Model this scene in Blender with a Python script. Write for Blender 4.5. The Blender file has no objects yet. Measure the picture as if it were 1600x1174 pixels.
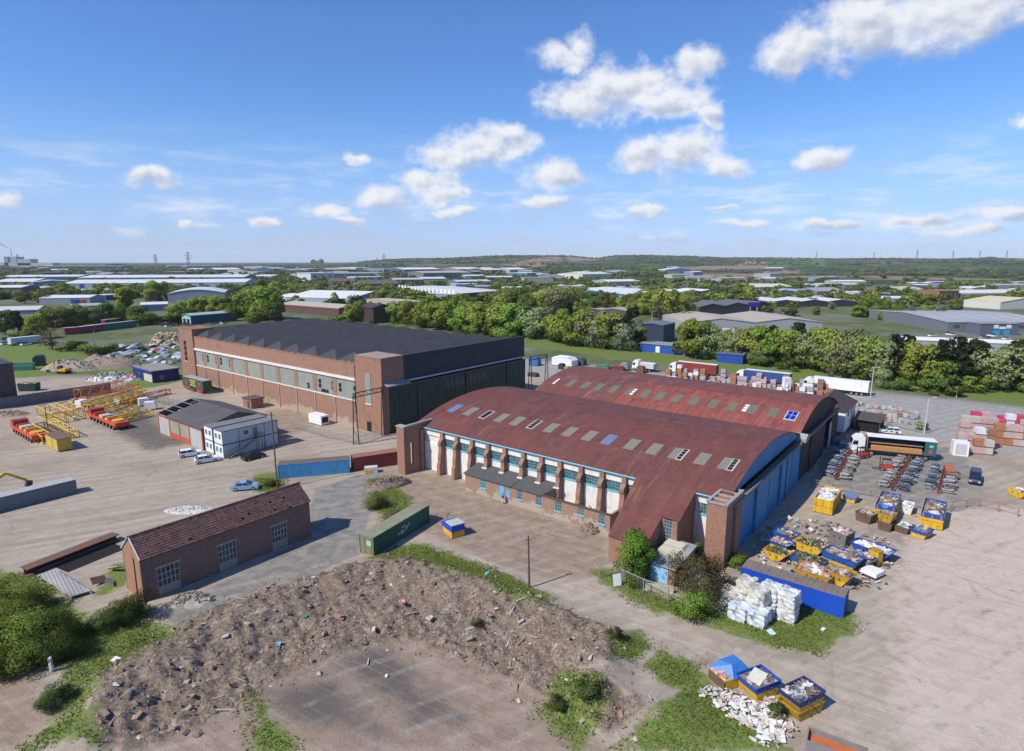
import bpy, bmesh, math, random
import numpy as np
from mathutils import Vector, Matrix
R = math.radians
rnd = random.Random(7)
S = bpy.context.scene
COL = S.collection

# ------------------------------------------------------------------ camera
CAM_H = 38.0; FPX = 945.0; PITCH = math.atan(180 / FPX)
cam_d = bpy.data.cameras.new('camera'); cam = bpy.data.objects.new('camera', cam_d); COL.objects.link(cam)
cam.location = (0, 0, CAM_H); cam.rotation_euler = (R(90) - PITCH, 0, 0)
cam_d.sensor_width = 36; cam_d.lens = 36 * FPX / 1600; cam_d.clip_start = 1; cam_d.clip_end = 40000
S.camera = cam
cp, sp = math.cos(PITCH), math.sin(PITCH)
def ray(px, py):
    a = (px - 800) / FPX; b = (587 - py) / FPX
    return (a, cp + b * sp, -sp + b * cp)
def g(px, py, z=0.0):                      # photograph pixel -> point of the ground plane
    d = ray(px, py); t = (z - CAM_H) / d[2]
    return Vector((d[0] * t, d[1] * t, z))
def at_dist(px, y, z=0.0):                 # point at distance y in the direction of a pixel column
    d = ray(px, 407)
    return Vector((d[0] / d[1] * y, y, z))

# ------------------------------------------------------------------ light
SUN_EL, SUN_AZ = R(45.5), R(237)             # azimuth clockwise from +Y; shadows fall to the right and away
S.view_settings.view_transform = 'Standard'; S.view_settings.look = 'None'
S.view_settings.exposure = 0.0; S.view_settings.gamma = 1.0; S.view_settings.use_curve_mapping = False
sd = bpy.data.lights.new('sun', 'SUN'); sd.energy = 4.9; sd.angle = R(0.53); sd.color = (1.0, 0.94, 0.83)
sun = bpy.data.objects.new('sun', sd); COL.objects.link(sun)
sv = Vector((math.sin(SUN_AZ) * math.cos(SUN_EL), math.cos(SUN_AZ) * math.cos(SUN_EL), math.sin(SUN_EL)))
sun.rotation_euler = sv.to_track_quat('Z', 'Y').to_euler(); sun.location = sv * 300
W = bpy.data.worlds.new('World'); S.world = W; W.use_nodes = True
S.cycles.max_bounces = 5; S.cycles.diffuse_bounces = 2; S.cycles.glossy_bounces = 2
S.cycles.transmission_bounces = 3; S.cycles.transparent_max_bounces = 8; S.cycles.volume_bounces = 1
S.cycles.caustics_reflective = False; S.cycles.caustics_refractive = False

class NT:                                   # small node-tree writer
    def __init__(s, tree): s.t = tree; s.t.nodes.clear()
    def n(s, kind, ins=None, **kw):
        nd = s.t.nodes.new(kind)
        for k, v in kw.items(): setattr(nd, k, v)
        for k, v in (ins or {}).items():
            if isinstance(v, bpy.types.NodeSocket): s.t.links.new(v, nd.inputs[k])
            else: nd.inputs[k].default_value = v
        return nd
    def math(s, op, a, b=0.0, c=0.0, clamp=False):
        return s.n('ShaderNodeMath', {0: a, 1: b, 2: c}, operation=op, use_clamp=clamp).outputs[0]
    def vm(s, op, a, b=(0, 0, 0)):
        nd = s.n('ShaderNodeVectorMath', {0: a, 1: b}, operation=op)
        return nd.outputs['Value'] if op in ('LENGTH', 'DOT_PRODUCT') else nd.outputs[0]
    def mix(s, f, a, b, blend='MIX'):
        nd = s.n('ShaderNodeMix', None, data_type='RGBA', blend_type=blend)
        for sock, v in ((nd.inputs[0], f), (nd.inputs[6], a), (nd.inputs[7], b)):
            if isinstance(v, bpy.types.NodeSocket): s.t.links.new(v, sock)
            elif sock.type == 'RGBA': sock.default_value = (v[0], v[1], v[2], 1)
            else: sock.default_value = v
        return nd.outputs[2]
    def noise(s, vec, scale, detail=4, rough=0.55, dist=0.0):
        return s.n('ShaderNodeTexNoise', {'Vector': vec, 'Scale': scale, 'Detail': detail, 'Roughness': rough, 'Distortion': dist}).outputs[0]
    def ramp(s, f, lo, hi, a=0.0, b=1.0):
        return s.n('ShaderNodeMapRange', {0: f, 1: lo, 2: hi, 3: a, 4: b}, interpolation_type='SMOOTHSTEP').outputs[0]
    def sep(s, v): return s.n('ShaderNodeSeparateXYZ', {0: v}).outputs
    def comb(s, x, y, z): return s.n('ShaderNodeCombineXYZ', {0: x, 1: y, 2: z}).outputs[0]

# sky with cumulus: soft-edged puffs round given directions, broken up by noise; small puffs all round
CLOUDS = [(1262,72,75,34),(1345,48,115,50),(1470,22,140,58),(1590,-18,130,62),(1690,-30,120,60),
 (905,152,62,30),(965,142,80,40),(1045,160,70,28),(1085,105,40,26),(1008,120,60,30),(1105,180,24,18),(880,88,46,26),(905,65,26,20),
 (700,243,62,24),(760,226,72,34),(805,222,40,26),(868,272,54,26),(1012,246,56,26),(1075,240,70,36),(1135,252,46,24),(1288,246,48,20),
 (670,288,48,24),(600,312,48,19),(690,308,42,16),(512,326,36,12),(548,341,26,8),(556,243,24,11),(845,318,46,15),
 (240,288,48,16),(12,322,28,14),(1300,349,66,11),(1440,346,80,13),(1575,333,60,14),(716,333,38,9),(295,351,20,8),(1012,331,36,10),(1600,182,18,14),(415,347,30,8),(1180,352,60,7),(1130,330,26,6),(1500,362,90,8),(1225,95,26,30)]
nt = NT(W.node_tree)
sky = nt.n('ShaderNodeTexSky', sky_type='NISHITA', sun_disc=False, sun_elevation=SUN_EL, sun_rotation=SUN_AZ,
           altitude=40, air_density=1.0, dust_density=0.2, ozone_density=2.0)
tc = nt.n('ShaderNodeTexCoord').outputs['Generated']
x, y, z = nt.sep(nt.vm('NORMALIZE', tc))
az = nt.math('ARCTAN2', x, y); el = nt.math('ARCSINE', z)
pos = nt.comb(az, el, 0.0)
wob = nt.n('ShaderNodeTexNoise', {'Vector': pos, 'Scale': 13.0, 'Detail': 7.0, 'Roughness': 0.55}).outputs['Color']
posw = nt.vm('ADD', pos, nt.vm('SCALE', nt.vm('SUBTRACT', wob, (0.5, 0.5, 0.5))))
posw.node.inputs[1].links[0].from_node.inputs['Scale'].default_value = 0.055
f = h = None
for cx, cy, hw, hh in CLOUDS:
    d = ray(cx, cy); L = math.sqrt(sum(c * c for c in d))
    k = math.hypot(d[0], d[1])
    v = nt.vm('MULTIPLY', nt.vm('SUBTRACT', posw, (math.atan2(d[0], d[1]), math.asin(d[2] / L), 0)), (962 / (hw * (d[1] / k) ** 2 * 1.16), 962 / (hh * 1.2 * d[1] / L), 0))
    e = nt.math('SUBTRACT', 1.0, nt.vm('LENGTH', v))
    q = nt.math('MULTIPLY_ADD', nt.vm('DOT_PRODUCT', v, (-0.25, 0.6, 0)), 1.0, e)
    f = e if f is None else nt.math('MAXIMUM', f, e)
    h = q if h is None else nt.math('MAXIMUM', h, q)
n1 = nt.noise(nt.vm('MULTIPLY', pos, (1, 1.25, 1)), 19, 7, 0.5)
n2 = nt.noise(nt.vm('ADD', nt.vm('MULTIPLY', pos, (1, 1.25, 1)), (-0.008, 0.014, 0)), 19, 6, 0.5)
n3 = nt.noise(nt.vm('MULTIPLY', pos, (1, 1.3, 1)), 60, 6, 0.6)
dens = nt.math('MULTIPLY_ADD', nt.math('SUBTRACT', n1, 0.5), 1.25, f)
# scattered small clouds of the same kind away from the frame, thin wisps low over the horizon
far_n = nt.noise(nt.vm('MULTIPLY', pos, (1, 2.2, 1)), 5.0, 7, 0.6)
back = nt.ramp(nt.math('ABSOLUTE', az), 0.80, 1.05)
dens = nt.math('MAXIMUM', dens, nt.math('ADD', nt.math('MULTIPLY', nt.math('SUBTRACT', far_n, 0.66), 5.0), nt.math('MULTIPLY', nt.math('SUBTRACT', back, 1.0), 4.0)))
alpha = nt.math('MULTIPLY', nt.ramp(nt.math('ADD', dens, nt.math('MULTIPLY', nt.math('SUBTRACT', n3, 0.5), 0.7)), -0.06, 0.72), 0.97)
wn = nt.noise(nt.vm('MULTIPLY', pos, (1, 5.0, 1)), 9.0, 7, 0.62)
wisp = nt.math('MULTIPLY', nt.ramp(wn, 0.44, 0.70), nt.math('MULTIPLY', nt.ramp(el, 0.005, 0.03), nt.ramp(el, 0.21, 0.05)))
alpha = nt.math('MAXIMUM', alpha, nt.math('MULTIPLY', wisp, 0.62))
rel = nt.math('MULTIPLY_ADD', nt.math('SUBTRACT', n1, n2), 2.2, nt.math('SUBTRACT', h, f))
shade = nt.ramp(nt.math('SUBTRACT', rel, nt.math('MULTIPLY', nt.ramp(dens, 0.35, 1.1), 0.16)), -0.66, 0.22)
cloud = nt.mix(shade, (4.9, 5.5, 6.9), (8.9, 9.1, 9.5))
tint = nt.mix(nt.ramp(el, 0.0, 0.16), (0.74, 0.97, 1.78), (0.70, 1.07, 1.60))   # camera white balance: clear spring blue
skyc = nt.mix(1.0, sky.outputs[0], tint, 'MULTIPLY')
veil = nt.math('MULTIPLY', nt.ramp(el, 0.24, 0.03), nt.math('MULTIPLY_ADD', nt.noise(nt.vm('MULTIPLY', pos, (1, 3, 1)), 4.0, 5, 0.55), 0.5, 0.2))
skyc = nt.mix(veil, skyc, (4.6, 6.0, 8.6))   # thin milky air low down
colr = nt.mix(alpha, skyc, cloud)
bg = nt.n('ShaderNodeBackground', {'Color': colr, 'Strength': 0.1})
nt.n('ShaderNodeOutputWorld', {'Surface': bg.outputs[0]})

# ------------------------------------------------------------------ materials
MATS = {}
def base_mat(name):
    m = bpy.data.materials.new(name); m.use_nodes = True
    return m, NT(m.node_tree)
def finish(t, col, rough=0.8, metal=0.0, bump=None, bs=0.3, bd=0.05, spec=0.35):
    p = t.n('ShaderNodeBsdfPrincipled', {'Roughness': rough, 'Metallic': metal, 'Specular IOR Level': spec})
    if isinstance(col, bpy.types.NodeSocket): t.t.links.new(col, p.inputs['Base Color'])
    else: p.inputs['Base Color'].default_value = (*col, 1)
    if bump is not None:
        b = t.n('ShaderNodeBump', {'Strength': bs, 'Distance': bd, 'Height': bump})
        t.t.links.new(b.outputs[0], p.inputs['Normal'])
    t.n('ShaderNodeOutputMaterial', {'Surface': p.outputs[0]})
def M(c, rough=0.65, var=0.25, scale=1.2, dirt=0.0, dirtc=(0.12, 0.09, 0.07), metal=0.0, spec=0.35, stretch=(1, 1, 1), name=None):
    """worn paint or plain stuff: base colour with two scales of noise, streaks of dirt"""
    key = ('m', c, rough, var, scale, dirt, dirtc, metal, stretch)
    if key in MATS: return MATS[key]
    m, t = base_mat(name or 'worn_surface')
    o = t.n('ShaderNodeTexCoord').outputs['Object']
    o = t.vm('ADD', o, t.vm('SCALE', t.n('ShaderNodeObjectInfo').outputs['Location']))
    o.node.inputs[1].links[0].from_node.inputs['Scale'].default_value = 0.37
    o = t.vm('MULTIPLY', o, stretch)
    n = t.noise(o, scale, 5, 0.6); n2 = t.noise(o, scale * 9, 3, 0.6)
    k = t.math('MULTIPLY_ADD', t.math('ADD', n, t.math('MULTIPLY', n2, 0.6)), var * 2, 1 - var * 1.6)
    col = t.vm('SCALE', c); t.t.links.new(k, col.node.inputs['Scale'])
    if dirt:
        d = t.noise(t.vm('MULTIPLY', o, (1, 1, 0.45)), scale * 2.3, 6, 0.68)
        col = t.mix(t.math('MULTIPLY', t.ramp(d, 0.48, 0.68), min(1, dirt)), col, dirtc)
    finish(t, col, rough, metal, n2, 0.15, 0.02, spec)
    MATS[key] = m
    return m
def brick_mat(c1, c2, mortar=(0.33, 0.28, 0.24), stain=0.35, scale=1.0, pale=0.0, palec=(0.42, 0.35, 0.27)):
    key = ('b', c1, c2, stain, scale, pale)
    if key in MATS: return MATS[key]
    m, t = base_mat('brickwork')
    geo = t.n('ShaderNodeNewGeometry'); o = t.n('ShaderNodeTexCoord').outputs['Object']
    x, y, z = t.sep(o)
    v = t.comb(t.math('ADD', x, y), z, 0.0)
    b = t.n('ShaderNodeTexBrick', {'Vector': v, 'Color1': (*c1, 1), 'Color2': (*c2, 1), 'Mortar': (*mortar, 1), 'Scale': 1.0 * scale,
            'Mortar Size': 0.011, 'Brick Width': 0.26, 'Row Height': 0.085, 'Bias': 0.1})
    n = t.noise(o, 0.35, 6, 0.65); n2 = t.noise(o, 2.2, 5, 0.7)
    col = t.mix(t.math('MULTIPLY', t.ramp(n2, 0.42, 0.7), 0.55), b.outputs[0], tuple(a * 0.62 for a in c1))
    col = t.mix(t.math('MULTIPLY', t.ramp(n, 0.5, 0.72), stain), col, (0.10, 0.075, 0.06))
    if pale:                                  # rendered or limewashed band near the ground, ragged edge
        e = t.math('ADD', z, t.math('MULTIPLY', t.math('SUBTRACT', n, 0.5), -9.0))
        col = t.mix(t.math('MULTIPLY', t.ramp(e, pale, pale - 0.5), 0.8), col, palec)
    finish(t, col, 0.9, 0, b.outputs['Fac'], 0.25, -0.01, 0.2)
    MATS[key] = m
    return m
def corr_mat(c, c2=None, axis='x', pitch=0.3, var=0.3, streak=0.5, streakc=(0.16, 0.08, 0.05), rough=0.7, along='z', bump=0.5):
    """profiled sheet: ribs as relief, per-sheet tint, streaks running down"""
    key = ('c', c, c2, axis, pitch, var, streak, streakc, along)
    if key in MATS: return MATS[key]
    c2 = c2 or tuple(a * 0.82 for a in c)
    m, t = base_mat('profiled_sheet')
    o = t.n('ShaderNodeTexCoord').outputs['Object']
    s = dict(zip('xyz', t.sep(o)))
    a = t.math('ADD', s['x'], s['y']) if axis == 'xy' else s[axis]; l = s[along]
    rib = t.math('SINE', t.math('MULTIPLY', a, 6.2832 / pitch))
    sheet = t.n('ShaderNodeTexWhiteNoise', {'Vector': t.comb(t.math('FLOOR', t.math('DIVIDE', a, 1.05)), t.math('FLOOR', t.math('DIVIDE', l, 2.6)), 0.0)}, noise_dimensions='2D').outputs[0]
    col = t.mix(sheet, c, c2)
    n = t.noise(t.vm('MULTIPLY', o, (1, 1, 1)), 0.25, 5, 0.6)
    k = t.math('MULTIPLY_ADD', n, var * 2, 1 - var)
    cc = t.vm('SCALE', col); t.t.links.new(k, cc.node.inputs['Scale'])
    sv_ = {'x': 1.0, 'y': 1.0, 'z': 1.0}; sv_[along] = 0.13
    st = t.noise(t.vm('MULTIPLY', o, (sv_['x'], sv_['y'], sv_['z'])), 2.4, 6, 0.7)
    col = t.mix(t.math('MULTIPLY', t.ramp(st, 0.52, 0.72), streak), cc, streakc)
    finish(t, col, rough, 0, rib, bump, 0.03, 0.3)
    MATS[key] = m
    return m
def glass_mat(c=(0.03, 0.06, 0.07)):
    key = ('g', c)
    if key in MATS: return MATS[key]
    m, t = base_mat('window_glass')
    o = t.n('ShaderNodeTexCoord').outputs['Object']
    col = t.mix(t.ramp(t.noise(o, 1.5, 3), 0.35, 0.65), c, tuple(a * 2.2 for a in c))
    finish(t, col, 0.12, 0, None, spec=0.6)
    MATS[key] = m
    return m
def litter_mat(cols, scale=3.0):
    """mixed waste: every facet cell its own colour"""
    key = ('l', tuple(cols), scale)
    if key in MATS: return MATS[key]
    m, t = base_mat('mixed_waste')
    o = t.n('ShaderNodeTexCoord').outputs['Object']
    w = t.n('ShaderNodeTexVoronoi', {'Vector': o, 'Scale': scale, 'Randomness': 1.0}).outputs['Color']
    r = t.n('ShaderNodeValToRGB', {0: t.sep(w)[0]}); r.color_ramp.interpolation = 'CONSTANT'
    els = r.color_ramp.elements
    while len(els) < len(cols): els.new(0.5)
    for i, c in enumerate(cols):
        els[i].position = i / len(cols); els[i].color = (*c, 1)
    finish(t, r.outputs[0], 0.8)
    MATS[key] = m
    return m
def leaf_mat(c, c2, trans=0.3, mass=False):
    key = ('leaf', c, c2, mass)
    if key in MATS: return MATS[key]
    m, t = base_mat('leaves')
    g_ = t.n('ShaderNodeNewGeometry'); oi = t.n('ShaderNodeObjectInfo')
    r = t.n('ShaderNodeTexNoise', {'Vector': t.n('ShaderNodeTexCoord').outputs['Object'], 'Scale': 0.55, 'Detail': 3.0}).outputs[0]
    col = t.mix(t.ramp(t.math('ADD', t.math('MULTIPLY', r, 0.7), t.math('MULTIPLY', g_.outputs['Random Per Island'], 0.3)), 0.35, 0.65), c, c2)
    hs = t.n('ShaderNodeHueSaturation', {'Color': col, 'Hue': t.math('MULTIPLY_ADD', oi.outputs['Random'], 0.05, 0.475),
         'Saturation': 1.0, 'Value': t.math('MULTIPLY_ADD', oi.outputs['Random'], 0.5, 0.75)}).outputs[0]
    ob = t.n('ShaderNodeTexCoord').outputs['Object']; out = t.n('ShaderNodeVectorTransform', {0: t.vm('SUBTRACT', ob, (0, 0, 0.38))}, vector_type='NORMAL', convert_from='OBJECT', convert_to='WORLD').outputs[0]
    if mass: out = t.vm('ADD', g_.outputs['Normal'], (0, 0, 0.9))
    nr = t.vm('NORMALIZE', t.vm('ADD', t.vm('NORMALIZE', out), t.vm('MULTIPLY', g_.outputs['Normal'], (0.55, 0.55, 0.55))))
    a = t.n('ShaderNodeBsdfDiffuse', {'Color': hs, 'Normal': nr}); b = t.n('ShaderNodeBsdfTranslucent', {'Color': hs})
    mx = t.n('ShaderNodeMixShader', {0: trans, 1: a.outputs[0], 2: b.outputs[0]})
    t.n('ShaderNodeOutputMaterial', {'Surface': mx.outputs[0]})
    MATS[key] = m
    return m

# ------------------------------------------------------------------ mesh building
class MB:
    def __init__(s): s.v = []; s.f = []; s.mi = []; s.m = []; s.T = Matrix.Identity(4); s.cur = 0
    def mat(s, m):
        if m not in s.m: s.m.append(m)
        s.cur = s.m.index(m); return s
    def at(s, x=0, y=0, z=0, rz=0, rx=0, ry=0):
        s.T = Matrix.Translation((x, y, z)) @ Matrix.Rotation(rz, 4, 'Z') @ Matrix.Rotation(ry, 4, 'Y') @ Matrix.Rotation(rx, 4, 'X'); return s
    def add(s, vs, fs):
        b = len(s.v); T = s.T
        s.v += [tuple(T @ Vector(p)) for p in vs]
        s.f += [tuple(i + b for i in q) for q in fs]; s.mi += [s.cur] * len(fs); return s
    def box(s, x0, x1, y0, y1, z0, z1):
        return s.add([(x0,y0,z0),(x1,y0,z0),(x1,y1,z0),(x0,y1,z0),(x0,y0,z1),(x1,y0,z1),(x1,y1,z1),(x0,y1,z1)],
                     [(0,3,2,1),(4,5,6,7),(0,1,5,4),(1,2,6,5),(2,3,7,6),(3,0,4,7)])
    def prism(s, prof, a0, a1, axis='y'):   # closed profile (2D) pushed along an axis
        n = len(prof)
        P = {'y': lambda p, a: (p[0], a, p[1]), 'x': lambda p, a: (a, p[0], p[1]), 'z': lambda p, a: (p[0], p[1], a)}[axis]
        vs = [P(p, a0) for p in prof] + [P(p, a1) for p in prof]
        fs = [tuple(range(n))[::-1], tuple(range(n, 2 * n))] + [(i, (i + 1) % n, n + (i + 1) % n, n + i) for i in range(n)]
        return s.add(vs, fs)
    def tube(s, p, q, r, n=6, r2=None):
        p, q = Vector(p), Vector(q); d = (q - p)
        if d.length < 1e-6: return s
        a = d.orthogonal().normalized(); b = d.normalized().cross(a); r2 = r if r2 is None else r2
        vs = [p + (a * math.cos(2*math.pi*i/n) + b * math.sin(2*math.pi*i/n)) * r for i in range(n)]
        vs += [q + (a * math.cos(2*math.pi*i/n) + b * math.sin(2*math.pi*i/n)) * r2 for i in range(n)]
        fs = [(i, (i+1) % n, n + (i+1) % n, n + i) for i in range(n)] + [tuple(range(n))[::-1], tuple(range(n, 2*n))]
        return s.add(vs, fs)
    def quad(s, a, b, c, d): return s.add([a, b, c, d], [(0, 1, 2, 3)])
    def blob(s, c, rx, ry, rz, n=8, k=5, jit=0.0, seed=0):
        q = random.Random(seed); vs = [(c[0], c[1], c[2] - rz)]; fs = []
        for j in range(1, k):
            th = math.pi * j / k
            for i in range(n):
                w = 1 + q.uniform(-jit, jit); ph = 2 * math.pi * i / n
                vs.append((c[0] + rx * w * math.sin(th) * math.cos(ph), c[1] + ry * w * math.sin(th) * math.sin(ph), c[2] - rz * w * math.cos(th)))
        vs.append((c[0], c[1], c[2] + rz)); t = len(vs) - 1
        for i in range(n):
            fs.append((0, 1 + (i+1) % n, 1 + i)); fs.append((t, 1 + (k-2)*n + i, 1 + (k-2)*n + (i+1) % n))
            for j in range(k - 2):
                a = 1 + j*n; fs.append((a + i, a + (i+1) % n, a + n + (i+1) % n, a + n + i))
        return s.add(vs, fs)
    def mesh(s, name, smooth=False):
        me = bpy.data.meshes.new(name); me.from_pydata(s.v, [], s.f)
        for m in s.m: me.materials.append(m)
        me.polygons.foreach_set('material_index', s.mi)
        if smooth: me.polygons.foreach_set('use_smooth', [True] * len(s.f))
        me.update(); return me
    def build(s, name, parent=None, smooth=False, loc=(0, 0, 0), rz=0.0, label=None, kind=None):
        return obj(name, s.mesh(name, smooth), parent, loc, rz, label, kind)
def obj(name, me, parent=None, loc=(0, 0, 0), rz=0.0, label=None, kind=None):
    o = bpy.data.objects.new(name, me); COL.objects.link(o); o.location = loc; o.rotation_euler = (0, 0, rz)
    if parent: o.parent = parent
    if label: o['label'] = label
    if kind: o['kind'] = kind
    return o
def tag(o, label, cat, group=None):
    o['label'] = label; o['category'] = cat
    if group: o['group'] = group
    return o
def thing(name, label, cat, loc=(0, 0, 0), rz=0.0, group=None):
    return tag(obj(name, None, None, loc, rz), label, cat, group)
def copy_tree(o, parent=None):
    c = o.copy(); COL.objects.link(c); c.parent = parent
    for ch in o.children: copy_tree(ch, c)
    return c
def frame(a, b):                            # two photograph points on the ground -> origin, direction, length
    A, B = g(*a), g(*b); d = B - A
    return A, math.atan2(d.y, d.x), d.length
B0 = MB
BRICK_A = brick_mat((0.37, 0.175, 0.10), (0.30, 0.145, 0.09), stain=0.3, pale=1.5)
BRICK_T = brick_mat((0.37, 0.16, 0.09), (0.28, 0.12, 0.07), stain=0.35)
BRICK_L = brick_mat((0.36, 0.20, 0.13), (0.30, 0.16, 0.11), stain=0.25, pale=0.9, palec=(0.42, 0.36, 0.29))
BRICK_H = brick_mat((0.215, 0.088, 0.06), (0.15, 0.066, 0.05), stain=0.5)  # darkened brick: shade of the shed's long wall put into the colour
WHITE = M((0.72, 0.70, 0.66), 0.6, 0.12, 1.0, 0.35, (0.40, 0.34, 0.28))
WHITEC = M((0.78, 0.78, 0.77), 0.35, 0.05)
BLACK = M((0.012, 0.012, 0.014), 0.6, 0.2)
TYRE = M((0.018, 0.018, 0.018), 0.85, 0.2)
STEEL = M((0.30, 0.31, 0.32), 0.45, 0.2, metal=0.4)
DARKST = M((0.06, 0.055, 0.055), 0.6, 0.3)
TIMBER = M((0.16, 0.11, 0.075), 0.85, 0.3, 2.0)
CONC = M((0.34, 0.32, 0.29), 0.9, 0.2, 0.8, 0.4, (0.16, 0.15, 0.13))
YELLOW = M((0.66, 0.40, 0.025), 0.55, 0.18, 1.0, 0.6, (0.25, 0.13, 0.05))
SKIPB = M((0.015, 0.075, 0.36), 0.55, 0.2, 1.0, 0.55, (0.09, 0.07, 0.06))
TEAL = M((0.16, 0.50, 0.62), 0.5, 0.12)
GLASS = glass_mat()
# ------------------------------------------------------------------ ground
def vnoise(x, y, seed=0):
    rs = np.random.RandomState(seed); T = rs.rand(256, 256)
    xi = np.floor(x).astype(int); yi = np.floor(y).astype(int); fx = x - xi; fy = y - yi
    fx = fx*fx*(3-2*fx); fy = fy*fy*(3-2*fy)
    a = T[xi & 255, yi & 255]; b = T[(xi+1) & 255, yi & 255]; c = T[xi & 255, (yi+1) & 255]; d = T[(xi+1) & 255, (yi+1) & 255]
    return a + (b-a)*fx + (c-a)*fy + (a-b-c+d)*fx*fy
def fbm(x, y, octv=5, seed=0, gain=0.5):
    s = 0; a = 1; n = 0
    for i in range(octv):
        s = s + a * vnoise(x * 2**i + 17*i, y * 2**i + 31*i, seed + i); n += a; a *= gain
    return s / n
def poly_sd(X, Y, pts):                       # signed distance, positive inside
    P = np.array(pts); inside = np.zeros(X.shape, bool); dmin = np.full(X.shape, 1e9)
    for i in range(len(P)):
        (x0, y0), (x1, y1) = P[i], P[(i+1) % len(P)]
        c = ((y0 > Y) != (y1 > Y)); dy = (y1 - y0) if abs(y1 - y0) > 1e-9 else 1e-9
        inside ^= c & (X < (x1 - x0) * (Y - y0) / dy + x0)
        L2 = (x1-x0)**2 + (y1-y0)**2 + 1e-9
        t = np.clip(((X-x0)*(x1-x0) + (Y-y0)*(y1-y0)) / L2, 0, 1)
        dmin = np.minimum(dmin, np.hypot(X - x0 - t*(x1-x0), Y - y0 - t*(y1-y0)))
    return np.where(inside, dmin, -dmin)
def px_poly(pts): return [tuple(g(*p)[:2]) for p in pts]
def line_d(X, Y, pts):
    dmin = np.full(X.shape, 1e9); P = np.array(pts)
    for i in range(len(P) - 1):
        (x0, y0), (x1, y1) = P[i], P[i+1]; L2 = (x1-x0)**2 + (y1-y0)**2 + 1e-9
        t = np.clip(((X-x0)*(x1-x0) + (Y-y0)*(y1-y0)) / L2, 0, 1)
        dmin = np.minimum(dmin, np.hypot(X - x0 - t*(x1-x0), Y - y0 - t*(y1-y0)))
    return dmin
Z_GRASS = [[(569,876),(642,849),(671,852),(750,880),(800,903),(862,938),(850,955),(800,952),(750,930),(677,899),(604,882)],
 [(1060,950),(1128,953),(1150,905),(1305,956),(1340,960),(1325,990),(1285,1022),(1205,1010),(1120,980),(1065,962)],
 [(1000,1045),(1036,1016),(1090,1034),(1112,1074),(1180,1130),(1262,1176),(960,1176),(1010,1120),(1060,1085)],
 [(960,1002),(1005,992),(1012,1010),(1000,1035),(955,1040)],[(870,1060),(935,1070),(960,1110),(900,1176),(840,1120)],
 [(118,975),(205,950),(278,992),(225,1025),(159,1055),(140,1118),(165,1176),(41,1176),(95,1118),(103,1048)],
 [(-60,880),(60,900),(135,960),(110,1040),(30,1040),(-60,1050)],
 [(925,895),(960,890),(1070,945),(1062,965),(1000,945)],[(395,742),(436,738),(440,768),(395,772)],[(575,752),(612,742),(650,800),(600,812),(572,782)],
 [(400,1090),(440,1120),(475,1176),(380,1176)],[(225,880),(195,915),(150,935),(180,880)],
 [(815,527),(900,537),(1043,560),(1366,594),(1640,612),(1640,638),(1366,606),(1043,571),(815,540)],
 [(600,492),(830,512),(1640,560),(1640,614),(1366,597),(1043,562),(815,530),(600,505)],
 [(-40,545),(60,535),(150,560),(150,578),(60,590),(-40,590)],[(120,560),(205,545),(205,590),(150,580)],[(200,585),(300,575),(300,590),(215,612),(195,606)]]
Z_ASPH = [[(250,960),(470,845),(492,765),(560,742),(622,735),(585,775),(560,868),(505,890),(400,952),(300,1000)],
 [(1290,690),(1350,690),(1500,700),(1545,780),(1500,800),(1270,752)]]
Z_MUD = [[(120,1180),(300,1050),(540,960),(760,960),(900,1040),(880,1110),(960,1180)],[(-60,1040),(60,1045),(90,1120),(40,1180),(-60,1180)],[(600,738),(690,742),(760,770),(950,840),(945,890),(900,905),(830,900),(700,850),(640,815),(600,790)],
 [(420,640),(500,640),(520,655),(430,690),(400,660)]]
Z_WET = [[(540,1028),(600,1008),(616,1028),(680,1088),(720,1120),(650,1122),(560,1060)],[(405,1078),(520,1055),(565,1108),(600,1150),(450,1125)],
 [(265,675),(205,625),(150,660),(240,705),(300,690)]]
Z_PINK = [[(1420,800),(1640,790),(1640,1180),(1440,1180),(1390,1060),(1400,900)]]
Z_RUB = [[(130,1176),(140,1118),(159,1055),(225,1025),(278,975),(480,905),(600,876),(700,905),(860,955),(940,990),(960,1050),(900,1060),(860,1100),(800,1060),(640,1000),(540,1020),(400,1080),(300,1140),(200,1176)],
 [(880,1060),(960,1080),(1010,1110),(950,1150),(860,1110)]]
Z_ROAD = [[(815,538),(1043,572),(1366,607),(1640,637),(1640,720),(1480,690),(1330,655),(1240,612),(1000,600),(815,580)],[(-40,505),(300,520),(300,530),(-40,530)]]
Z_TRACK = [[(720,850),(830,905),(940,915),(1060,985),(1200,1030),(1340,1040),(1640,1050),(1640,1176),(1330,1176),(1200,1060),(1060,1010),(940,945),(850,930),(740,880)]]
Z_SITE = [[(-200,640),(-60,585),(280,590),(330,600),(600,560),(815,560),(1020,580),(1366,612),(1640,640),(2600,800),(2600,1500),(-1200,1500),(-1200,760)]]
BERM = [tuple(g(*p)[:2]) for p in [(120,1150),(200,1075),(300,1010),(400,965),(500,925),(600,897),(680,905),(760,928),(840,968),(905,1005),(930,1035)]]
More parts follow.
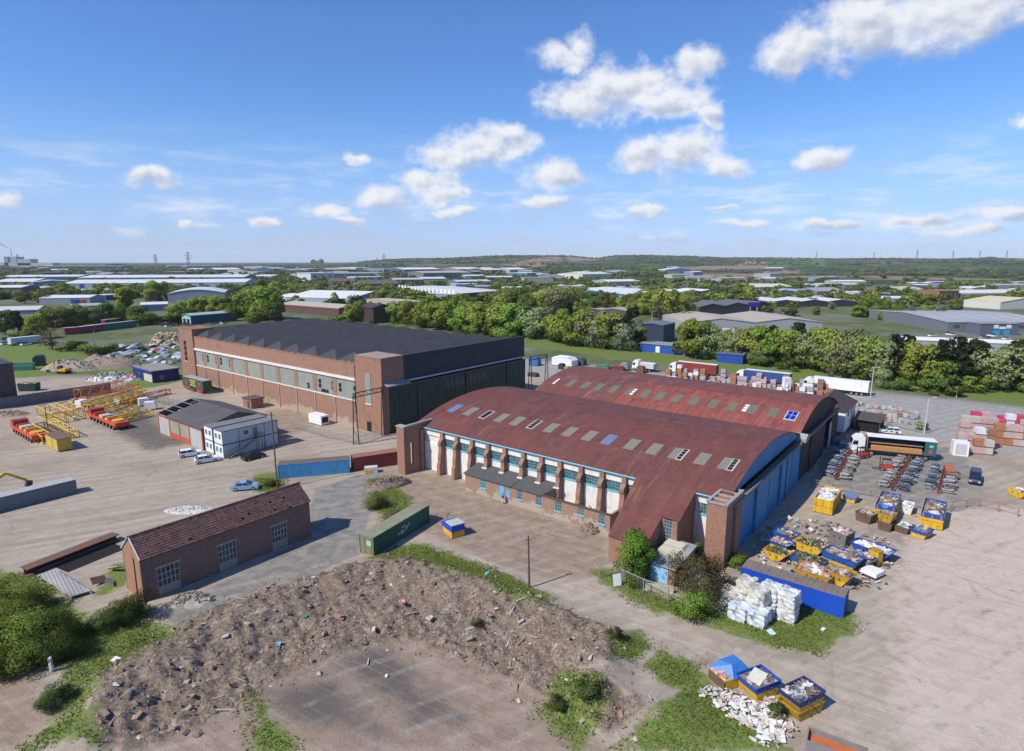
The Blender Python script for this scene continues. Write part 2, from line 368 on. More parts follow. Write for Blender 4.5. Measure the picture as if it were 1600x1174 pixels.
def height(X, Y):
    wob = fbm(X*0.25, Y*0.25, 3, 5) - 0.5
    d = line_d(X, Y, BERM) + wob * 3
    hgt = 1.35 * np.exp(-(d / 3.3)**2) * (0.5 + 1.0 * fbm(X*0.22, Y*0.22, 3, 9))
    r = np.clip(0.5 + np.max([poly_sd(X, Y, px_poly(p)) for p in Z_RUB], 0) / 1.5, 0, 1)
    rough = (fbm(X*1.3, Y*1.3, 4, 21, 0.6) - 0.45)
    hgt = hgt + r * (rough * 1.15 + 0.14 + 0.5 * (fbm(X*0.45, Y*0.45, 3, 33) - 0.5))
    a_ = R(-35); rx_, ry_ = X*math.cos(a_) - Y*math.sin(a_), X*math.sin(a_) + Y*math.cos(a_)
    hgt = hgt + r * 0.55 * (fbm(rx_*1.5, ry_*0.22, 3, 51) - 0.5)
    for (px, py, rad, hh) in [(1045,1120,3.5,0.6),(930,1085,3.0,0.7),(960,1012,2.0,0.7)]:
        c = g(px, py); hgt = hgt + hh * np.exp(-((X-c.x)**2 + (Y-c.y)**2) / rad**2)
    c = g(800, 1048); hgt = hgt - 0.9 * np.exp(-((X-c.x)**2 + (Y-c.y)**2) / 0.5**2) * r
    return np.where(Y < 84, hgt, 0)
def grow(a, b, step, k): 
    o = []; 
    while a < b: o.append(a); a += step; step *= k
    return o
xs = np.array(sorted([-62 - v for v in grow(0.4, 12500, 0.5, 1.09)] + list(np.arange(-62, 62, 0.3)) + [62 + v for v in grow(0.0, 12500, 0.5, 1.09)]))
ys = np.array([-v for v in grow(0, 12500, 8, 1.35)][::-1][:-1] + list(np.arange(0, 36, 3.0)) + list(np.arange(36, 84, 0.28)) + list(np.arange(84, 140, 0.8)) + [140 + v for v in grow(0, 12400, 1.2, 1.045)])
GX, GY = np.meshgrid(xs, ys)
def soft(zones, w): return np.clip(0.5 + np.max([poly_sd(GX, GY, px_poly(p)) for p in zones], 0) / w, 0, 1)
GZ = height(GX, GY)
gm = [soft(Z_GRASS, 3.2), soft(Z_ASPH, 1.5), soft(Z_MUD, 3.0), soft(Z_WET, 4.5), soft(Z_PINK, 6.0), soft(Z_RUB, 1.5), soft(Z_ROAD, 1.0), soft(Z_SITE, 8.0), soft(Z_TRACK, 2.5)]
def grid_mesh(name, X, Y, Z, attrs, mat):
    nr, nc = X.shape; n = nr * nc
    me = bpy.data.meshes.new(name)
    i = np.arange((nr-1)*(nc-1)); r = i // (nc-1); c = i % (nc-1); a = r*nc + c
    q = np.stack([a, a+1, a+1+nc, a+nc], 1).astype(np.int32)
    me.vertices.add(n); me.vertices.foreach_set('co', np.stack([X, Y, Z], -1).astype(np.float32).ravel())
    me.loops.add(q.size); me.loops.foreach_set('vertex_index', q.ravel())
    me.polygons.add(len(q)); me.polygons.foreach_set('loop_start', (np.arange(len(q))*4).astype(np.int32))
    me.polygons.foreach_set('use_smooth', np.ones(len(q), bool))
    me.update(calc_edges=True); me.validate()
    for nm, ch in attrs.items():
        at = me.attributes.new(nm, 'FLOAT_COLOR', 'POINT'); z0 = np.zeros(n)
        at.data.foreach_set('color', np.stack([(ch[k].ravel() if k < len(ch) else z0) for k in range(4)], -1).astype(np.float32).ravel())
    me.materials.append(mat); return me
m, t = base_mat('ground')
p0 = t.n('ShaderNodeNewGeometry').outputs['Position']
def attr4(t, nm):
    a = t.n('ShaderNodeAttribute', attribute_name=nm); s = t.n('ShaderNodeSeparateColor', {0: a.outputs['Color']}).outputs
    return s[0], s[1], s[2]
a1 = attr4(t, 'za'); a2 = attr4(t, 'zb'); a3 = attr4(t, 'zc')
nA = t.noise(p0, 0.06, 6, 0.62); nB = t.noise(p0, 0.55, 6, 0.62); nC = t.noise(p0, 3.0, 5, 0.65); nD = t.noise(p0, 0.018, 4, 0.6); nA2 = t.noise(p0, 0.22, 4, 0.6)
# vehicle sweeps: noise drawn out along the yard
rot = t.n('ShaderNodeVectorRotate', {'Vector': p0, 'Angle': R(-28)}, rotation_type='Z_AXIS').outputs[0]
st = t.noise(t.vm('MULTIPLY', rot, (0.05, 0.75, 1)), 1.0, 6, 0.65, 0.6)
rot2 = t.n('ShaderNodeVectorRotate', {'Vector': p0, 'Angle': R(32)}, rotation_type='Z_AXIS').outputs[0]
st2 = t.noise(t.vm('MULTIPLY', rot2, (0.06, 1.1, 1)), 1.0, 6, 0.65, 0.8)
edge = t.math('MULTIPLY', t.math('SUBTRACT', t.math('ADD', t.math('ADD', nB, t.math('MULTIPLY', nC, 0.5)), nA2), 1.25), 1.25)
def msk(a, w=0.12): return t.ramp(t.math('ADD', a, edge), 0.5 - w, 0.5 + w)
dirt = t.mix(t.ramp(t.math('ADD', t.math('MULTIPLY', st, 0.55), t.math('MULTIPLY', nB, 0.45)), 0.34, 0.68), (0.304, 0.245, 0.191), (0.446, 0.377, 0.303))
dirt = t.mix(t.math('MULTIPLY', t.ramp(nA, 0.45, 0.7), 0.55), dirt, (0.229, 0.181, 0.139))
dirt = t.mix(t.math('MULTIPLY', t.ramp(nB, 0.55, 0.75), 0.4), dirt, (0.436, 0.377, 0.316))
conc = t.mix(t.ramp(t.math('ADD', t.math('MULTIPLY', st2, 0.5), t.math('MULTIPLY', nB, 0.5)), 0.38, 0.62), (0.340, 0.274, 0.216), (0.456, 0.382, 0.308))
bk = t.n('ShaderNodeTexBrick', {'Vector': rot, 'Color1': (0.486, 0.392, 0.333, 1), 'Color2': (0.538, 0.446, 0.383, 1), 'Mortar': (0.405, 0.334, 0.281, 1), 'Scale': 1.0, 'Brick Width': 8.0, 'Row Height': 6.0, 'Mortar Size': 0.07}).outputs[0]
pink = t.mix(0.3, t.mix(t.ramp(t.math('ADD', t.math('MULTIPLY', st2, 0.35), t.math('MULTIPLY', nB, 0.65)), 0.38, 0.62), (0.436, 0.339, 0.276), (0.567, 0.465, 0.391)), bk)
pink = t.mix(t.math('MULTIPLY', t.ramp(nB, 0.52, 0.7), 0.55), pink, (0.365, 0.304, 0.254))
asph = t.mix(t.ramp(nB, 0.35, 0.65), (0.179, 0.166, 0.153), (0.284, 0.259, 0.230))
asph = t.mix(t.math('MULTIPLY', t.ramp(nA, 0.5, 0.66), 0.6), asph, (0.347, 0.294, 0.244))
mud = t.mix(t.ramp(t.math('ADD', t.math('MULTIPLY', st2, 0.4), t.math('MULTIPLY', nB, 0.6)), 0.36, 0.64), (0.235, 0.171, 0.125), (0.346, 0.269, 0.210))
mud = t.mix(t.math('MULTIPLY', t.ramp(nC, 0.5, 0.75), 0.5), mud, (0.153, 0.108, 0.076))
rub = t.mix(t.ramp(nC, 0.35, 0.7), (0.12, 0.09, 0.066), (0.29, 0.222, 0.166))
rub = t.mix(t.ramp(nB, 0.5, 0.72), rub, (0.21, 0.162, 0.122))
vor = t.n('ShaderNodeTexVoronoi', {'Vector': p0, 'Scale': 4.2}).outputs
rub = t.mix(t.math('MULTIPLY', t.ramp(t.sep(vor['Color'])[0], 0.80, 0.88), t.ramp(vor['Distance'], 0.30, 0.18)), rub, (0.42, 0.37, 0.32))
grass = t.mix(t.ramp(nC, 0.3, 0.7), (0.085, 0.13, 0.026), (0.185, 0.235, 0.055))
grass = t.mix(t.math('MULTIPLY', t.ramp(nB, 0.48, 0.72), 0.7), grass, (0.18, 0.175, 0.065))
road = t.mix(t.ramp(nB, 0.3, 0.7), (0.27, 0.26, 0.245), (0.345, 0.335, 0.32))
far = t.mix(t.ramp(nD, 0.44, 0.60), (0.085, 0.115, 0.035), (0.15, 0.15, 0.10))
far = t.mix(t.math('MULTIPLY', t.ramp(nA, 0.54, 0.64), 0.55), far, (0.20, 0.195, 0.185))
site = t.mix(msk(a3[0], 0.3), dirt, conc)
site = t.mix(msk(a2[0], 0.35), site, pink)
site = t.mix(msk(a1[1], 0.2), site, asph)
site = t.mix(msk(a1[2], 0.3), site, mud)
site = t.mix(t.math('MULTIPLY', msk(a3[1], 0.45), 0.9), site, (0.105, 0.09, 0.084))
site = t.mix(msk(a2[1], 0.25), site, rub)
site = t.mix(a2[2], site, road)
col = t.mix(a3[2], far, site)
col = t.mix(msk(a1[0], 0.16), col, grass)
col = t.mix(t.math('MULTIPLY', t.ramp(nC, 0.62, 0.8), 0.25), col, (0.10, 0.085, 0.07))
wv = t.n('ShaderNodeTexWave', {'Vector': rot, 'Scale': 0.13, 'Distortion': 5.0, 'Detail': 4.0, 'Detail Scale': 0.25, 'Detail Roughness': 0.6}, wave_type='BANDS', bands_direction='Y').outputs['Fac']
wv2 = t.n('ShaderNodeTexWave', {'Vector': rot2, 'Scale': 0.30, 'Distortion': 6.0, 'Detail': 4.0, 'Detail Scale': 0.12, 'Detail Roughness': 0.6}, wave_type='BANDS', bands_direction='Y').outputs['Fac']
trk = t.math('MULTIPLY', t.math('ADD', t.ramp(wv, 0.70, 1.0), t.math('MULTIPLY', t.ramp(wv2, 0.75, 1.0), 0.5)), t.math('MULTIPLY', t.ramp(nA2, 0.42, 0.6), t.math('SUBTRACT', 1.0, a1[0])))
col = t.mix(t.math('MULTIPLY', t.math('MULTIPLY', trk, t.ramp(nC, 0.35, 0.6)), 0.24, clamp=True), col, (0.56, 0.51, 0.455)); trd = t.math('MULTIPLY', t.math('MULTIPLY', t.ramp(wv, 0.24, 0.05), t.ramp(nB, 0.45, 0.62)), t.math('SUBTRACT', 1.0, a1[0]))
col = t.mix(t.math('MULTIPLY', trd, 0.2), col, (0.17, 0.145, 0.12))
fs = t.noise(p0, 9.0, 4, 0.75); col = t.mix(1.0, col, t.n('ShaderNodeCombineColor', {0: t.math('MULTIPLY_ADD', fs, 0.7, 0.65), 1: t.math('MULTIPLY_ADD', fs, 0.7, 0.655), 2: t.math('MULTIPLY_ADD', fs, 0.7, 0.65)}).outputs[0], 'MULTIPLY')
ce = t.n('ShaderNodeTexVoronoi', {'Vector': t.vm('ADD', p0, t.vm('MULTIPLY', t.n('ShaderNodeTexNoise', {'Vector': p0, 'Scale': 0.4, 'Detail': 4.0}).outputs['Color'], (3, 3, 0))), 'Scale': 0.11}, feature='DISTANCE_TO_EDGE').outputs[0]
col = t.mix(t.math('MULTIPLY', t.math('MULTIPLY', t.ramp(ce, 0.016, 0.006), t.ramp(nA, 0.42, 0.55)), t.math('MULTIPLY', t.math('SUBTRACT', 1.0, a1[0]), 0.2)), col, (0.12, 0.10, 0.08))
col = t.mix(t.math('MULTIPLY', t.ramp(t.noise(t.vm('ADD', p0, (50, 9, 0)), 0.28, 5, 0.6), 0.60, 0.70), t.math('MULTIPLY', t.math('SUBTRACT', 1.0, a1[0]), 0.16)), col, (0.17, 0.145, 0.12))
finish(t, col, 0.93, 0, t.math('ADD', nC, t.math('MULTIPLY', st2, 0.6)), 0.5, 0.12, 0.15)
GROUND = m
gme = grid_mesh('ground', GX, GY, GZ, {'za': (gm[0], gm[1], gm[2]), 'zb': (gm[4], gm[5], gm[6]), 'zc': (gm[8], gm[3], gm[7])}, GROUND)
obj('ground', gme, kind='structure')
def ground_z(x, y): return float(height(np.array([x]), np.array([y]))[0])

# ------------------------------------------------------------------ far country: fields and low hills, estuary
SKY_H = [(380,412),(540,410.5),(565,408),(600,405),(640,403.5),(700,403),(740,401),(790,399),(890,399.3),(928,403),(966,398.8),(1005,398.5),(1070,399.6),(1130,402),(1200,402),(1300,403.2),(1400,402.5),(1480,403.5),(1530,401.5),(1545,400),(1570,402.5),(1600,403),(1900,404),(2600,405)]
rr = np.array(grow(1150, 11500, 18, 1.022)); pxs = np.linspace(-700, 2300, 700)
dirx = np.array([ray(p, 407)[0] for p in pxs]); diry = ray(800, 407)[1]
azs = np.arctan2(dirx, diry)
RR, AZ = np.meshgrid(rr, azs, indexing='ij'); HX, HY = RR*np.sin(AZ), RR*np.cos(AZ)
crest = np.interp(pxs, [a for a, b in SKY_H], [b for a, b in SKY_H])
depth5 = 5200 * np.cos(azs)
hc = 38 + (407 - crest) / FPX * 1.0 * depth5 / math.cos(PITCH) - 10
hc = np.maximum(hc, 1.0)[None, :]
tt = np.clip((RR - 2300) / (5200 - 2300), 0, 1); tt = tt*tt*(3-2*tt)
HZ = 0.4 + hc * tt * (0.85 + 0.3 * (fbm(HX*0.0012, HY*0.0012, 4, 40) - 0.5) * (1 - tt) + 0.15 * tt)
HZ = np.where(RR > 5600, HZ * np.clip(1 - (RR - 5600) / 5000, 0, 1), HZ)
FIELDS_BROWN = [[(1055,421),(1195,416),(1200,421),(1060,424)],[(1064,428),(1190,428),(1190,433),(1075,433)],[(1190,422.5),(1250,423),(1246,428),(1190,428)],[(880,413.5),(955,412),(960,415),(890,417)],[(1230,431),(1300,433),(1300,436),(1230,434)],[(760,420),(870,414),(880,417),(780,424)],[(1560,412),(1640,413),(1640,419),(1590,418)],[(1335,431.5),(1470,434),(1580,437),(1580,438.6),(1400,437)]]
FIELDS_GREEN = [[(1200,414),(1290,412),(1290,420),(1200,421)],[(1190,409),(1290,411),(1285,413),(1190,414)],[(1420,424),(1455,421),(1460,427),(1430,430)],[(1400,440),(1640,440),(1640,449),(1450,450)],[(930,421),(1060,425),(1060,428),(930,426)],[(1480,438),(1640,441),(1640,447),(1500,444)]]
def sfar(zs, w): return np.clip(0.5 + np.max([poly_sd(HX, HY, px_poly(p)) for p in zs], 0) / w, 0, 1)
m, t = base_mat('far_fields')
p0 = t.n('ShaderNodeNewGeometry').outputs['Position']
b = attr4(t, 'fz')
v = t.n('ShaderNodeTexVoronoi', {'Vector': t.vm('MULTIPLY', p0, (1, 1, 0)), 'Scale': 0.0034, 'Randomness': 0.9}).outputs
rp = t.n('ShaderNodeValToRGB', {0: t.sep(v['Color'])[0]}); rp.color_ramp.interpolation = 'CONSTANT'
FC = [(0.055, 0.095, 0.03), (0.085, 0.125, 0.035), (0.042, 0.07, 0.028), (0.11, 0.115, 0.05), (0.06, 0.11, 0.035), (0.17, 0.125, 0.09), (0.05, 0.075, 0.03)]
while len(rp.color_ramp.elements) < len(FC): rp.color_ramp.elements.new(0.5)
for i, c in enumerate(FC): rp.color_ramp.elements[i].position = i / len(FC); rp.color_ramp.elements[i].color = (*c, 1)
n1 = t.noise(p0, 0.006, 6, 0.65); n2 = t.noise(p0, 0.04, 4, 0.7)
col = t.mix(t.ramp(n1, 0.50, 0.58), rp.outputs[0], (0.032, 0.048, 0.018))
ed = t.n('ShaderNodeTexVoronoi', {'Vector': t.vm('MULTIPLY', p0, (1, 1, 0)), 'Scale': 0.0034, 'Randomness': 0.9}, feature='DISTANCE_TO_EDGE').outputs[0]
col = t.mix(t.ramp(ed, 0.035, 0.02), col, (0.03, 0.042, 0.016))
col = t.mix(b[0], col, (0.25, 0.17, 0.125)); col = t.mix(b[1], col, (0.07, 0.14, 0.045))
kk = t.vm('SCALE', col); t.t.links.new(t.math('MULTIPLY_ADD', n2, 0.7, 0.65), kk.node.inputs['Scale'])
finish(t, kk, 0.95, spec=0.1)
obj('hills', grid_mesh('hills', HX, HY, HZ, {'fz': (sfar(FIELDS_BROWN, 12), sfar(FIELDS_GREEN, 12))}, m), kind='structure')
def hill_z(px, r):
    c = float(np.interp(px, [a for a, b in SKY_H], [b for a, b in SKY_H])); a = math.atan2(ray(px, 407)[0], diry)
    h_ = max(1.0, 38 + (407 - c) / FPX * 5200 * math.cos(a) / math.cos(PITCH) - 10); s_ = min(1, max(0, (r - 2300) / 2900)); s_ = s_*s_*(3-2*s_)
    return 0.4 + h_ * s_ * 0.95
e = MB().mat(M((0.20, 0.25, 0.30), 0.25, 0.05, 0.001))
e.add([tuple(at_dist(-700, 7200, 0.9)), tuple(at_dist(545, 7200, 0.9)), tuple(at_dist(545, 12000, 0.9)), tuple(at_dist(-700, 12000, 0.9))], [(0, 1, 2, 3)])
e.build('estuary_water', kind='structure')
# ------------------------------------------------------------------ the hangars: x = into the site, y = along the facades
HROT = R(51.75 - 13.5 + 0.0)
UX, UY = -0.785316930880745, 0.619093949309834
HROT = math.atan2(-UX, UY)
def UVP(u, v, z=0.0): return (u*UX + v*UY, u*UY - v*UX, z)

# ---- large brick hangar
A = thing('brick_hangar', 'huge brick hangar with a dark ridged roof and grey-green window panels', 'hangar', UVP(102, 84), HROT)
DARKROOF = corr_mat((0.047, 0.047, 0.054), (0.058, 0.058, 0.064), 'y', 0.35, 0.25, 0.35, (0.075, 0.072, 0.07), 0.75, 'x', 0.15)
GREYGREEN = corr_mat((0.25, 0.27, 0.235), (0.29, 0.305, 0.26), 'y', 0.33, 0.2, 0.45, (0.36, 0.36, 0.30), 0.7, 'z', 0.5)
DARKCLAD = corr_mat((0.028, 0.034, 0.046), (0.034, 0.04, 0.052), 'x', 0.4, 0.35, 0.5, (0.05, 0.045, 0.045), 0.6, 'z', 0.4)
DOORGRN = M((0.020, 0.052, 0.042), 0.5, 0.35, 0.6, 0.4, (0.05, 0.05, 0.045))
b = MB().mat(BRICK_A); b.box(0, .45, 9, 88, 0, 6.3); b.box(0, .45, 9, 88, 11.05, 15.0); b.box(0.2, .5, 9, 88, 6.3, 11.05)
for k in range(9): c = 17.65 + 8.08 * k; b.box(0, .25, c - .8, c + .8, 6.3, 11.05)
b.box(0, .25, 87.6, 88, 6.3, 11.05)
b.build('front_wall', A)
b = MB().mat(BRICK_T)
for k in range(70):                                   # ragged coping of the parapet
    y0 = 9 + 79 * k / 70; b.box(-.06, .5, y0, y0 + 79 / 70, 15.0, 15.08 + rnd.random() * .22)
b.build('parapet_coping', A)
MB().mat(WHITE).box(-.3, 0, 9, 88, 11.05, 11.65).build('cornice_band', A)
MB().mat(WHITE).box(-.1, 0, 9, 88, 6.22, 6.5).build('sill_band', A)
pink = M((0.40, 0.30, 0.26), 0.8, 0.15, 1, 0.4, (0.25, 0.12, 0.09))
for k in range(10):
    y0 = 9.05 if k == 0 else 17.65 + 8.08 * (k - 1) + .8; y1 = 17.65 + 8.08 * k - .8 if k < 9 else 87.6
    MB().mat(GREYGREEN).box(0.08, 0.2, y0, y1, 6.5, 11.05).build('cladding_panel', A)
    if k < 9: MB().mat(pink).box(-.16, 0, y1 + .65, y1 + .95, 0, 6.22).build('pilaster_strip', A)
MB().mat(DARKST).tube((-.12, 74.2, .2), (-.12, 74.2, 6.2), .09).build('drainpipe', A)
MB().mat(DARKST).tube((-.5, 9.1, .2), (-.5, 9.1, 14.8), .1).build('drainpipe', A)
for u, z, w, h, n in [(190.4,9.05,1.0,2.0,2),(185.0,9.15,1.0,2.1,2),(182.2,9.1,1.0,2.1,2),(176.9,9.1,1.0,2.1,2),(174.2,9.15,1.0,2.1,2),(168.9,9.1,1.0,2.1,2),
                      (130.5,7.55,1.0,1.3,2),(125.6,8.75,1.0,2.1,2),(120.4,8.8,1.0,2.1,2),(117.6,8.75,1.0,2.0,2),(123.7,7.1,2.9,.75,4),(112.1,9.2,.9,1.0,1)]:
    y = u - 102
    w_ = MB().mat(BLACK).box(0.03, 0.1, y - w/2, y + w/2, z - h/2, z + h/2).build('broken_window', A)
    s_ = MB().mat(GREYGREEN)
    if h > 1.2: s_.box(-.01, 0.03, y - w/2, y + w/2, z - .06, z + .06)
    else:
        for q in range(1, 2): s_.box(-.01, 0.03, y - w/2 + w*q/n - .04, y - w/2 + w*q/n + .04, z - h/2, z + h/2)
    if s_.v: s_.build('glazing_bar', w_)
def tower(y0, y1, x0, x1, z, nm, lab=None):
    t_ = MB().mat(BRICK_T).box(x0, x1, y0, y1, 0, z); t_.box(x0 - .08, x1 + .02, y0 - .05, y1 + .05, z, z + .18)
    return t_.build(nm, A, label=lab)
tw = tower(0, 9, -.4, 6, 17.0, 'corner_tower', 'brick corner tower with one tall louvred window')
MB().mat(GREYGREEN).box(-.5, -.4, 3.7, 5.55, 6.5, 13.4).build('louvre_window', tw); MB().mat(WHITE).box(-.62, -.5, 3.55, 5.7, 6.3, 6.52).build('window_sill', tw)
MB().mat(BLACK).box(-.45, -.4, 4.1, 5.6, 0.1, 2.3).build('doorway', tw)
tw = tower(88, 97.2, -.4, 6, 17.2, 'corner_tower', 'brick corner tower with a column of four dark panes')
for k in range(4): MB().mat(BLACK).box(-.46, -.4, 92.6, 94.2, 7.2 + 1.65*k, 8.55 + 1.65*k).build('window_pane', tw)
MB().mat(WHITE).box(-.55, -.4, 92.5, 94.3, 6.95, 7.15).build('window_sill', tw)
MB().mat(BRICK_T).box(50.5, 51, 0.6, 97, 0, 15).build('back_wall', A); MB().mat(BRICK_T).box(6, 50.5, 96.4, 97, 0, 15.2).build('end_wall', A)
MB().mat(DARKCLAD).box(6, 51, 0.0, .6, 11.5, 17.0).build('upper_cladding', A)
MB().mat(DARKCLAD).box(5.95, 51.1, -.08, .7, 17.0, 17.14).build('parapet_capping', A)
MB().mat(M((0.42, 0.45, 0.45), 0.6, .2)).box(7, 51, -.75, 0, 11.22, 11.5).build('door_canopy', A)
c_ = MB().mat(M((0.26, 0.27, 0.27), 0.7, .2)); c_.prism([(-1.3, 11.0), (0, 11.55), (0, 11.3), (-1.3, 10.85)], .2, 6.9, 'x'); c_.build('corner_canopy', A)
MB().mat(DARKST).box(1.2, 50.8, -.5, -.1, 10.3, 10.7).build('door_track', A)
DOORG = glass_mat((0.03, 0.045, 0.05))
for k in range(6):
    x0 = 1.6 + 8.25 * k; y0 = -.32 if k % 2 else -.12
    d_ = MB().mat(DOORGRN).box(x0, x0 + 8.2, y0, y0 + .16, 0.05, 10.3)
    for q in range(1, 6): d_.box(x0 + 8.2*q/6 - .06, x0 + 8.2*q/6 + .06, y0 - .06, y0, .3, 10.1)
    for zz in (0.3, 3.5, 6.9): d_.box(x0, x0 + 8.2, y0 - .05, y0, zz, zz + .14)
    d_ = d_.build('door_leaf', A)
    for q in range(4 if k in (2, 3) else 0):
        MB().mat(DOORG).box(x0 + .9 + 1.7*q, x0 + 2.3 + 1.7*q, y0 - .05, y0 - .01, 7.4, 9.6).build('door_window', d_)
# ridged roof: twelve hipped bays side by side
for k in range(12):
    y0 = 1.0 + 7.97 * k; y1 = y0 + 7.97; ym = (y0 + y1) / 2 + .7; xa, xb = .45, 50.5
    MB().mat(DARKROOF).add([(xa, y0, 15.0), (xa, y1, 15.0), (xa + 3.0, ym, 17.05), (xb, y0, 15.0), (xb, y1, 15.0), (xb - 3.0, ym, 17.05)],
        [(0, 2, 1), (0, 3, 5, 2), (1, 2, 5, 4), (3, 4, 5)]).build('roof_bay', A)

# ---- arched hangar, near
RED = (0.165, 0.048, 0.038)
def roof_sheet_mat(base, alt, worn, seed, bright=None):
    m, t = base_mat('painted_roof_sheets')
    o = t.n('ShaderNodeTexCoord').outputs['Object']; x, y, z = t.sep(o)
    rib = t.math('SINE', t.math('MULTIPLY', y, 6.2832 / 0.32))
    sh = t.n('ShaderNodeTexWhiteNoise', {'Vector': t.comb(t.math('FLOOR', t.math('DIVIDE', y, 1.0)), t.math('FLOOR', t.math('DIVIDE', x, 3.05)), float(seed))}, noise_dimensions='3D').outputs[0]
    n = t.noise(o, 0.11, 5, 0.6); s1 = t.noise(t.vm('MULTIPLY', o, (0.14, 1.6, 0.14)), 1.0, 6, 0.7); s2 = t.noise(o, 1.6, 5, 0.7)
    col = t.mix(t.ramp(n, 0.38, 0.62), base, alt)
    k = t.math('MULTIPLY_ADD', sh, 0.22, 0.89); c1 = t.vm('SCALE', col); t.t.links.new(k, c1.node.inputs['Scale'])
    col = t.mix(t.math('MULTIPLY', t.math('MULTIPLY', t.ramp(s1, 0.47, 0.66), t.ramp(n, 0.47, 0.60)), 0.75), c1, worn)
    if bright:                                # later respray: the middle strips of the far roof are a fresher red
        (x0, x1, y0, y1, cb) = bright
        inx = t.math('MULTIPLY', t.math('GREATER_THAN', x, x0), t.math('LESS_THAN', x, x1)); iny = t.math('MULTIPLY', t.math('GREATER_THAN', y, y0), t.math('LESS_THAN', y, y1))
        mk = t.math('MULTIPLY', t.math('MULTIPLY', inx, iny), t.ramp(t.math('ADD', t.math('MULTIPLY', sh, 0.35), s1), 0.35, 0.6))
        strip = t.mix(t.ramp(s1, 0.36, 0.64), cb, tuple(c * 0.6 for c in cb))
        col = t.mix(t.math('MULTIPLY', mk, 0.85), col, strip)
    pt = t.noise(o, 0.42, 6, 0.66); col = t.mix(t.math('MULTIPLY', t.ramp(pt, 0.5, 0.68), 0.6), col, tuple(c * 0.62 for c in base)); col = t.mix(t.math('MULTIPLY', t.ramp(t.noise(t.vm('ADD', o, (7, 3, 0)), 0.3, 6, 0.65), 0.54, 0.7), 0.45), col, (0.20, 0.095, 0.07))
    lap = t.ramp(t.math('ABSOLUTE', t.math('SUBTRACT', t.math('FRACT', t.math('DIVIDE', x, 3.05)), 0.5)), 0.485, 0.5)
    col = t.mix(t.math('MULTIPLY', lap, 0.35), col, (0.05, 0.02, 0.02))
    col = t.mix(t.math('MULTIPLY', t.ramp(s2, 0.6, 0.78), 0.4), col, (0.09, 0.045, 0.04))
    finish(t, col, 0.75, 0, rib, 0.35, 0.03, 0.25)
    return m
ROOFB = roof_sheet_mat((0.165, 0.056, 0.046), (0.125, 0.052, 0.05), (0.27, 0.11, 0.065), 1)
ROOFC = roof_sheet_mat((0.18, 0.06, 0.052), (0.14, 0.06, 0.058), (0.33, 0.16, 0.13), 2, (-.5, 10.6, -1, 36, (0.33, 0.095, 0.075)))
def arch(x0, x1, xc, zc, k, n=28):            # points of a shallow barrel roof
    return [(x, zc - k * (x - xc)**2) for x in [x0 + (x1 - x0) * i / n for i in range(n + 1)]]
def barrel(parent, pts, y0, y1, mat, th=.14, ny=6, nm='roof'):
    b = MB().mat(mat); n = len(pts)
    for j in range(ny + 1):
        y = y0 + (y1 - y0) * j / ny
        b.v += [(x, y, z) for x, z in pts] + [(x, y, z - th) for x, z in pts]
    def I(j, i, lo): return j * 2 * n + i + (n if lo else 0)
    for j in range(ny):
        for i in range(n - 1):
            b.f.append((I(j,i,0), I(j,i+1,0), I(j+1,i+1,0), I(j+1,i,0))); b.f.append((I(j,i,1), I(j+1,i,1), I(j+1,i+1,1), I(j,i+1,1)))
        for i in (0, n - 1): b.f.append((I(j,i,0), I(j+1,i,0), I(j+1,i,1), I(j,i,1)))
    for j in (0, ny):
        for i in range(n - 1): b.f.append((I(j,i,0), I(j,i,1), I(j,i+1,1), I(j,i+1,0)))
    b.mi = [0] * len(b.f)
    return b.build(nm, parent, smooth=False)
def on_arch(xa, xb, ya, yb, zf, up, b):       # a sheet lying on the roof, following the curve
    n = 4
    for i in range(n):
        p, q = xa + (xb-xa)*i/n, xa + (xb-xa)*(i+1)/n
        b.add([(p,ya,zf(p)+up),(q,ya,zf(q)+up),(q,yb,zf(q)+up),(p,yb,zf(p)+up),(p,ya,zf(p)-.03),(q,ya,zf(q)-.03),(q,yb,zf(q)-.03),(p,yb,zf(p)-.03)], [(0,1,2,3),(0,4,5,1),(3,2,6,7)] + ([(0,3,7,4)] if i == 0 else []) + ([(1,5,6,2)] if i == n-1 else []))
    return b
Bh = thing('arched_hangar', 'near arched hangar with dark red roof, white buttressed wall and blue doors', 'hangar', UVP(23.5, 74.5), HROT)
zB = lambda x: 11.5 - 3.6 * ((x - 18.3) / 18.8)**2
barrel(Bh, [(x, zB(x)) for x in [-.32 + 35.52*i/30 for i in range(31)]], -.25, 58.3, ROOFB)
SKYL = M((0.21, 0.19, 0.15), 0.6, 0.2, 2.0, 0.4, (0.27, 0.25, 0.21))
SKYB = M((0.15, 0.18, 0.30), 0.5, 0.35, 2.5)
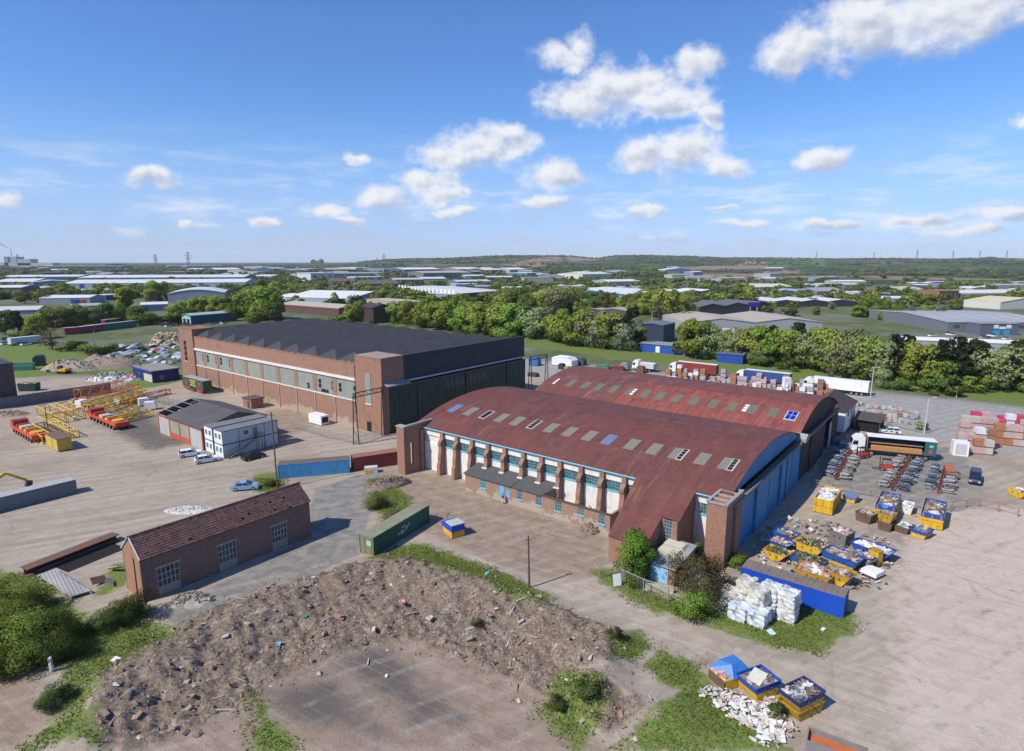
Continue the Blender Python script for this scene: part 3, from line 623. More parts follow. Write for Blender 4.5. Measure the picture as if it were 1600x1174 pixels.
for k, u in enumerate([78.1,74.1,70.2,66.6,63.0,59.4,55.8,52.1,48.3,44.8,40.8,37.1,33.3,29.7,26.0]):
    y = u - 23.5; w = .85
    if k in (2, 5, 12, 14):                   # stripped skylights: frame and dark gaps
        if k in (12, 14): MB().mat(SKYL); on_arch(5.5, 8.7, y - .1, y + 1.1, zB, .05, MB().mat(SKYL)).build('skylight', Bh)
        y2 = y - .55 if k in (12, 14) else y; w2 = .42 if k in (12, 14) else .6
        fr = on_arch(5.5, 8.7, y2 - w2 - .1, y2 + w2 + .1, zB, .05, MB().mat(M((0.50, 0.47, 0.42), .7))).build('skylight_frame', Bh, label='skylight frame with its panes missing')
        for q in range(4 if k != 2 else 1):
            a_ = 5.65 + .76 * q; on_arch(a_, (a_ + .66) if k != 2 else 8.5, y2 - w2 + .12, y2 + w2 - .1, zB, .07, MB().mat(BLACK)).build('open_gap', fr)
    else:
        on_arch(5.5, 8.7, y - w, y + w, zB, .05, MB().mat(SKYB if k in (0, 9) else SKYL)).build('skylight', Bh, label='faded blue skylight sheet' if k in (0, 9) else None)
# front wall with its band of windows
LIME = M((0.74, 0.71, 0.65), 0.85, 0.12, 0.6, 0.4, (0.42, 0.36, 0.29))
b = MB().mat(LIME).box(0, .35, 0, 58, 0, 5.2); b.box(0, .35, 0, 58, 6.62, 7.75); b.box(.22, .4, 0, 58, 5.2, 6.62); b.build('front_wall', Bh)
MB().mat(M((0.16, 0.27, 0.38), .7)).box(-.25, .2, -.2, 58, 7.75, 7.98).build('eaves_board', Bh); g_ = MB().mat(TEAL); g_.tube((-.42, -.4, 7.9), (-.42, 58.2, 7.9), .1); g_.build('gutter', Bh)  # fascia board, bluish shade under the eaves put into its colour
BUT = [(0, 0), (-1.5, 0), (-1.45, 2.1), (-1.15, 2.6), (-1.2, 3.4), (-.95, 4.7), (-.95, 5.3), (-1.15, 5.7), (-1.15, 6.1), (-.5, 6.7), (-.5, 7.72), (0, 7.72)]
BPOS = [74.4,70.8,67.25,63.65,60.0,56.15,52.6,49.1,45.3,41.7,38.1]
for u in BPOS:
    y = u - 23.5
    o = MB().mat(BRICK_T).prism(BUT, y - .36, y + .36).build('buttress', Bh)
    if 64 > u > 48: MB().mat(WHITE).box(-1.45, -1.1, y - .5, y + .5, 3.62, 3.78).build('lead_flashing', o)
edges = [78.0] + BPOS + [34.5, 30.9, 27.4, 24.2]
glz = glass_mat((0.035, 0.075, 0.085))
for i in range(len(edges) - 1):
    y0, y1 = edges[i+1] - 23.5 + .4, edges[i] - 23.5 - .4
    if i == 0: continue
    w_ = MB().mat(glz).box(.14, .2, y0, y1, 5.2, 6.62).build('window', Bh)
    f_ = MB().mat(M((0.17, 0.30, 0.33), .6))
    for q in range(8): f_.box(.09, .15, y0 + (y1-y0)*q/7 - .03, y0 + (y1-y0)*q/7 + .03, 5.2, 6.62)
    for q in range(4): f_.box(.1, .15, y0, y1, 5.22 + 1.36*q/3 - .03, 5.22 + 1.36*q/3 + .03)
    f_.build('glazing_bars', w_); MB().mat(TEAL).box(-.12, .14, y0, y1, 4.98, 5.2).build('window_sill', w_)
# blue gable with sliding doors
BLUEC = corr_mat((0.03, 0.20, 0.40), (0.04, 0.235, 0.45), 'x', 0.5, 0.25, 0.5, (0.02, 0.07, 0.15), 0.55, 'z', 0.3)
pts = [(x, zB(x) - .16) for x in [.3 + 34.4*i/24 for i in range(25)]]
MB().mat(BLUEC).prism([(1.4, 8.05)] + [p for p in pts if p[1] > 8.1] + [(34.3, 8.05)], .05, .3).build('gable_panel', Bh); MB().mat(BLACK).prism([(.3, 7.3)] + pts + [(34.7, 7.3)], 1.1, 1.3).build('recess_dark_panel', Bh)  # black panel puts the darkness of the open recess into colour
MB().mat(CONC).prism([(34.7, 7.4)] + pts[::-1] + [(.3, 7.4)], 57.6, 57.95).build('gable_panel', Bh); MB().mat(CONC).box(.3, 34.7, 57.6, 57.9, 0, 7.4).build('end_wall', Bh)
beam = MB().mat(M((0.19, 0.17, 0.15), .8, .3)); beam.box(-1, 36.5, -1.15, -.75, 7.25, 7.65); beam.box(-1, 36.5, -.5, -.2, 7.25, 7.55)
for q in range(16): beam.box(1 + 2.3*q, 1.25 + 2.3*q, -1.1, .05, 7.3, 7.5)
beam.build('door_gear_beam', Bh)
for k in range(5):
    x0 = 3.3 + 6.3 * k; y0 = -.85 if k % 2 else -.62
    d_ = MB().mat(BLUEC).box(x0, x0 + 6.28, y0, y0 + .14, .05, 7.3)
    d_.box(x0, x0 + .2, y0 - .08, y0, .05, 7.3).box(x0 + 6.08, x0 + 6.28, y0 - .08, y0, .05, 7.3)
    d_.build('door_leaf', Bh)
MB().mat(BLACK).box(25.2, 25.7, -.9, -.7, 0, 7).build('door_gap', Bh)
# door towers at both ends: hollow brick piers that carried the door rails
def pier(y0, y1, x0, x1, z, slots, nm):
    o = MB().mat(BRICK_T); cuts = sorted(slots); xs_ = [x0] + [c for s_ in cuts for c in s_[:2]] + [x1]
    for i in range(0, len(xs_), 2): o.box(xs_[i], xs_[i+1], y0, y1, 0, z)
    for (a_, b_, za, zb) in cuts: o.box(a_, b_, y0, y1, 0, za); o.box(a_, b_, y0, y1, zb, z)
    p_ = o.build('door_tower', Bh, label=nm)
    c_ = MB().mat(CONC); c_.box(x0 - .12, x1 + .1, y0 - .1, y0 + .28, z, z + .3).box(x0 - .12, x1 + .1, y1 - .28, y1 + .1, z, z + .3)
    for q in range(5): xx = x0 + (x1 - x0) * q / 4; c_.box(xx - .12, xx + .12, y0, y1, z + .02, z + .26)
    c_.build('concrete_rails', p_)
    MB().mat(BRICK_T).box((x0+x1)/2 - .4, (x0+x1)/2 + .3, y0 - .35, y0, 0, z - 1.0).build('brick_rib', p_)
pier(55.8, 56.25, -3.9, 2.2, 8.7, [(-3.5, -2.8, 1.5, 5.7), (-.85, -.15, 2.6, 5.7)], 'left brick door tower wall pierced by two slots'); MB().mat(BRICK_T).box(-5.0, -3.9, 55.8, 57.75, 0, 8.7).build('door_tower', Bh, label='sunlit narrow front of the left door tower'); MB().mat(CONC).box(-5.1, -3.9, 55.7, 57.85, 8.7, 8.95).build('concrete_cap', Bh)
pier(-1.0, 1.5, -3.3, 2.8, 8.3, [], 'right brick door tower of orange brick')
# lean-to along the front wall, its roof half gone
lw = MB().mat(BRICK_L)
wins = [(61.9,1.05,1.3,2.85),(58.1,1.0,.7,2.75),(56.8,.8,.9,2.2),(54.4,1.0,1.25,2.8),(50.7,1.05,1.25,2.7),(47.1,1.1,1.25,2.75),(43.2,1.1,1.7,2.75),(39.7,1.0,1.3,2.7)]
ed = 65.9
for (u, w, za, zb) in wins:
    lw.box(-3.6, -3.3, u + w/2 - 23.5, ed - 23.5, 0, 2.9); lw.box(-3.6, -3.3, u - w/2 - 23.5, u + w/2 - 23.5, 0, za); lw.box(-3.6, -3.3, u - w/2 - 23.5, u + w/2 - 23.5, zb, 2.9); ed = u - w/2
lw.box(-3.6, -3.3, 38.4 - 23.5, ed - 23.5, 0, 2.9); lw.box(-3.3, 0, 65.6 - 23.5, 65.9 - 23.5, 0, 2.9); lw.box(-3.3, 0, 38.4 - 23.5, 38.7 - 23.5, 0, 2.9)
lean = lw.build('lean_to_wall', Bh)
for i, (u, w, za, zb) in enumerate(wins):
    y = u - 23.5
    if i in (1, 2): MB().mat(M((0.13, 0.38, 0.66), .6)).box(-3.56, -3.45, y - w/2, y + w/2, za, zb).build('blue_door', lean); continue
    MB().mat(glz).box(-3.48, -3.42, y - w/2, y + w/2, za, zb).build('window_pane', lean)
    f_ = MB().mat(TEAL if i < 2 else M((0.22, 0.30, 0.33), .7))
    for q in range(4): f_.box(-3.55, -3.47, y - w/2 + (w - .07)*q/3, y - w/2 + (w - .07)*q/3 + .07, za, zb)
    for q in range(4): f_.box(-3.54, -3.47, y - w/2, y + w/2, za + (zb-za-.06)*q/3, za + (zb-za-.06)*q/3 + .06)
    f_.build('window_frame', lean); MB().mat(TEAL).box(-3.75, -3.5, y - w/2 - .1, y + w/2 + .1, za - .16, za - .02).build('window_sill', lean)
TAR = M((0.085, 0.083, 0.085), 0.85, 0.25, 0.8, 0.4, (0.14, 0.13, 0.12))
b = MB().mat(TAR); b.prism([(-3.85, 2.9), (-.02, 3.75), (-.02, 3.9), (-3.85, 3.05)], 55.9 - 23.5, 66.1 - 23.5); b.prism([(-3.8, 2.9), (-.02, 3.8), (-.02, 3.95), (-3.8, 3.05)], 50.2 - 23.5, 55.8 - 23.5)
b.add([(-3.8, 26.7, 3.05), (-.02, 26.7, 3.95), (-.02, 25.4, 3.9), (-2.0, 25.6, 2.0)], [(0, 1, 2, 3), (3, 2, 1, 0)])
b.build('lean_to_roof', Bh)
MB().mat(M((0.10, 0.07, 0.05), .9)).box(-3.7, -3.2, 38.4 - 23.5, 66 - 23.5, 2.9, 3.0).build('wall_plate', lean)
MB().mat(M((0.36, 0.34, 0.33), .9)).prism([(-3.3, .7), (-.02, .7), (-.02, .75), (-3.3, .75)], 39 - 23.5, 50 - 23.5).build('debris_floor', lean)
f_ = MB().mat(TIMBER)
for q in range(14): f_.tube((-rnd.uniform(.3, 3.2), rnd.uniform(16, 26), .8), (-rnd.uniform(.2, 3.2), rnd.uniform(15.2, 25), rnd.uniform(1.0, 3.1)), .07, 4)
f_.build('fallen_rafters', lean)
f_ = MB().mat(LIME)
for q in range(34): f_.at(-rnd.uniform(.4, 3.1), rnd.uniform(15.3, 26.2), rnd.uniform(.75, 1.3), rnd.random()*6, rnd.uniform(-.6, .6)).box(-.5, .5, -.3, .3, -.03, .03)
f_.mat(M((0.02, .2, .6))).at(-1.4, 25.0, 0).box(-.5, .5, -.5, .5, .7, 1.5); f_.build('fallen_plaster', lean)
# catslide annex at the right end of the front
zA = lambda x: 3.4 + .465 * (x + 10.2)
an = MB().mat(ROOFB)
for dz, fl in ((0, 0), (-.14, 1)):
    q = [(-10.3, 6.3), (-10.3, 11.5), (-.1, 12.8), (-.1, 4.1), (-5.4, 4.1), (-5.4, 6.4)]
    s_ = len(an.v); an.add([(x, y, zA(x) + .12 + dz) for x, y in q], [(0, 5, 2, 1), (5, 4, 3, 2)] if not fl else [(0, 1, 2, 5), (5, 2, 3, 4)])
for i in range(6): an.f.append((i, (i+1) % 6, 6 + (i+1) % 6, 6 + i)); an.mi.append(0)
an.build('annex_roof', Bh)
aw = MB().mat(BRICK_T); aw.box(-10.2, -9.9, 6.5, 11.4, 0, 3.35)
aw.prism([(-9.9, 0), (-5.6, 0), (-5.6, zA(-5.6) - .05), (-9.9, zA(-9.9) - .05)], 6.5, 6.8); aw.prism([(-5.3, 0), (0, 0), (0, zA(0) - .05), (-5.3, zA(-5.3) - .05)], 4.3, 4.6)
aw.prism([(-9.9, 0), (0, 0), (0, zA(0) - .05), (-9.9, zA(-9.9) - .05)], 11.1, 11.4); aw.box(-5.6, -5.3, 4.3, 5.0, 0, 5.55); aw.box(-5.6, -5.3, 6.1, 6.8, 0, 5.55); aw.box(-5.6, -5.3, 5.0, 6.1, 0, 2.6); aw.build('annex_wall', Bh)
w_ = MB().mat(glz).box(-5.5, -5.44, 5.0, 6.1, 2.6, 5.5).build('annex_window', Bh); f_ = MB().mat(M((0.30, 0.33, 0.33), .7))
for q in range(4): f_.box(-5.56, -5.5, 5.0 + 1.05*q/3, 5.05 + 1.05*q/3, 2.6, 5.5)
for q in range(7): f_.box(-5.56, -5.5, 5.0, 6.1, 2.6 + 2.85*q/6, 2.65 + 2.85*q/6)
f_.build('glazing_bars', w_)
# flat-roofed hut in front of the annex
hut = thing('brick_hut', 'small flat-roofed brick hut with pale blue door beside the bushes', 'hut', UVP(25.6, 63.4), HROT)
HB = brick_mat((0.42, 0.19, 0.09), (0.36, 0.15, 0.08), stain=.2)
MB().mat(HB).box(0, 6.2, 0, 3.3, 0, 2.2).build('walls', hut); MB().mat(M((0.25, 0.50, 0.72), .6, .12)).box(-.08, -.01, .75, 3.0, .05, 1.95).build('door', hut)
MB().mat(corr_mat((0.33, 0.33, 0.32), (0.25, 0.25, 0.24), 'y', .3, .3, .5, (.15, .14, .12), .9, 'x')).prism([(-.3, 2.2), (6.4, 2.75), (6.4, 2.87), (-.3, 2.32)], -.2, 3.5).build('roof', hut)
for q in range(2):
    pb = thing('pallet_load', ['cream slab pack, the front one of two on the hut roof', 'cream slab pack, the rear one of two on the hut roof'][q], 'slab pack', UVP(26.2, 65.6 + 1.75*q, 2.5 + .13*q), HROT)
    for k in range(3): MB().mat(M((0.56, 0.52, 0.42), .8, .15)).box(0, 1.5, .12*k - .05, 2.6, .19*k, .19*k + .15).build('slab', pb)

# ---- arched hangar, far
Ch = thing('arched_hangar', 'far arched hangar whose roof is patched bright red between grey-green skylights', 'hangar', UVP(23.6, 109.7), HROT)
zC = lambda x: 11.9 - 3.6 * ((x - 15.6) / 16.2)**2
barrel(Ch, [(x, zC(x)) for x in [-.1 + 33.0*i/30 for i in range(31)]], -.4, 56.5, ROOFC)
GGS = M((0.145, 0.14, 0.10), .7, .2, 2.0, .3, (.2, .19, .15))
for k, u in enumerate([73.4,69.5,66.2,62.5,58.6,55.0,51.6,48.0,44.4,40.5,36.9,33.1,29.4]):
    on_arch(3.7, 7.0, u - 24.6, u - 22.9, zC, .05, MB().mat(GGS)).build('skylight', Ch)
for (u, w, x0) in [(77.2, .35, 3.4), (57.6, .4, 3.7), (34.2, .45, 3.8)]:
    fr = on_arch(x0, x0 + 3.0, u - 23.6 - w, u - 23.6 + w, zC, .09, MB().mat(M((0.16, 0.10, 0.09), .8))).build('skylight_frame', Ch)
    for q in range(3): on_arch(x0 + .15 + .98*q, x0 + .85 + .98*q, u - 23.6 - w + .05, u - 23.6 + w - .05, zC, .12, MB().mat(WHITE)).build('loose_pane', fr)
sp_ = on_arch(3.4, 6.6, 1.4, 3.4, zC, .1, MB().mat(M((0.45, 0.5, 0.58), .5))).build('solar_panel', Ch)
for q in range(2):
    for w in range(2): on_arch(3.6 + 1.5*q, 4.95 + 1.5*q, 1.6 + .85*w, 2.35 + .85*w, zC, .13, MB().mat(M((0.01, 0.022, 0.30), .3))).build('solar_cell', sp_)
DKB = corr_mat((0.035, 0.027, 0.024), (0.045, 0.034, 0.03), 'x', 0.4, .3, .4, (.06, .05, .04), .7)
pts = [(x, zC(x) - .16) for x in [.3 + 32*i/24 for i in range(25)]]
MB().mat(DKB).prism([(.3, 7.2)] + pts + [(32.3, 7.2)], .05, .3).build('gable_panel', Ch); MB().mat(DKB).prism([(32.3, 7.2)] + pts[::-1] + [(.3, 7.2)], 55.6, 55.9).build('gable_panel', Ch)
MB().mat(CONC).box(.3, 32.3, 55.6, 55.9, 0, 7.2).build('end_wall', Ch); MB().mat(BRICK_T).box(32.0, 32.4, .4, 55.5, 0, 8.0).build('back_wall', Ch)
b = MB().mat(M((0.19, 0.17, 0.15), .8, .3)); b.box(-.5, 31, -1.15, -.75, 7.15, 7.5)
for q in range(14): b.box(.5 + 2.2*q, 1.0*.75 + 2.2*q, -1.1, .05, 7.2, 7.4)
b.build('door_gear_beam', Ch)
for k in range(5):
    if k == 3: continue
    x0 = .5 + 6.3*k; MB().mat(DKB).box(x0, x0 + 6.2, -.7 - .2*(k % 2), -.55 - .2*(k % 2), .05, 7.15).build('door_leaf', Ch)
MB().mat(M((0.38, 0.40, 0.44), .6)).box(24.2, 25.6, -.75, -.55, .1, 5.5).build('door_panel', Ch)
b = MB().mat(CONC); b.prism([(-.9, 8.0), (.3, 8.7), (1.5, 8.3), (1.5, 7.5), (-.9, 7.4)], -1.6, .9); b.build('valley_capping', Ch)
# ------------------------------------------------------------------ smaller buildings of the site (x along v, y along u)
def H(name, label, cat, u, v, z=0.0, rz=0.0, group=None): return thing(name, label, cat, UVP(u, v, z), HROT + rz, group)
def to_uv(px, py, z=0.0): p = g(px, py, z); return p.x*UX + p.y*UY, p.x*UY + p.y*(-UX)

# brick shed with clay tiles in the foreground
h = H('brick_shed', 'long low brick shed with purple-brown tiled roof and three white lattice windows', 'shed', 71.2, 23.25)
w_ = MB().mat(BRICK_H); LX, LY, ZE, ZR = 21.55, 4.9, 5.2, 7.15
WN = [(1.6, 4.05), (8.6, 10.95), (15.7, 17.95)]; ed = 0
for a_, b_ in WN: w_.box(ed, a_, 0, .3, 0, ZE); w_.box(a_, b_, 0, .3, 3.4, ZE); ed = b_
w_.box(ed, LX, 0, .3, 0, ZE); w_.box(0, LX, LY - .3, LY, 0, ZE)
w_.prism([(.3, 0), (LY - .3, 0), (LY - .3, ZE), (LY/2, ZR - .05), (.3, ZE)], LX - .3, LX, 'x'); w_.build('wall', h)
gw = MB().mat(HB).prism([(.3, 0), (1.55, 0), (1.55, ZE + .9), (.3, ZE)], 0, .3, 'x'); gw.prism([(2.0, 0), (LY - .3, 0), (LY - .3, ZE), (LY/2, ZR - .05), (2.0, ZR - .4)], 0, .3, 'x'); gw.box(0.02, .28, 1.55, 2.0, 4.8, ZE + .9)  # lit gable keeps the orange brick; the other walls take the darkened one
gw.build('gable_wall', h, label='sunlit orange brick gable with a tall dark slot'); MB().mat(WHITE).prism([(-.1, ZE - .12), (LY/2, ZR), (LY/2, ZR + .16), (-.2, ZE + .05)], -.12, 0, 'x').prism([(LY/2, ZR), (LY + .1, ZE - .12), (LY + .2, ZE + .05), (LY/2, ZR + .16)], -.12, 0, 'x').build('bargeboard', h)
for a_, b_ in WN:
    p_ = MB().mat(glass_mat((0.02, 0.03, 0.035))).box(a_, b_, .16, .2, 1.0, 3.4).build('window', h); f_ = MB().mat(M((.46, .45, .42), .8, .15))
    for q in range(6): x = a_ + (b_ - a_ - .07)*q/5; f_.box(x, x + .06, .06, .15, 1.0, 3.4)
    for q in range(4): f_.box(a_, b_, .07, .14, 1.0 + 2.33*q/3, 1.07 + 2.33*q/3)
    f_.build('window_frame', p_); MB().mat(M((0.30, 0.27, 0.25), .9)).box(a_, b_, .05, .2, .05, .98).build('infill_panel', h); MB().mat(CONC).box(a_ - .2, b_ + .2, -.04, .1, 3.4, 3.6).build('lintel', h)
m, t = base_mat('clay_tiles')
o = t.n('ShaderNodeTexCoord').outputs['Object']; x, y, z = t.sep(o)
bt = t.n('ShaderNodeTexWhiteNoise', {'Vector': t.comb(t.math('FLOOR', t.math('DIVIDE', x, 0.33)), t.math('FLOOR', t.math('DIVIDE', y, 0.31)), 0.0)}, noise_dimensions='2D').outputs[0]
nn = t.noise(o, .5, 5, .65); n2 = t.noise(o, 3, 4, .7)
col = t.mix(bt, (0.075, 0.042, 0.042), (0.16, 0.082, 0.075)); col = t.mix(t.math('MULTIPLY', t.ramp(nn, .5, .7), .6), col, (0.07, 0.06, 0.055)); col = t.mix(t.math('MULTIPLY', t.ramp(n2, .66, .74), .7), col, (0.23, 0.20, 0.15))
finish(t, col, .85, 0, n2, .3, .03); TILES = m
tl = MB().mat(TILES); nrow, ncol = 10, 66
for side in (0, 1):
    for r_ in range(nrow):
        f0, f1 = r_ / nrow, (r_ + 1.12) / nrow
        yy = lambda f: (-.25 + f * (LY/2 + .25)) if side == 0 else (LY + .25 - f * (LY/2 + .25))
        zz = lambda f: ZE - .12 + f * (ZR - ZE + .12)
        for c_ in range(ncol):
            if rnd.random() < .006 and side == 0: continue
            xa = -.15 + (LX + .3) * c_ / ncol; xb = xa + (LX + .3) / ncol - .035; j = rnd.uniform(0, .025)
            p_ = [(xa, yy(f0), zz(f0) + .10 + j), (xb, yy(f0), zz(f0) + .13 + j), (xb, yy(f1), zz(f1) + .06 + j), (xa, yy(f1), zz(f1) + .03 + j)]
            q_ = (p_[0][0], p_[0][1], p_[0][2] - .09), (p_[1][0], p_[1][1], p_[1][2] - .09)
            tl.add(p_ + [q_[0], q_[1]], [(0, 1, 2, 3) if side == 0 else (3, 2, 1, 0), (4, 5, 1, 0)])
tl.build('roof_tiles', h, kind='stuff'); u_ = MB().mat(BLACK); u_.prism([(-.2, ZE - .08), (LY/2, ZR - .02), (LY + .2, ZE - .08), (LY/2, ZR - .1)], -.1, LX + .1, 'x'); u_.build('roof_underlay', h)
r_ = MB().mat(TILES)
for k in range(44): r_.tube((-.15 + .5*k, LY/2, ZR + .06), (.33 + .5*k, LY/2, ZR + .08), .14, 6)
r_.build('ridge_tiles', h, kind='stuff')

# workshop with orange frame
ws = H('workshop', 'wide workshop with a holed grey roof and orange-framed sliding doors', 'workshop', 122.2, 53.8)
ORF = M((0.48, 0.11, 0.05), .6, .2, 1, .3, (.2, .1, .07)); PALE = corr_mat((0.40, 0.40, 0.38), (0.44, 0.44, 0.42), 'y', .3, .2, .3, (.30, .26, .22), .7)
PALEO = corr_mat((0.30, 0.29, 0.23), (0.34, 0.32, 0.26), 'y', .3, .2, .5, (.22, .18, .14), .7)
MB().mat(BRICK_H).prism([(.15, 0), (14, 0), (14, 4.6), (7.6, 6.6), (.15, 4.5)], 0, .3).build('gable_wall', ws); MB().mat(BRICK_H).prism([(.15, 0), (14, 0), (14, 4.6), (7.6, 6.6), (.15, 4.5)], 20.6, 20.9).build('gable_wall', ws); MB().mat(BRICK_H).box(13.7, 14, .3, 20.6, 0, 4.5).build('back_wall', ws)
f_ = MB().mat(ORF).box(-.05, .2, 0, 20.9, 4.05, 4.5)
for y in (0, 5.6, 10.2, 14.9, 20.5): f_.box(-.04, .2, y, y + .4, 0, 4.05)
f_.build('door_frame', ws)
for i, (a_, b_, mt) in enumerate([(.4, 5.6, PALE), (6.0, 10.2, PALEO), (10.6, 14.9, PALEO), (15.3, 20.5, PALE)]):
    d_ = MB().mat(mt).box(.05, .14, a_, b_, .05, 4.05).build('door_leaf', ws)
    if i in (1, 2): MB().mat(ORF).box(0.0, .05, a_, b_, .1, 1.3).build('kick_panel', d_)
RS = corr_mat((0.085, 0.082, 0.082), (0.10, 0.097, 0.095), 'y', .3, .3, .4, (.16, .15, .14), .85, 'x', .3)
rf = MB().mat(RS); sl = 2.05 / 7.9
rf.prism([(-.3, 4.45), (7.6, 6.55), (7.6, 6.68), (-.3, 4.58)], -.2, 16.2); rf.prism([(7.6, 6.55), (14.3, 4.5), (14.3, 4.63), (7.6, 6.68)], -.2, 21.1); rf.prism([(5.8, 6.07), (7.6, 6.55), (7.6, 6.68), (5.8, 6.2)], 17.2, 18.0); rf.build('roof', ws)
rt = MB().mat(M((0.30, 0.28, 0.26), .8))
rt.prism([(-.3, 4.45), (7.6, 6.55), (7.6, 6.7), (-.3, 4.6)], 20.7, 21.1)
for k in range(5): x = -.2 + 1.9*k; rt.box(x, x + .12, 16.2, 20.8, 4.5 + .2658*(x+.3), 4.6 + .2658*(x+.3))
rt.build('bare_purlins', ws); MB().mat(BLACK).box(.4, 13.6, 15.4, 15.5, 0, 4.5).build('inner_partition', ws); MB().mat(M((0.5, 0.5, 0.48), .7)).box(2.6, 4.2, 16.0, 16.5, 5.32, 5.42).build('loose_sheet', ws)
# stacked site cabins
CAB = M((0.46, 0.50, 0.52), .6, .1, .6, .3, (.30, .31, .31)); CABW = M((0.72, 0.73, 0.72), .5, .08); CABR = M((0.17, 0.18, 0.18), .85, .2, .6, .4, (.25, .25, .24)); NAVY = M((0.02, 0.04, 0.11), .6)
def cabin(u, v, z, L, lab, door):
    c = H('site_cabin', lab, 'cabin', u, v, z, group='stacked site cabins')
    MB().mat(CAB).box(0.06, L, 0, 3.3, .08, 2.62).build('walls', c); MB().mat(CABW).box(0, .06, .05, 3.25, .1, 2.6).build('end_panel', c)
    f_ = MB().mat(NAVY)
    for zz in (0, 2.6): f_.box(-.03, L + .03, -.04, .04, zz, zz + .1); f_.box(-.03, .05, -.04, 3.34, zz, zz + .1)
    for x in (0, L/3.6, L/1.35, L - .1): f_.box(x, x + .1, -.03, .02, .1, 2.6)
    f_.build('frame', c); MB().mat(CABR).box(-.05, L + .05, -.05, 3.35, 2.7, 2.76).build('roof', c)
    for y in (.55, 2.0):
        w_ = MB().mat(CABW).box(-.05, 0, y - .05, y + .8, 1.0, 2.15).build('window_frame', c); MB().mat(GLASS).box(-.07, -.05, y + .04, y + .34, 1.08, 2.07).build('window_pane', w_); MB().mat(GLASS).box(-.07, -.05, y + .42, y + .72, 1.08, 2.07).build('window_pane', w_)
    if door:
        w_ = MB().mat(CABW).box(L*.36, L*.36 + 1.2, -.05, 0, 1.0, 2.1).build('window_frame', c); MB().mat(GLASS).box(L*.36 + .1, L*.36 + 1.1, -.07, -.05, 1.1, 2.0).build('window_pane', w_)
        MB().mat(M((0.22, 0.20, 0.19), .7)).box(L*.54, L*.54 + .95, -.06, 0, .12, 2.2).build('door', c)
cabin(113.9, 53.8, 0, 11.7, 'lower white cabin behind the foot of the metal stair', 0); cabin(113.9, 53.8, 2.72, 11.7, 'upper white cabin with a brown door at the head of the stair', 1)
cabin(118.1, 53.9, 0, 11.7, 'lower white cabin squeezed between the stair cabin and the workshop', 0); cabin(118.1, 53.9, 2.72, 11.7, 'upper white cabin against the workshop gable', 0)
st_ = H('metal_stair', 'dark metal stair climbing to the upper site cabin', 'stair', 113.2, 54.2)
s_ = MB().mat(DARKST)
for y in (-.45, .35): s_.tube((0, y, .05), (6.2, y, 2.75), .06, 4); s_.tube((0, y, 1.0), (6.2, y, 3.7), .035, 4); s_.tube((6.2, y, 3.7), (7.6, y, 3.7), .035, 4); s_.tube((0, y, 0), (0, y, 1), .035, 4); s_.tube((7.5, y, 0), (7.5, y, 3.7), .05, 4); s_.tube((6.2, y, 0), (6.2, y, 3.7), .05, 4)
s_.build('stringers', st_)
for k in range(13): MB().mat(STEEL).box(.1 + .47*k, .38 + .47*k, -.42, .32, .12 + .205*k, .16 + .205*k).build('tread', st_)
MB().mat(STEEL).box(6.2, 7.6, -.42, .5, 2.66, 2.72).build('landing', st_)
# hut, blue office, dark building, white house
h = H('brick_store', 'small brick store with flat brown roof near the hangar facade', 'store', 147.6, 78.0)
MB().mat(BRICK_T).box(0, 3.4, 0, 4.2, 0, 2.5).build('walls', h); MB().mat(M((0.11, 0.08, 0.075), .8)).box(-.25, 3.65, -.25, 4.45, 2.5, 2.68).build('roof', h); MB().mat(DARKST).box(-.04, 0, .8, 1.8, .05, 2.0).build('door', h)
h = H('blue_office', 'flat-roofed navy and cream office beside the scrap yard', 'office', 204.0, 76.5)
BLU = M((0.015, 0.03, 0.16), .6, .15); MB().mat(BLU).box(0, 8, 0, 15, 0, 3.7).build('walls', h); MB().mat(M((0.55, 0.50, 0.38), .7)).box(-.06, 0, .3, 6.5, .2, 2.6).build('cream_panel', h); MB().mat(M((0.26, 0.25, 0.22), .9)).box(-.3, 8.3, -.3, 15.3, 3.7, 3.95).build('roof', h); MB().mat(M((0.02, 0.06, 0.30), .5)).box(-.36, -.3, -.3, 15.3, 3.3, 3.95).build('fascia', h); MB().mat(GLASS).box(-.08, 0, 9, 10.4, .9, 2.6).build('window', h)
MB().mat(GLASS).box(2, 3.4, -.08, 0, 1, 2.4).build('window', h)
h = H('dark_building', 'tall dark-clad building cut off by the left edge of the photo', 'building', 201.0, 30.5)
MB().mat(corr_mat((0.07, 0.06, 0.058), (0.08, 0.07, 0.065), 'xy', .4, .2, .3, (.1, .09, .085), .7)).box(0, 11.5, 0, 12, 2.2, 11.2).build('cladding', h); MB().mat(CONC).box(.05, 11.45, .05, 12, 0, 2.2).build('plinth', h); MB().mat(DARKST).box(-.15, 11.65, -.15, 12.2, 11.2, 11.45).build('roof', h)
h = H('white_house', 'white rendered house with hipped brown roof next to the far arched hangar', 'house', 22.4, 145.6)
WR = M((0.70, 0.69, 0.66), .8, .06); b = MB().mat(WR); b.box(0, 12.5, -.3, 7.4, .9, 5.6); b.build('walls', h); MB().mat(BRICK_H).box(-.03, 12.53, -.33, 7.43, 0, .9).build('plinth', h)
rf = MB().mat(M((0.085, 0.058, 0.055), .85, .2, 2.0)); a_, b_, c_, d_ = -.45, 12.9, -.75, 7.85
rf.add([(a_, c_, 5.6), (b_, c_, 5.6), (b_, d_, 5.6), (a_, d_, 5.6), (a_ + .02, 3.55, 8.7), (b_ - 4.3, 3.55, 8.7)], [(0, 1, 5, 4), (1, 2, 5), (2, 3, 4, 5), (0, 4, 3), (0, 3, 2, 1)]); rf.build('roof', h)
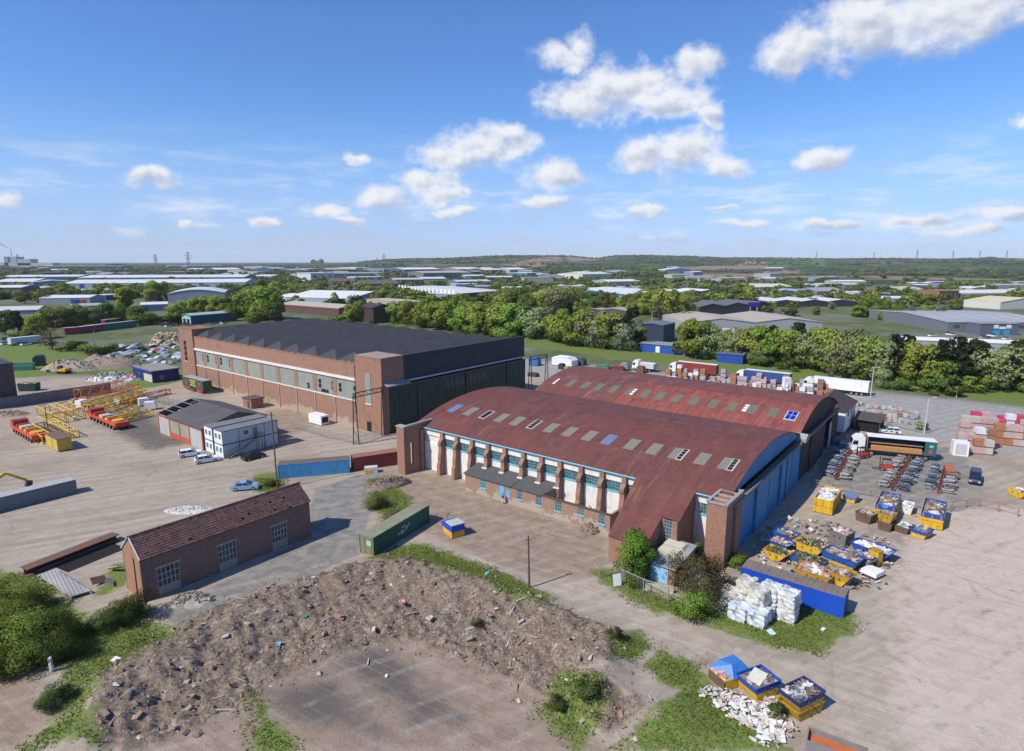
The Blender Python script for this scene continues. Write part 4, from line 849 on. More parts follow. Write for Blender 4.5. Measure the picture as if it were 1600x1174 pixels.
b = MB().mat(WR).prism([(-.3, 5.6), (7.4, 5.6), (3.55, 8.35)], 0, .25, 'x'); b.build('gable', h); MB().mat(M((.3, .17, .13), .8)).tube((a_, 3.55, 8.75), (b_ - 4.3, 3.55, 8.75), .1, 5).build('ridge_tiles', h)
for y in (4.6, 6.0):
    for z0 in (1.6, 3.9): MB().mat(GLASS).box(-.05, 0, y - .5, y + .5, z0, z0 + 1.4).build('window', h)
for x in (3, 6.5, 10): MB().mat(GLASS).box(x, x + .9, -.35, -.3, 3.9, 5.0).build('window', h)
h = H('lean_to_store', 'dark open lean-to store behind the white house', 'store', 16.2, 152.6)
MB().mat(M((0.09, 0.07, 0.065), .85)).prism([(-.3, 2.6), (6.5, 3.1), (6.5, 3.25), (-.3, 2.75)], -.3, 5.3).build('roof', h); b = MB().mat(DARKST).box(6.2, 6.4, 0, 5, 0, 3).box(0, 6.2, 4.8, 5, 0, 2.9).box(0, .2, 0, .2, 0, 2.6).box(3, 3.2, 0, .2, 0, 2.6); b.build('frame', h)
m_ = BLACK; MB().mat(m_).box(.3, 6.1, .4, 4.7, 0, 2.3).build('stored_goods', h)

# concrete panel wall, palisade, mesh fences
def panel_wall(name, label, cat, u0, v0, rz, n, w, hh, pm, post):
    f_ = H(name, label, cat, u0, v0, 0, rz)
    pme = [MB().mat(pm).box(.08, w - .08, -.04, .04, q*hh/3 + .01, (q+1)*hh/3 - .015).mesh('panel') for q in range(3)]; pom = MB().mat(post).box(-.1, .1, -.12, .12, 0, hh + .1).mesh('post')
    for k in range(n + 1):
        obj('post', pom, f_, (k*w, 0, 0))
        if k < n:
            for q in range(3): obj('panel', pme[q], f_, (k*w, 0, 0))
    return f_
panel_wall('concrete_wall', 'grey concrete panel wall behind the orange and yellow crane parts', 'wall', 199.7, 31.5, 0, 7, 4.55, 2.85, M((0.17, 0.155, 0.165), .9, .15, .6, .5, (.12, .10, .10)), M((0.22, 0.20, 0.20), .9))
def railing(name, label, cat, pts, hh, n_rails, post_gap, r, mat, wires=0, group=None):
    P = [Vector(p) for p in pts]; f_ = thing(name, label, cat, P[0], 0, group); O = P[0]
    for i in range(len(P) - 1):
        a_, b_ = P[i] - O, P[i+1] - O; L = (b_ - a_).length; n = max(1, round(L / post_gap))
        for k in range(n + (1 if i == len(P) - 2 else 0)):
            p = a_ + (b_ - a_) * k / n; MB().mat(mat).tube(p, p + Vector((0, 0, hh)), r, 5).build('post', f_)
        for q in range(n_rails):
            z_ = hh * (q + .6) / n_rails if n_rails > 1 else hh * .95; MB().mat(mat).tube(a_ + Vector((0, 0, z_)), b_ + Vector((0, 0, z_)), r * .8, 4).build('rail', f_)
        if wires:
            w_ = MB().mat(mat); m_ = int(L / wires); sl = hh * .9
            for k in range(m_): p = a_ + (b_ - a_) * k / m_; w_.tube(p + Vector((0, 0, .08)), p + Vector((0, 0, sl)), .012, 3)
            if r < .06:
                for k in range(int(hh / wires / 1.3)): z_ = .15 + k * wires * 1.3; w_.tube(a_ + Vector((0, 0, z_)), b_ + Vector((0, 0, z_)), .010, 3)
            w_.build('wire_mesh', f_, kind='stuff')
    return f_
uvp = lambda u, v: Vector(UVP(u, v))
GALV = M((0.33, 0.35, 0.37), .5, .15, metal=.3)
railing('palisade_fence', 'grey palisade fence running from the concrete wall to the workshop', 'fence', [uvp(202.5, 64.7), uvp(168.6, 66.4), uvp(146, 67.5)], 2.4, 2, 2.8, .05, GALV, .22)
railing('mesh_fence', 'temporary mesh fence round the generator at the brick hangar corner', 'fence', [g(455, 668), g(500, 682), g(558, 695), g(598, 682)], 2.0, 2, 2.6, .03, GALV, .22)
railing('chain_link_fence', 'sagging chain-link fence with concrete posts before the bushes', 'fence', [g(936, 905), g(958, 898), g(973, 914), g(1005, 929), g(1043, 942)], 2.0, 1, 2.4, .06, CONC, .2)
railing('timber_rail_fence', 'weathered low timber fence between the yards by the yellow containers', 'fence', [g(1266, 757), g(1300, 766), g(1360, 776), g(1420, 792), g(1485, 800)], 1.2, 3, 2.8, .07, M((.21, .19, .16), .9))
railing('scaffold_rail', 'rusty orange scaffold rail at the right of the scrap yard', 'rail', [g(1488, 795), g(1530, 792), g(1590, 808)], 1.3, 1, 2.6, .07, M((.36, .15, .08), .8))
railing('yard_fence', 'brown panel fence with pale posts beyond the open-sided lorry', 'fence', [g(1372, 660), g(1400, 668), g(1428, 674), g(1442, 677)], 2.2, 3, 3.0, .09, CONC, .3)
# ------------------------------------------------------------------ containers, skips, vehicles, loads
def container(name, label, loc, rz, L, col, roofc, endc=None, W=2.44, HH=2.59, group=None, corr=True, cat='container', doors=True):
    c = thing(name, label, cat, loc, rz, group); endc = endc or col
    def side(y0, sgn):
        b = MB().mat(col); n = int(L / .29); pts = []
        for k in range(n):
            x = .08 + (L - .16) * k / n; d = (L - .16) / n
            pts += [(x, 0), (x + d*.32, 0), (x + d*.5, .05), (x + d*.82, .05)]
        pts.append((L - .08, 0))
        if not corr: pts = [(0.05, 0), (L - .05, 0)]
        for (xa, da), (xb, db) in zip(pts[:-1], pts[1:]):
            b.add([(xa, y0 + sgn*da, .16), (xb, y0 + sgn*db, .16), (xb, y0 + sgn*db, HH - .1), (xa, y0 + sgn*da, HH - .1)], [(0, 1, 2, 3) if sgn > 0 else (3, 2, 1, 0)])
        return b.build('side_wall', c)
    side(.02, 1); side(W - .02, -1)
    f_ = MB().mat(col)
    for x in (0, L - .1):
        for y in (0, W - .1): f_.box(x, x + .1, y, y + .1, .02, HH)
    for y in (0, W - .08): f_.box(.1, L - .1, y, y + .08, .02, .17); f_.box(.1, L - .1, y, y + .08, HH - .11, HH - .02)
    f_.build('frame', c)
    r_ = MB().mat(roofc); n = int(L / .6)
    for k in range(n): x = .05 + (L-.1)*k/n; d = (L-.1)/n; r_.box(x, x + d*.55, .05, W - .05, HH - .06, HH - .01 + .02); r_.box(x + d*.55, x + d, .05, W - .05, HH - .06, HH - .02)
    r_.build('roof', c)
    for x0, x1 in ((.03, .07), (L - .07, L - .03)):
        for q in range(2):
            d_ = MB().mat(endc); ya, yb = .1 + q*(W-.2)/2, .1 + (q+1)*(W-.2)/2 - .02; d_.box(x0, x1, ya, yb, .1, HH - .1)
            for k in range(5): yy = ya + (yb-ya)*(k+.35)/5; d_.box(x0 - .03, x1 + .03, yy, yy + .1, .15, HH - .15)
            d_ = d_.build('end_door', c)
            if doors: MB().mat(STEEL).tube((x0 - .06 if x0 < 1 else x1 + .06, ya + .3, .12), (x0 - .06 if x0 < 1 else x1 + .06, ya + .3, HH - .12), .025, 5).build('lock_rod', d_)
    return c
RUSTY = lambda c: M(c, .6, .22, .8, .75, (.13, .065, .04))
CBLUE = M((0.06, 0.28, 0.52), .55, .18, .7, .45, (.10, .09, .09)); CRED = M((0.20, 0.035, 0.03), .6, .2, .7, .35, (.10, .04, .03))
CGRN = M((0.02, 0.115, 0.078), .5, .15, .5, .3, (.02, .06, .04)); BROOF = M((.17, .12, .10), .85, .25, .6, .5, (.09, .07, .06))
A_, r_, L_ = frame((435, 749), (551, 739)); container('shipping_container', 'blue corrugated container with a brown roof beside the red one', A_, r_, 12.19, CBLUE, BROOF)
A_, r_, L_ = frame((553, 737), (619, 727)); container('shipping_container', 'dark red corrugated container next to the slotted brick door tower', A_, r_, 8.6, CRED, M((.30, .13, .10), .85, .2, .6, .4, (.2, .12, .1)))
A_, r_, L_ = frame((584.7, 870), (672, 815)); gc = container('shipping_container', 'dark green container with a pale rust-streaked roof and white emblem on its side', A_, r_, 12.19, CGRN, M((.24, .25, .16), .85, .3, .5, .6, (.22, .13, .08)), M((.27, .24, .12), .8, .25, 1, .5, (.2, .3, .2)))
e = MB().mat(M((.55, .60, .58), .7))
for (x, z, w, hh) in [(5.1,1.05,.5,.14),(5.6,1.25,.5,.14),(6.9,1.45,.5,.14),(7.3,1.65,.5,.14),(5.9,.95,.2,.5),(6.7,1.3,.2,.5),(6.0,1.0,.8,.16),(6.1,1.75,.7,.16)]: e.at(x, -.045, z, 0, 0, -.35).box(-w/2, w/2, -.015, .015, -hh/2, hh/2)
e.build('white_emblem', gc); MB().mat(M((.35, .55, .45), .7)).box(-.02, .0, .4, 1.2, 1.3, 2.0).build('faded_panel', gc)
c = container('storage_container', 'long royal-blue container with a mossy brown roof behind the white bales', g(1318, 958), HROT + R(90), 11.0, M((.012, .075, .46), .45, .1, .5, .2, (.03, .06, .2)), M((.21, .165, .14), .9, .3, .5, .5, (.10, .08, .07)), M((.03, .05, .13), .6), HH=2.4, corr=False)
MB().mat(M((.66, .60, .30), .7)).box(10.0, 10.5, 2.45, 2.49, .9, 2.0).build('yellow_notice', c); MB().mat(WHITE).box(.12, .2, 2.45, 2.49, .1, 2.3).build('white_post', c)
c.location = UVP(8.9, 71.1); c.rotation_euler[2] = HROT + R(90)
c.rotation_euler[2] = HROT - R(90); c.location = UVP(19.6, 68.6, 0); c.rotation_euler[2] = math.atan2(-UY, -UX)
c = container('long_steel_box', 'long grey steel container in the left yard with a yellow digger behind', UVP(115.6, 17.5), HROT, 12.5, M((.13, .155, .18), .6, .15, .4, .4, (.08, .09, .10)), M((.36, .37, .37), .8, .2), W=2.5, HH=2.35, corr=False)
c = H('generator_cabin', 'white generator cabin inside the mesh fence', 'generator', 119.4, 79.6)
MB().mat(WHITEC).box(0, 2.2, 0, 5.0, .15, 2.3).build('casing', c); MB().mat(BLACK).box(.3, 1.9, -.04, 0, .6, 1.9).build('grille', c); MB().mat(DARKST).box(0.1, 2.1, .1, 4.9, 0, .15).build('skid', c)
c = thing('pallet_box', 'grey and yellow concrete block by the red container', 'block', g(570, 741), R(15)); MB().mat(M((.5, .5, .48), .9)).box(0, 2.3, 0, 1.3, 0, 1.1).build('block', c); MB().mat(YELLOW).box(-.02, 1.3, -.05, 0, .1, .7).build('yellow_face', c)

WASTE1 = litter_mat([(.45,.44,.42),(.20,.16,.13),(.62,.60,.57),(.30,.24,.18),(.10,.09,.09),(.48,.42,.34),(.16,.2,.25),(.25,.13,.09)], 1.7)
WASTE2 = litter_mat([(.72,.72,.72),(.62,.63,.66),(.78,.77,.75),(.40,.40,.42),(.74,.74,.72)], 1.6)
WASTE3 = litter_mat([(.26,.19,.14),(.36,.29,.22),(.18,.14,.11),(.48,.42,.36),(.22,.12,.09)], 2.4)
WASTE4 = litter_mat([(.66,.65,.63),(.04,.30,.22),(.60,.6,.58),(.10,.35,.28),(.4,.4,.4),(.3,.12,.1)], 1.4)
WASTE5 = litter_mat([(.62,.55,.50),(.50,.42,.37),(.72,.68,.63),(.40,.30,.25),(.55,.30,.25),(.25,.2,.18)], 2.0)
GRASSM = M((.10, .145, .035), .95, .35, 2.5)
def heap(parent, x0, x1, y0, y1, z, hh, mat, seed, n=46, size=.5, grass=False, name='waste_load'):
    q = random.Random(seed); b = MB().mat(mat); nx, ny = 9, 7
    P = [[(x0 + (x1-x0)*i/(nx-1), y0 + (y1-y0)*j/(ny-1), z + hh * (math.sin(math.pi*i/(nx-1))*math.sin(math.pi*j/(ny-1)))**.6 * q.uniform(.7, 1.15)) for i in range(nx)] for j in range(ny)]
    for j in range(ny-1):
        for i in range(nx-1): b.add([P[j][i], P[j][i+1], P[j+1][i+1], P[j+1][i]], [(0, 1, 2), (0, 2, 3)])
    for k in range(n):
        i, j = q.randrange(1, nx-1), q.randrange(1, ny-1); p = P[j][i]; s = size * q.uniform(.35, 1)
        b.at(p[0] + q.uniform(-.2, .2), p[1] + q.uniform(-.2, .2), p[2] + s*.1, q.uniform(0, 6.3), q.uniform(-.7, .7), q.uniform(-.6, .6)).box(-s/2, s/2, -s*q.uniform(.15, .45), s*.3, -s*.12, s*.12)
    b.at(); o = b.build(name, parent, kind='stuff')
    if grass:
        t_ = MB().mat(GRASSM)
        for k in range(160):
            i, j = q.randrange(1, nx-1), q.randrange(1, ny-1); p = P[j][i]; px, py = p[0] + q.uniform(-.25, .25), p[1] + q.uniform(-.25, .25); a = q.uniform(0, 6.3); hgt = q.uniform(.2, .5)
            t_.add([(px - .12*math.cos(a), py - .12*math.sin(a), p[2] - .1), (px + .12*math.cos(a), py + .12*math.sin(a), p[2] - .1), (px + q.uniform(-.2, .2), py + q.uniform(-.2, .2), p[2] + hgt)], [(0, 1, 2)])
        t_.build('weeds', parent, kind='stuff')
    return o
def shell(b, x0, x1, X0, X1, y0, y1, zb, zt, th=.06):      # open box, ends sloping from the floor (x0,x1) to the rim (X0,X1)
    o = [(x0,y0,zb),(x1,y0,zb),(x1,y1,zb),(x0,y1,zb),(X0,y0,zt),(X1,y0,zt),(X1,y1,zt),(X0,y1,zt)]
    i = [(x0+th,y0+th,zb+.05),(x1-th,y0+th,zb+.05),(x1-th,y1-th,zb+.05),(x0+th,y1-th,zb+.05),(X0+th,y0+th,zt),(X1-th,y0+th,zt),(X1-th,y1-th,zt),(X0+th,y1-th,zt)]
    F = [(0,3,2,1),(0,1,5,4),(1,2,6,5),(2,3,7,6),(3,0,4,7)]; G = [(8,9,10,11),(8,12,13,9),(9,13,14,10),(10,14,15,11),(11,15,12,8)]
    R_ = [(4,5,13,12),(5,6,14,13),(6,7,15,14),(7,4,12,15)]
    return b.add(o + i, F + G + R_)
def skip(label, loc, rz, L=3.4, W=1.75, HH=1.3, low=None, up=None, load=WASTE1, seed=0, hl=.35, lid=None, grass=False, ends=.75, split=.55, z=0, group=None, n=46, cat='skip'):
    s = thing('waste_skip', label, cat, (loc[0], loc[1], z), rz, group)
    low = low or YELLOW; up = up or SKIPB; xs = lambda f: (ends*(1-f), L - ends*(1-f)); zm = HH*split
    a0, a1 = xs(0); m0, m1 = xs(split)
    b = MB().mat(low); shell(b, a0, a1, m0, m1, 0, W, .06, zm); b.build('lower_body', s)
    b = MB().mat(up); shell(b, m0, m1, 0, L, -.004, W + .004, zm, HH); b.build('upper_body', s)
    r_ = MB().mat(up); 
    for y in (-.05, W - .03): r_.box(-.04, L + .04, y, y + .08, HH, HH + .07)
    for x in (-.05, L - .03): r_.box(x, x + .08, .03, W - .03, HH, HH + .07)
    r_.build('rim', s)
    for x in (.35*L, .65*L):
        for y in (-.14, W): MB().mat(DARKST).tube((x, y, HH*.72), (x, y + .14, HH*.72), .07, 6).build('lifting_lug', s)
    if load: heap(s, .12, L - .12, .1, W - .1, HH - .18, hl, load, seed, n, .5, grass)
    if lid == 'flat': MB().mat(M((.42, .43, .42), .7)).box(0, L*.55, 0, W, HH, HH + .06).build('lid', s)
    return s
def ro_skip(label, loc, L, W, HH, low, up, load, seed, hl=.3):
    s = thing('roll_on_container', label, 'skip', loc, HROT)
    zs = HH * .68
    b = MB().mat(low); shell(b, 0, L, 0, L, 0, W, .12, zs); b.build('lower_body', s)
    b = MB().mat(up); shell(b, 0, L, 0, L, 0, W, zs, HH); b.build('upper_body', s)
    f_ = MB().mat(low)
    for k in range(8):
        x = L * (k + .5) / 8
        for y in (-.08, W): f_.box(x - .06, x + .06, y, y + .08, .15, HH - .1)
    for y in (.25, W/2 - .04, W - .33): f_.box(-.07, 0, y, y + .08, .15, HH - .1)
    f_.box(-.09, 0, .05, W - .05, HH*.52, HH*.56); f_.build('ribs', s)
    MB().mat(DARKST).box(.2, L - .2, .5, .7, 0, .12).box(.2, L - .2, W - .7, W - .5, 0, .12).build('runners', s)
    MB().mat(RUSTY((.25, .10, .06))).box(.07, L - .07, W - .075, W - .06, HH - .9, HH - .02).build('rusty_lining', s)
    heap(s, .12, L - .12, .12, W - .12, HH - .35, hl, load, seed, 70, .7)
    return s
ro_skip('tall yellow roll-on container heaped with white packaging', UVP(15.2, 97.4), 6.4, 2.6, 2.35, YELLOW, YELLOW, WASTE2, 11, .7)
u, v = to_uv(1366, 812); ro_skip('blue-topped roll-on container behind the two stacked brown skips', UVP(u - 2.5, v + .4), 6.4, 2.6, 2.4, YELLOW, SKIPB, WASTE1, 12)
u, v = to_uv(1471.7, 830.5); ro_skip('blue-topped roll-on container at the right end of the skip row', UVP(u, v), 6.6, 2.7, 2.3, YELLOW, SKIPB, WASTE1, 13, .4)
BRN = RUSTY((.14, .085, .06)); OLD = RUSTY((.42, .25, .03)); GREYP = M((.17, .16, .16), .7, .2, 1, .5, (.1, .07, .06))
def sk(px0, px1, rzd=None, **k):                  # placed by the two ends of its near long side
    a_, rz, L = frame(px0, px1); lab = k.pop('label'); s_ = skip(lab, a_, rz if rzd is None else R(rzd), L=L, **k)
    if 31 <= k.get('seed', 0) <= 41: s_.scale = (1.14, 1.22, 1.1)
    return s_
sk((1316,783),(1336,788), label='small closed yellow skip with a flat grey-blue lid', HH=.95, W=2.2, up=M((.13,.18,.34),.6), load=None, ends=.15, low=YELLOW)
MB().mat(M((.16, .21, .38), .6)).box(0, 2.0, 0, 2.2, 1.02, 1.1).build('lid', bpy.data.objects[[o.name for o in COL.objects if o.name.startswith('waste_skip')][-1]])
sk((1335,812),(1360,821), label='brown skip of dark scrap left of the stacked skips', low=BRN, up=BRN, W=1.9, HH=1.3, ends=.2, load=WASTE3, seed=21)
sk((1369,826),(1392,833), label='lower brown skip of the stacked pair', low=BRN, up=BRN, W=1.9, HH=1.2, ends=.25, load=None)
s_ = sk((1369,826),(1392,833), label='upper orange skip of the stacked pair with a blue bag on top', low=OLD, up=OLD, W=1.9, HH=1.2, ends=.25, load=WASTE3, z=1.22, seed=22)
b_ = MB().mat(M((.03, .18, .55), .5)).blob((0, 0, 0), .6, .5, .4, 8, 5, .2, 5).build('rubble_bag'); b_.location = s_.matrix_world @ Vector((0, 0, 0)); b_.location = Vector(s_.location) + Vector((1.6, .9, 1.65)); tag(b_, 'blue bag lying on the stacked orange skip', 'bag')
sk((1396,830),(1419,837), label='brown skip of green and white plastic sheets', low=BRN, up=BRN, W=2.2, HH=.9, ends=.2, load=WASTE4, seed=23, hl=.5)
sk((1420,836),(1447,845), label='low blue and yellow skip of grey waste before the right roll-on container', W=2.3, HH=1.0, ends=.3, load=WASTE1, seed=24, hl=.5)
sk((1572,771),(1600,783), label='yellow skip of green waste cut off by the right edge of the photo', up=YELLOW, W=2.2, HH=1.1, load=WASTE4, seed=25, hl=.4)
sk((1397,800),(1425,806), label='white skip of pale boards between the two blue-topped roll-on containers', low=WHITE, up=WHITE, W=2.6, HH=1.2, ends=.2, load=WASTE2, seed=26, hl=.35)
CL = dict(group=None)
sk((1205,842),(1233,853), label='blue skip of brown rubble nearest the blue hangar doors', load=WASTE1, seed=31, W=1.8, HH=1.1, low=SKIPB)
sk((1200,856),(1226,866), label='blue skip of pale rubble, second from the blue hangar doors', load=WASTE5, seed=32, W=1.7, HH=1.0, low=SKIPB)
sk((1191,870),(1221,881), label='yellow skip overgrown with grass beside the blue container roof', up=YELLOW, load=WASTE3, seed=33, grass=True, W=1.8, HH=.9)
sk((1237,858),(1277,873), label='yellow skip with green weeds among the clustered skips', up=YELLOW, load=WASTE3, seed=34, grass=True, W=1.9, HH=1.1)
sk((1233,882),(1277,897), label='blue and yellow skip of earth and weeds beside the waste heap', load=WASTE3, seed=35, grass=True, W=1.9, HH=1.0)
sk((1281,880),(1329,899), label='largest blue and yellow skip in the cluster, full of soil', load=WASTE3, seed=36, W=2.0, HH=1.6)
sk((1293,847),(1317,856), label='dark box skip heaped with brick rubble', low=GREYP, up=GREYP, load=WASTE5, seed=37, ends=.1, W=2.0, HH=1.6)
sk((1327,862),(1380,881), label='long blue skip holding white plastic sheets', load=WASTE2, low=SKIPB, seed=38, W=1.9, HH=1.2)
sk((1322,880),(1352,893), label='grey skip of mixed scrap left of the tall yellow box', low=GREYP, up=GREYP, load=WASTE1, seed=39, W=1.8, HH=1.1, hl=.6)
sk((1284,908),(1320,922), label='yellow skip holding a rust-brown sheet by the end of the blue container', load=WASTE3, up=OLD, seed=40, W=1.9, HH=1.4)
sk((1240,902),(1290,918), label='low skip spilling white and pink rubble behind the blue container', low=OLD, up=OLD, load=WASTE5, seed=41, W=2.0, HH=1.1, hl=.6)
a_, rz, L = frame((1355, 879), (1368, 885)); c = thing('yellow_box', 'tall yellow steel box standing beside the grey scrap skip', 'box', a_, rz)
MB().mat(YELLOW).box(0, 1.3, 0, 1.0, 0.05, 1.9).build('body', c); MB().mat(OLD).box(-.05, 1.35, -.05, 1.05, 1.9, 1.98).build('lid', c); MB().mat(DARKST).box(.1, 1.2, .1, .9, 0, .05).build('feet', c)
a_, rz, L = frame((1343, 897), (1366, 907)); c = thing('covered_pallet', 'low load under a white sheet on the yard by the yellow box', 'pallet', a_, rz)
MB().mat(WHITEC).prism([(-.1, .35), (2.0, .35), (2.0, .85), (1.7, .95), (.2, .9), (-.1, .7)], -.1, 1.7).build('sheet', c); MB().mat(DARKST).box(0, 1.9, 0, 1.6, 0, .35).build('pallet', c)
q = random.Random(64); b = MB().mat(WASTE1); PL2 = px_poly([(1192,835),(1215,815),(1300,815),(1392,850),(1375,910),(1330,925),(1240,905),(1180,880)])
k = 0
while k < 480:
    p = g(q.uniform(1180, 1395), q.uniform(812, 925))
    if float(poly_sd(np.array(p.x), np.array(p.y), PL2)) < q.uniform(-1.2, .5): continue
    s = q.uniform(.15, .7); b.at(p.x, p.y, q.uniform(.03, .4), q.uniform(0, 6.3), q.uniform(-.6, .6), q.uniform(-.5, .5)).box(-s/2, s/2, -s*q.uniform(.15, .5), s*.3, -.04, .04); k += 1
b.at(); tag(b.build('loose_scrap', kind='stuff'), 'loose scrap and rubbish strewn between the clustered skips', 'scrap')
# foreground group
sk((1133,1078),(1149,1073), rzd=22, label='skip under a peaked blue lid at the left of the foreground group', W=2.1, HH=1.0, load=WASTE5, seed=51, hl=.25, up=YELLOW, ends=.2)
f1 = COL.objects[[o.name for o in COL.objects if o.name.startswith('waste_skip')][-1]]
f1.location = g(1132, 1082); f1.rotation_euler[2] = R(24)
def closed_lid(s, L, W, z0, zt):
    b = MB().mat(M((.04, .17, .48), .45, .12, 1.0, .25, (.12, .25, .5)))
    b.add([(-.1,-.1,z0),(L+.1,-.1,z0),(L+.1,W+.1,z0),(-.1,W+.1,z0),(L*.22,W*.3,zt),(L*.78,W*.3,zt),(L*.78,W*.8,zt),(L*.22,W*.8,zt)], [(0,1,5,4),(1,2,6,5),(2,3,7,6),(3,0,4,7),(4,5,6,7),(0,3,2,1)]); b.build('peaked_lid', s)
for o in list(f1.children): bpy.data.objects.remove(o)
L = 3.1; b = MB().mat(YELLOW); shell(b, .35, L - .35, 0, L, 0, 2.1, .05, 1.05); b.build('body', f1); MB().mat(BRN).box(-.05, 0.0, .05, 2.05, .1, .95).build('end_flap', f1)
heap(f1, .1, L*.5, .1, 2.0, .9, .3, WASTE5, 51, 50, .4); b = MB().mat(M((.04, .17, .48), .45, .12, 1.0, .25, (.12, .25, .5)))
b.add([(.9,-.08,1.05),(L+.1,-.08,1.05),(L+.1,2.18,1.05),(.0,2.18,1.05),(1.35,.7,1.9),(L-.5,.75,1.9),(L-.6,1.7,1.95),(.8,1.7,1.95)], [(0,1,5,4),(1,2,6,5),(2,3,7,6),(3,0,4,7),(4,5,6,7),(0,3,2,1)]); b.build('peaked_lid', f1)
s_ = skip('open blue-rimmed yellow skip holding a cream panel, middle of the foreground group', g(1179, 1100), R(24), L=3.0, W=2.3, HH=1.35, load=WASTE3, seed=52, hl=.12, ends=.35, split=.6)
MB().mat(M((.66, .64, .52), .7)).at(1.4, 1.2, 1.42, .4, .12, -.08).box(-.9, .9, -.6, .6, -.05, .05).at().build('cream_panel', s_)
skip('lower dark yellow skip of the stacked pair in the foreground', g(1246, 1131), R(27), L=3.3, W=2.1, HH=.85, low=OLD, up=OLD, load=None, ends=.3)
skip('upper skip of the stacked foreground pair, brimming with mixed rubbish', g(1246, 1131), R(27), L=3.3, W=2.1, HH=1.0, low=OLD, up=M((.03, .04, .16), .5), load=WASTE1, seed=54, hl=.35, z=.86, ends=.3, n=90)
a_, rz, L = frame((1262, 1176), (1345, 1190)); c = thing('tipped_skip', 'grey and orange steel skip cut off by the bottom edge of the photo', 'skip', g(1258, 1172), R(-32))
b = MB().mat(M((.20, .20, .21), .7, .2, 1, .5, (.3, .12, .06))); b.box(0, 4.2, .0, .08, 0, .9).box(0, 4.2, 1.6, 1.68, 0, .9).box(0, .08, .08, 1.6, 0, .9).box(4.12, 4.2, .08, 1.6, 0, .9); b.build('sides', c); MB().mat(M((.5, .14, .05), .7, .2, 1, .4, (.2, .1, .07))).box(.08, 4.12, .08, 1.6, .05, .45).build('orange_lining', c)
# closed yellow and blue skip standing alone before the near hangar
s_ = skip('lone blue-over-yellow skip with a grey lid before the near arched hangar', g(704, 842), R(40), L=3.6, W=2.2, HH=1.75, load=None, ends=.7, split=.5)
a_, rz, L = frame((676, 822), (706, 842)); s_.location = g(706, 843); s_.rotation_euler[2] = R(38); 
for o in list(s_.children): bpy.data.objects.remove(o)
b = MB().mat(YELLOW).prism([(.0, .1), (1.7, .1), (2.1, .95), (0, .95)], 0, 2.0); b.build('lower_body', s_)
YB = M((.015, .07, .46), .45, .08)
s_.rotation_euler[2] = math.atan2(g(679, 820).y - g(706, 842).y, g(679, 820).x - g(706, 842).x)
for o in list(s_.children): bpy.data.objects.remove(o)
b = MB().mat(YELLOW).prism([(0, .08), (2.3, .08), (2.9, .95), (0, .95)], -2.0, 0); b.build('lower_body', s_); MB().mat(YB).prism([(-.02, .95), (2.92, .95), (3.3, 1.45), (1.9, 1.55), (1.9, 1.9), (-.02, 1.9)], -2.02, .02).build('upper_body', s_)
MB().mat(M((.42, .43, .42), .7)).box(-.06, 1.95, -2.06, .06, 1.9, 1.98).build('lid', s_)
for y in (-2.14, .02): MB().mat(DARKST).tube((1.2, y, 1.2), (1.2, y + .12, 1.2), .07, 6).build('lifting_lug', s_)

# bales of waste paper and plastic
BALE = litter_mat([(0.62,0.62,0.60),(0.52,0.52,0.50),(0.66,0.65,0.62),(0.42,0.44,0.45),(0.59,0.57,0.52),(0.34,0.35,0.39),(0.64,0.64,0.63)], 3.2); BALEB = litter_mat([(0.50,0.59,0.64),(0.62,0.63,0.64),(0.38,0.46,0.57),(0.64,0.64,0.62),(0.25,0.28,0.30),(0.59,0.59,0.59)], 3.2); BALEC = litter_mat([(0.52,0.48,0.39),(0.59,0.57,0.52),(0.42,0.39,0.32),(0.60,0.59,0.55),(0.32,0.30,0.29)], 3.2)
def bale_mesh(mat, seed):
    q = random.Random(seed); bm = bmesh.new(); bmesh.ops.create_cube(bm, size=1.25); bmesh.ops.subdivide_edges(bm, edges=bm.edges[:], cuts=5, use_grid_fill=True)
    for v_ in bm.verts: v_.co += Vector((q.uniform(-.07, .07), q.uniform(-.07, .07), q.uniform(-.06, .06)))
    me = bpy.data.meshes.new('bale'); bm.to_mesh(me); bm.free(); me.materials.append(mat); return me
BM_ = [bale_mesh(m_, i) for i, m_ in enumerate([BALE, BALEB, BALEC, BALE])]
bl = [(1234,972,0,3,'lowest white bale at the right of the bale stack'),(1234,972,1,0,'white bale on top at the right of the bale stack'),(1188,978,0,1,'pale blue bale spilling sheets at the front of the bale stack'),(1204,963,0,0,'white bale under the tallest part of the stack'),(1206,962,1,3,'white bale on top in the middle, nearest the blue container'),(1187,968,1,2,'bale with dark scraps on top in the middle of the stack'),(1160,970,0,1,'blue-tinged bale at the left front of the bale stack'),(1168,952,0,0,'white bale hidden behind the left front of the stack'),(1168,952,1,2,'brownish bale on top at the left of the stack'),(1144,946,0,2,'grey-white bale at the far left of the stack'),(1186,948,0,0,'white bale hidden behind the middle of the stack'),(1216,955,0,3,'white bale between the middle and right stacks')]
for px, py, lv, k, lab in bl:
    p = g(px, py); sc = rnd.uniform(.94, 1.06); o = tag(obj('waste_bale', BM_[k], None, (p.x, p.y + .6, .84 + 1.64*lv), R(rnd.uniform(-12, 12)) + HROT), lab, 'bale', 'bales of waste stacked by the blue container'); o.scale = (1.5*sc, 1.5*sc, 1.34)
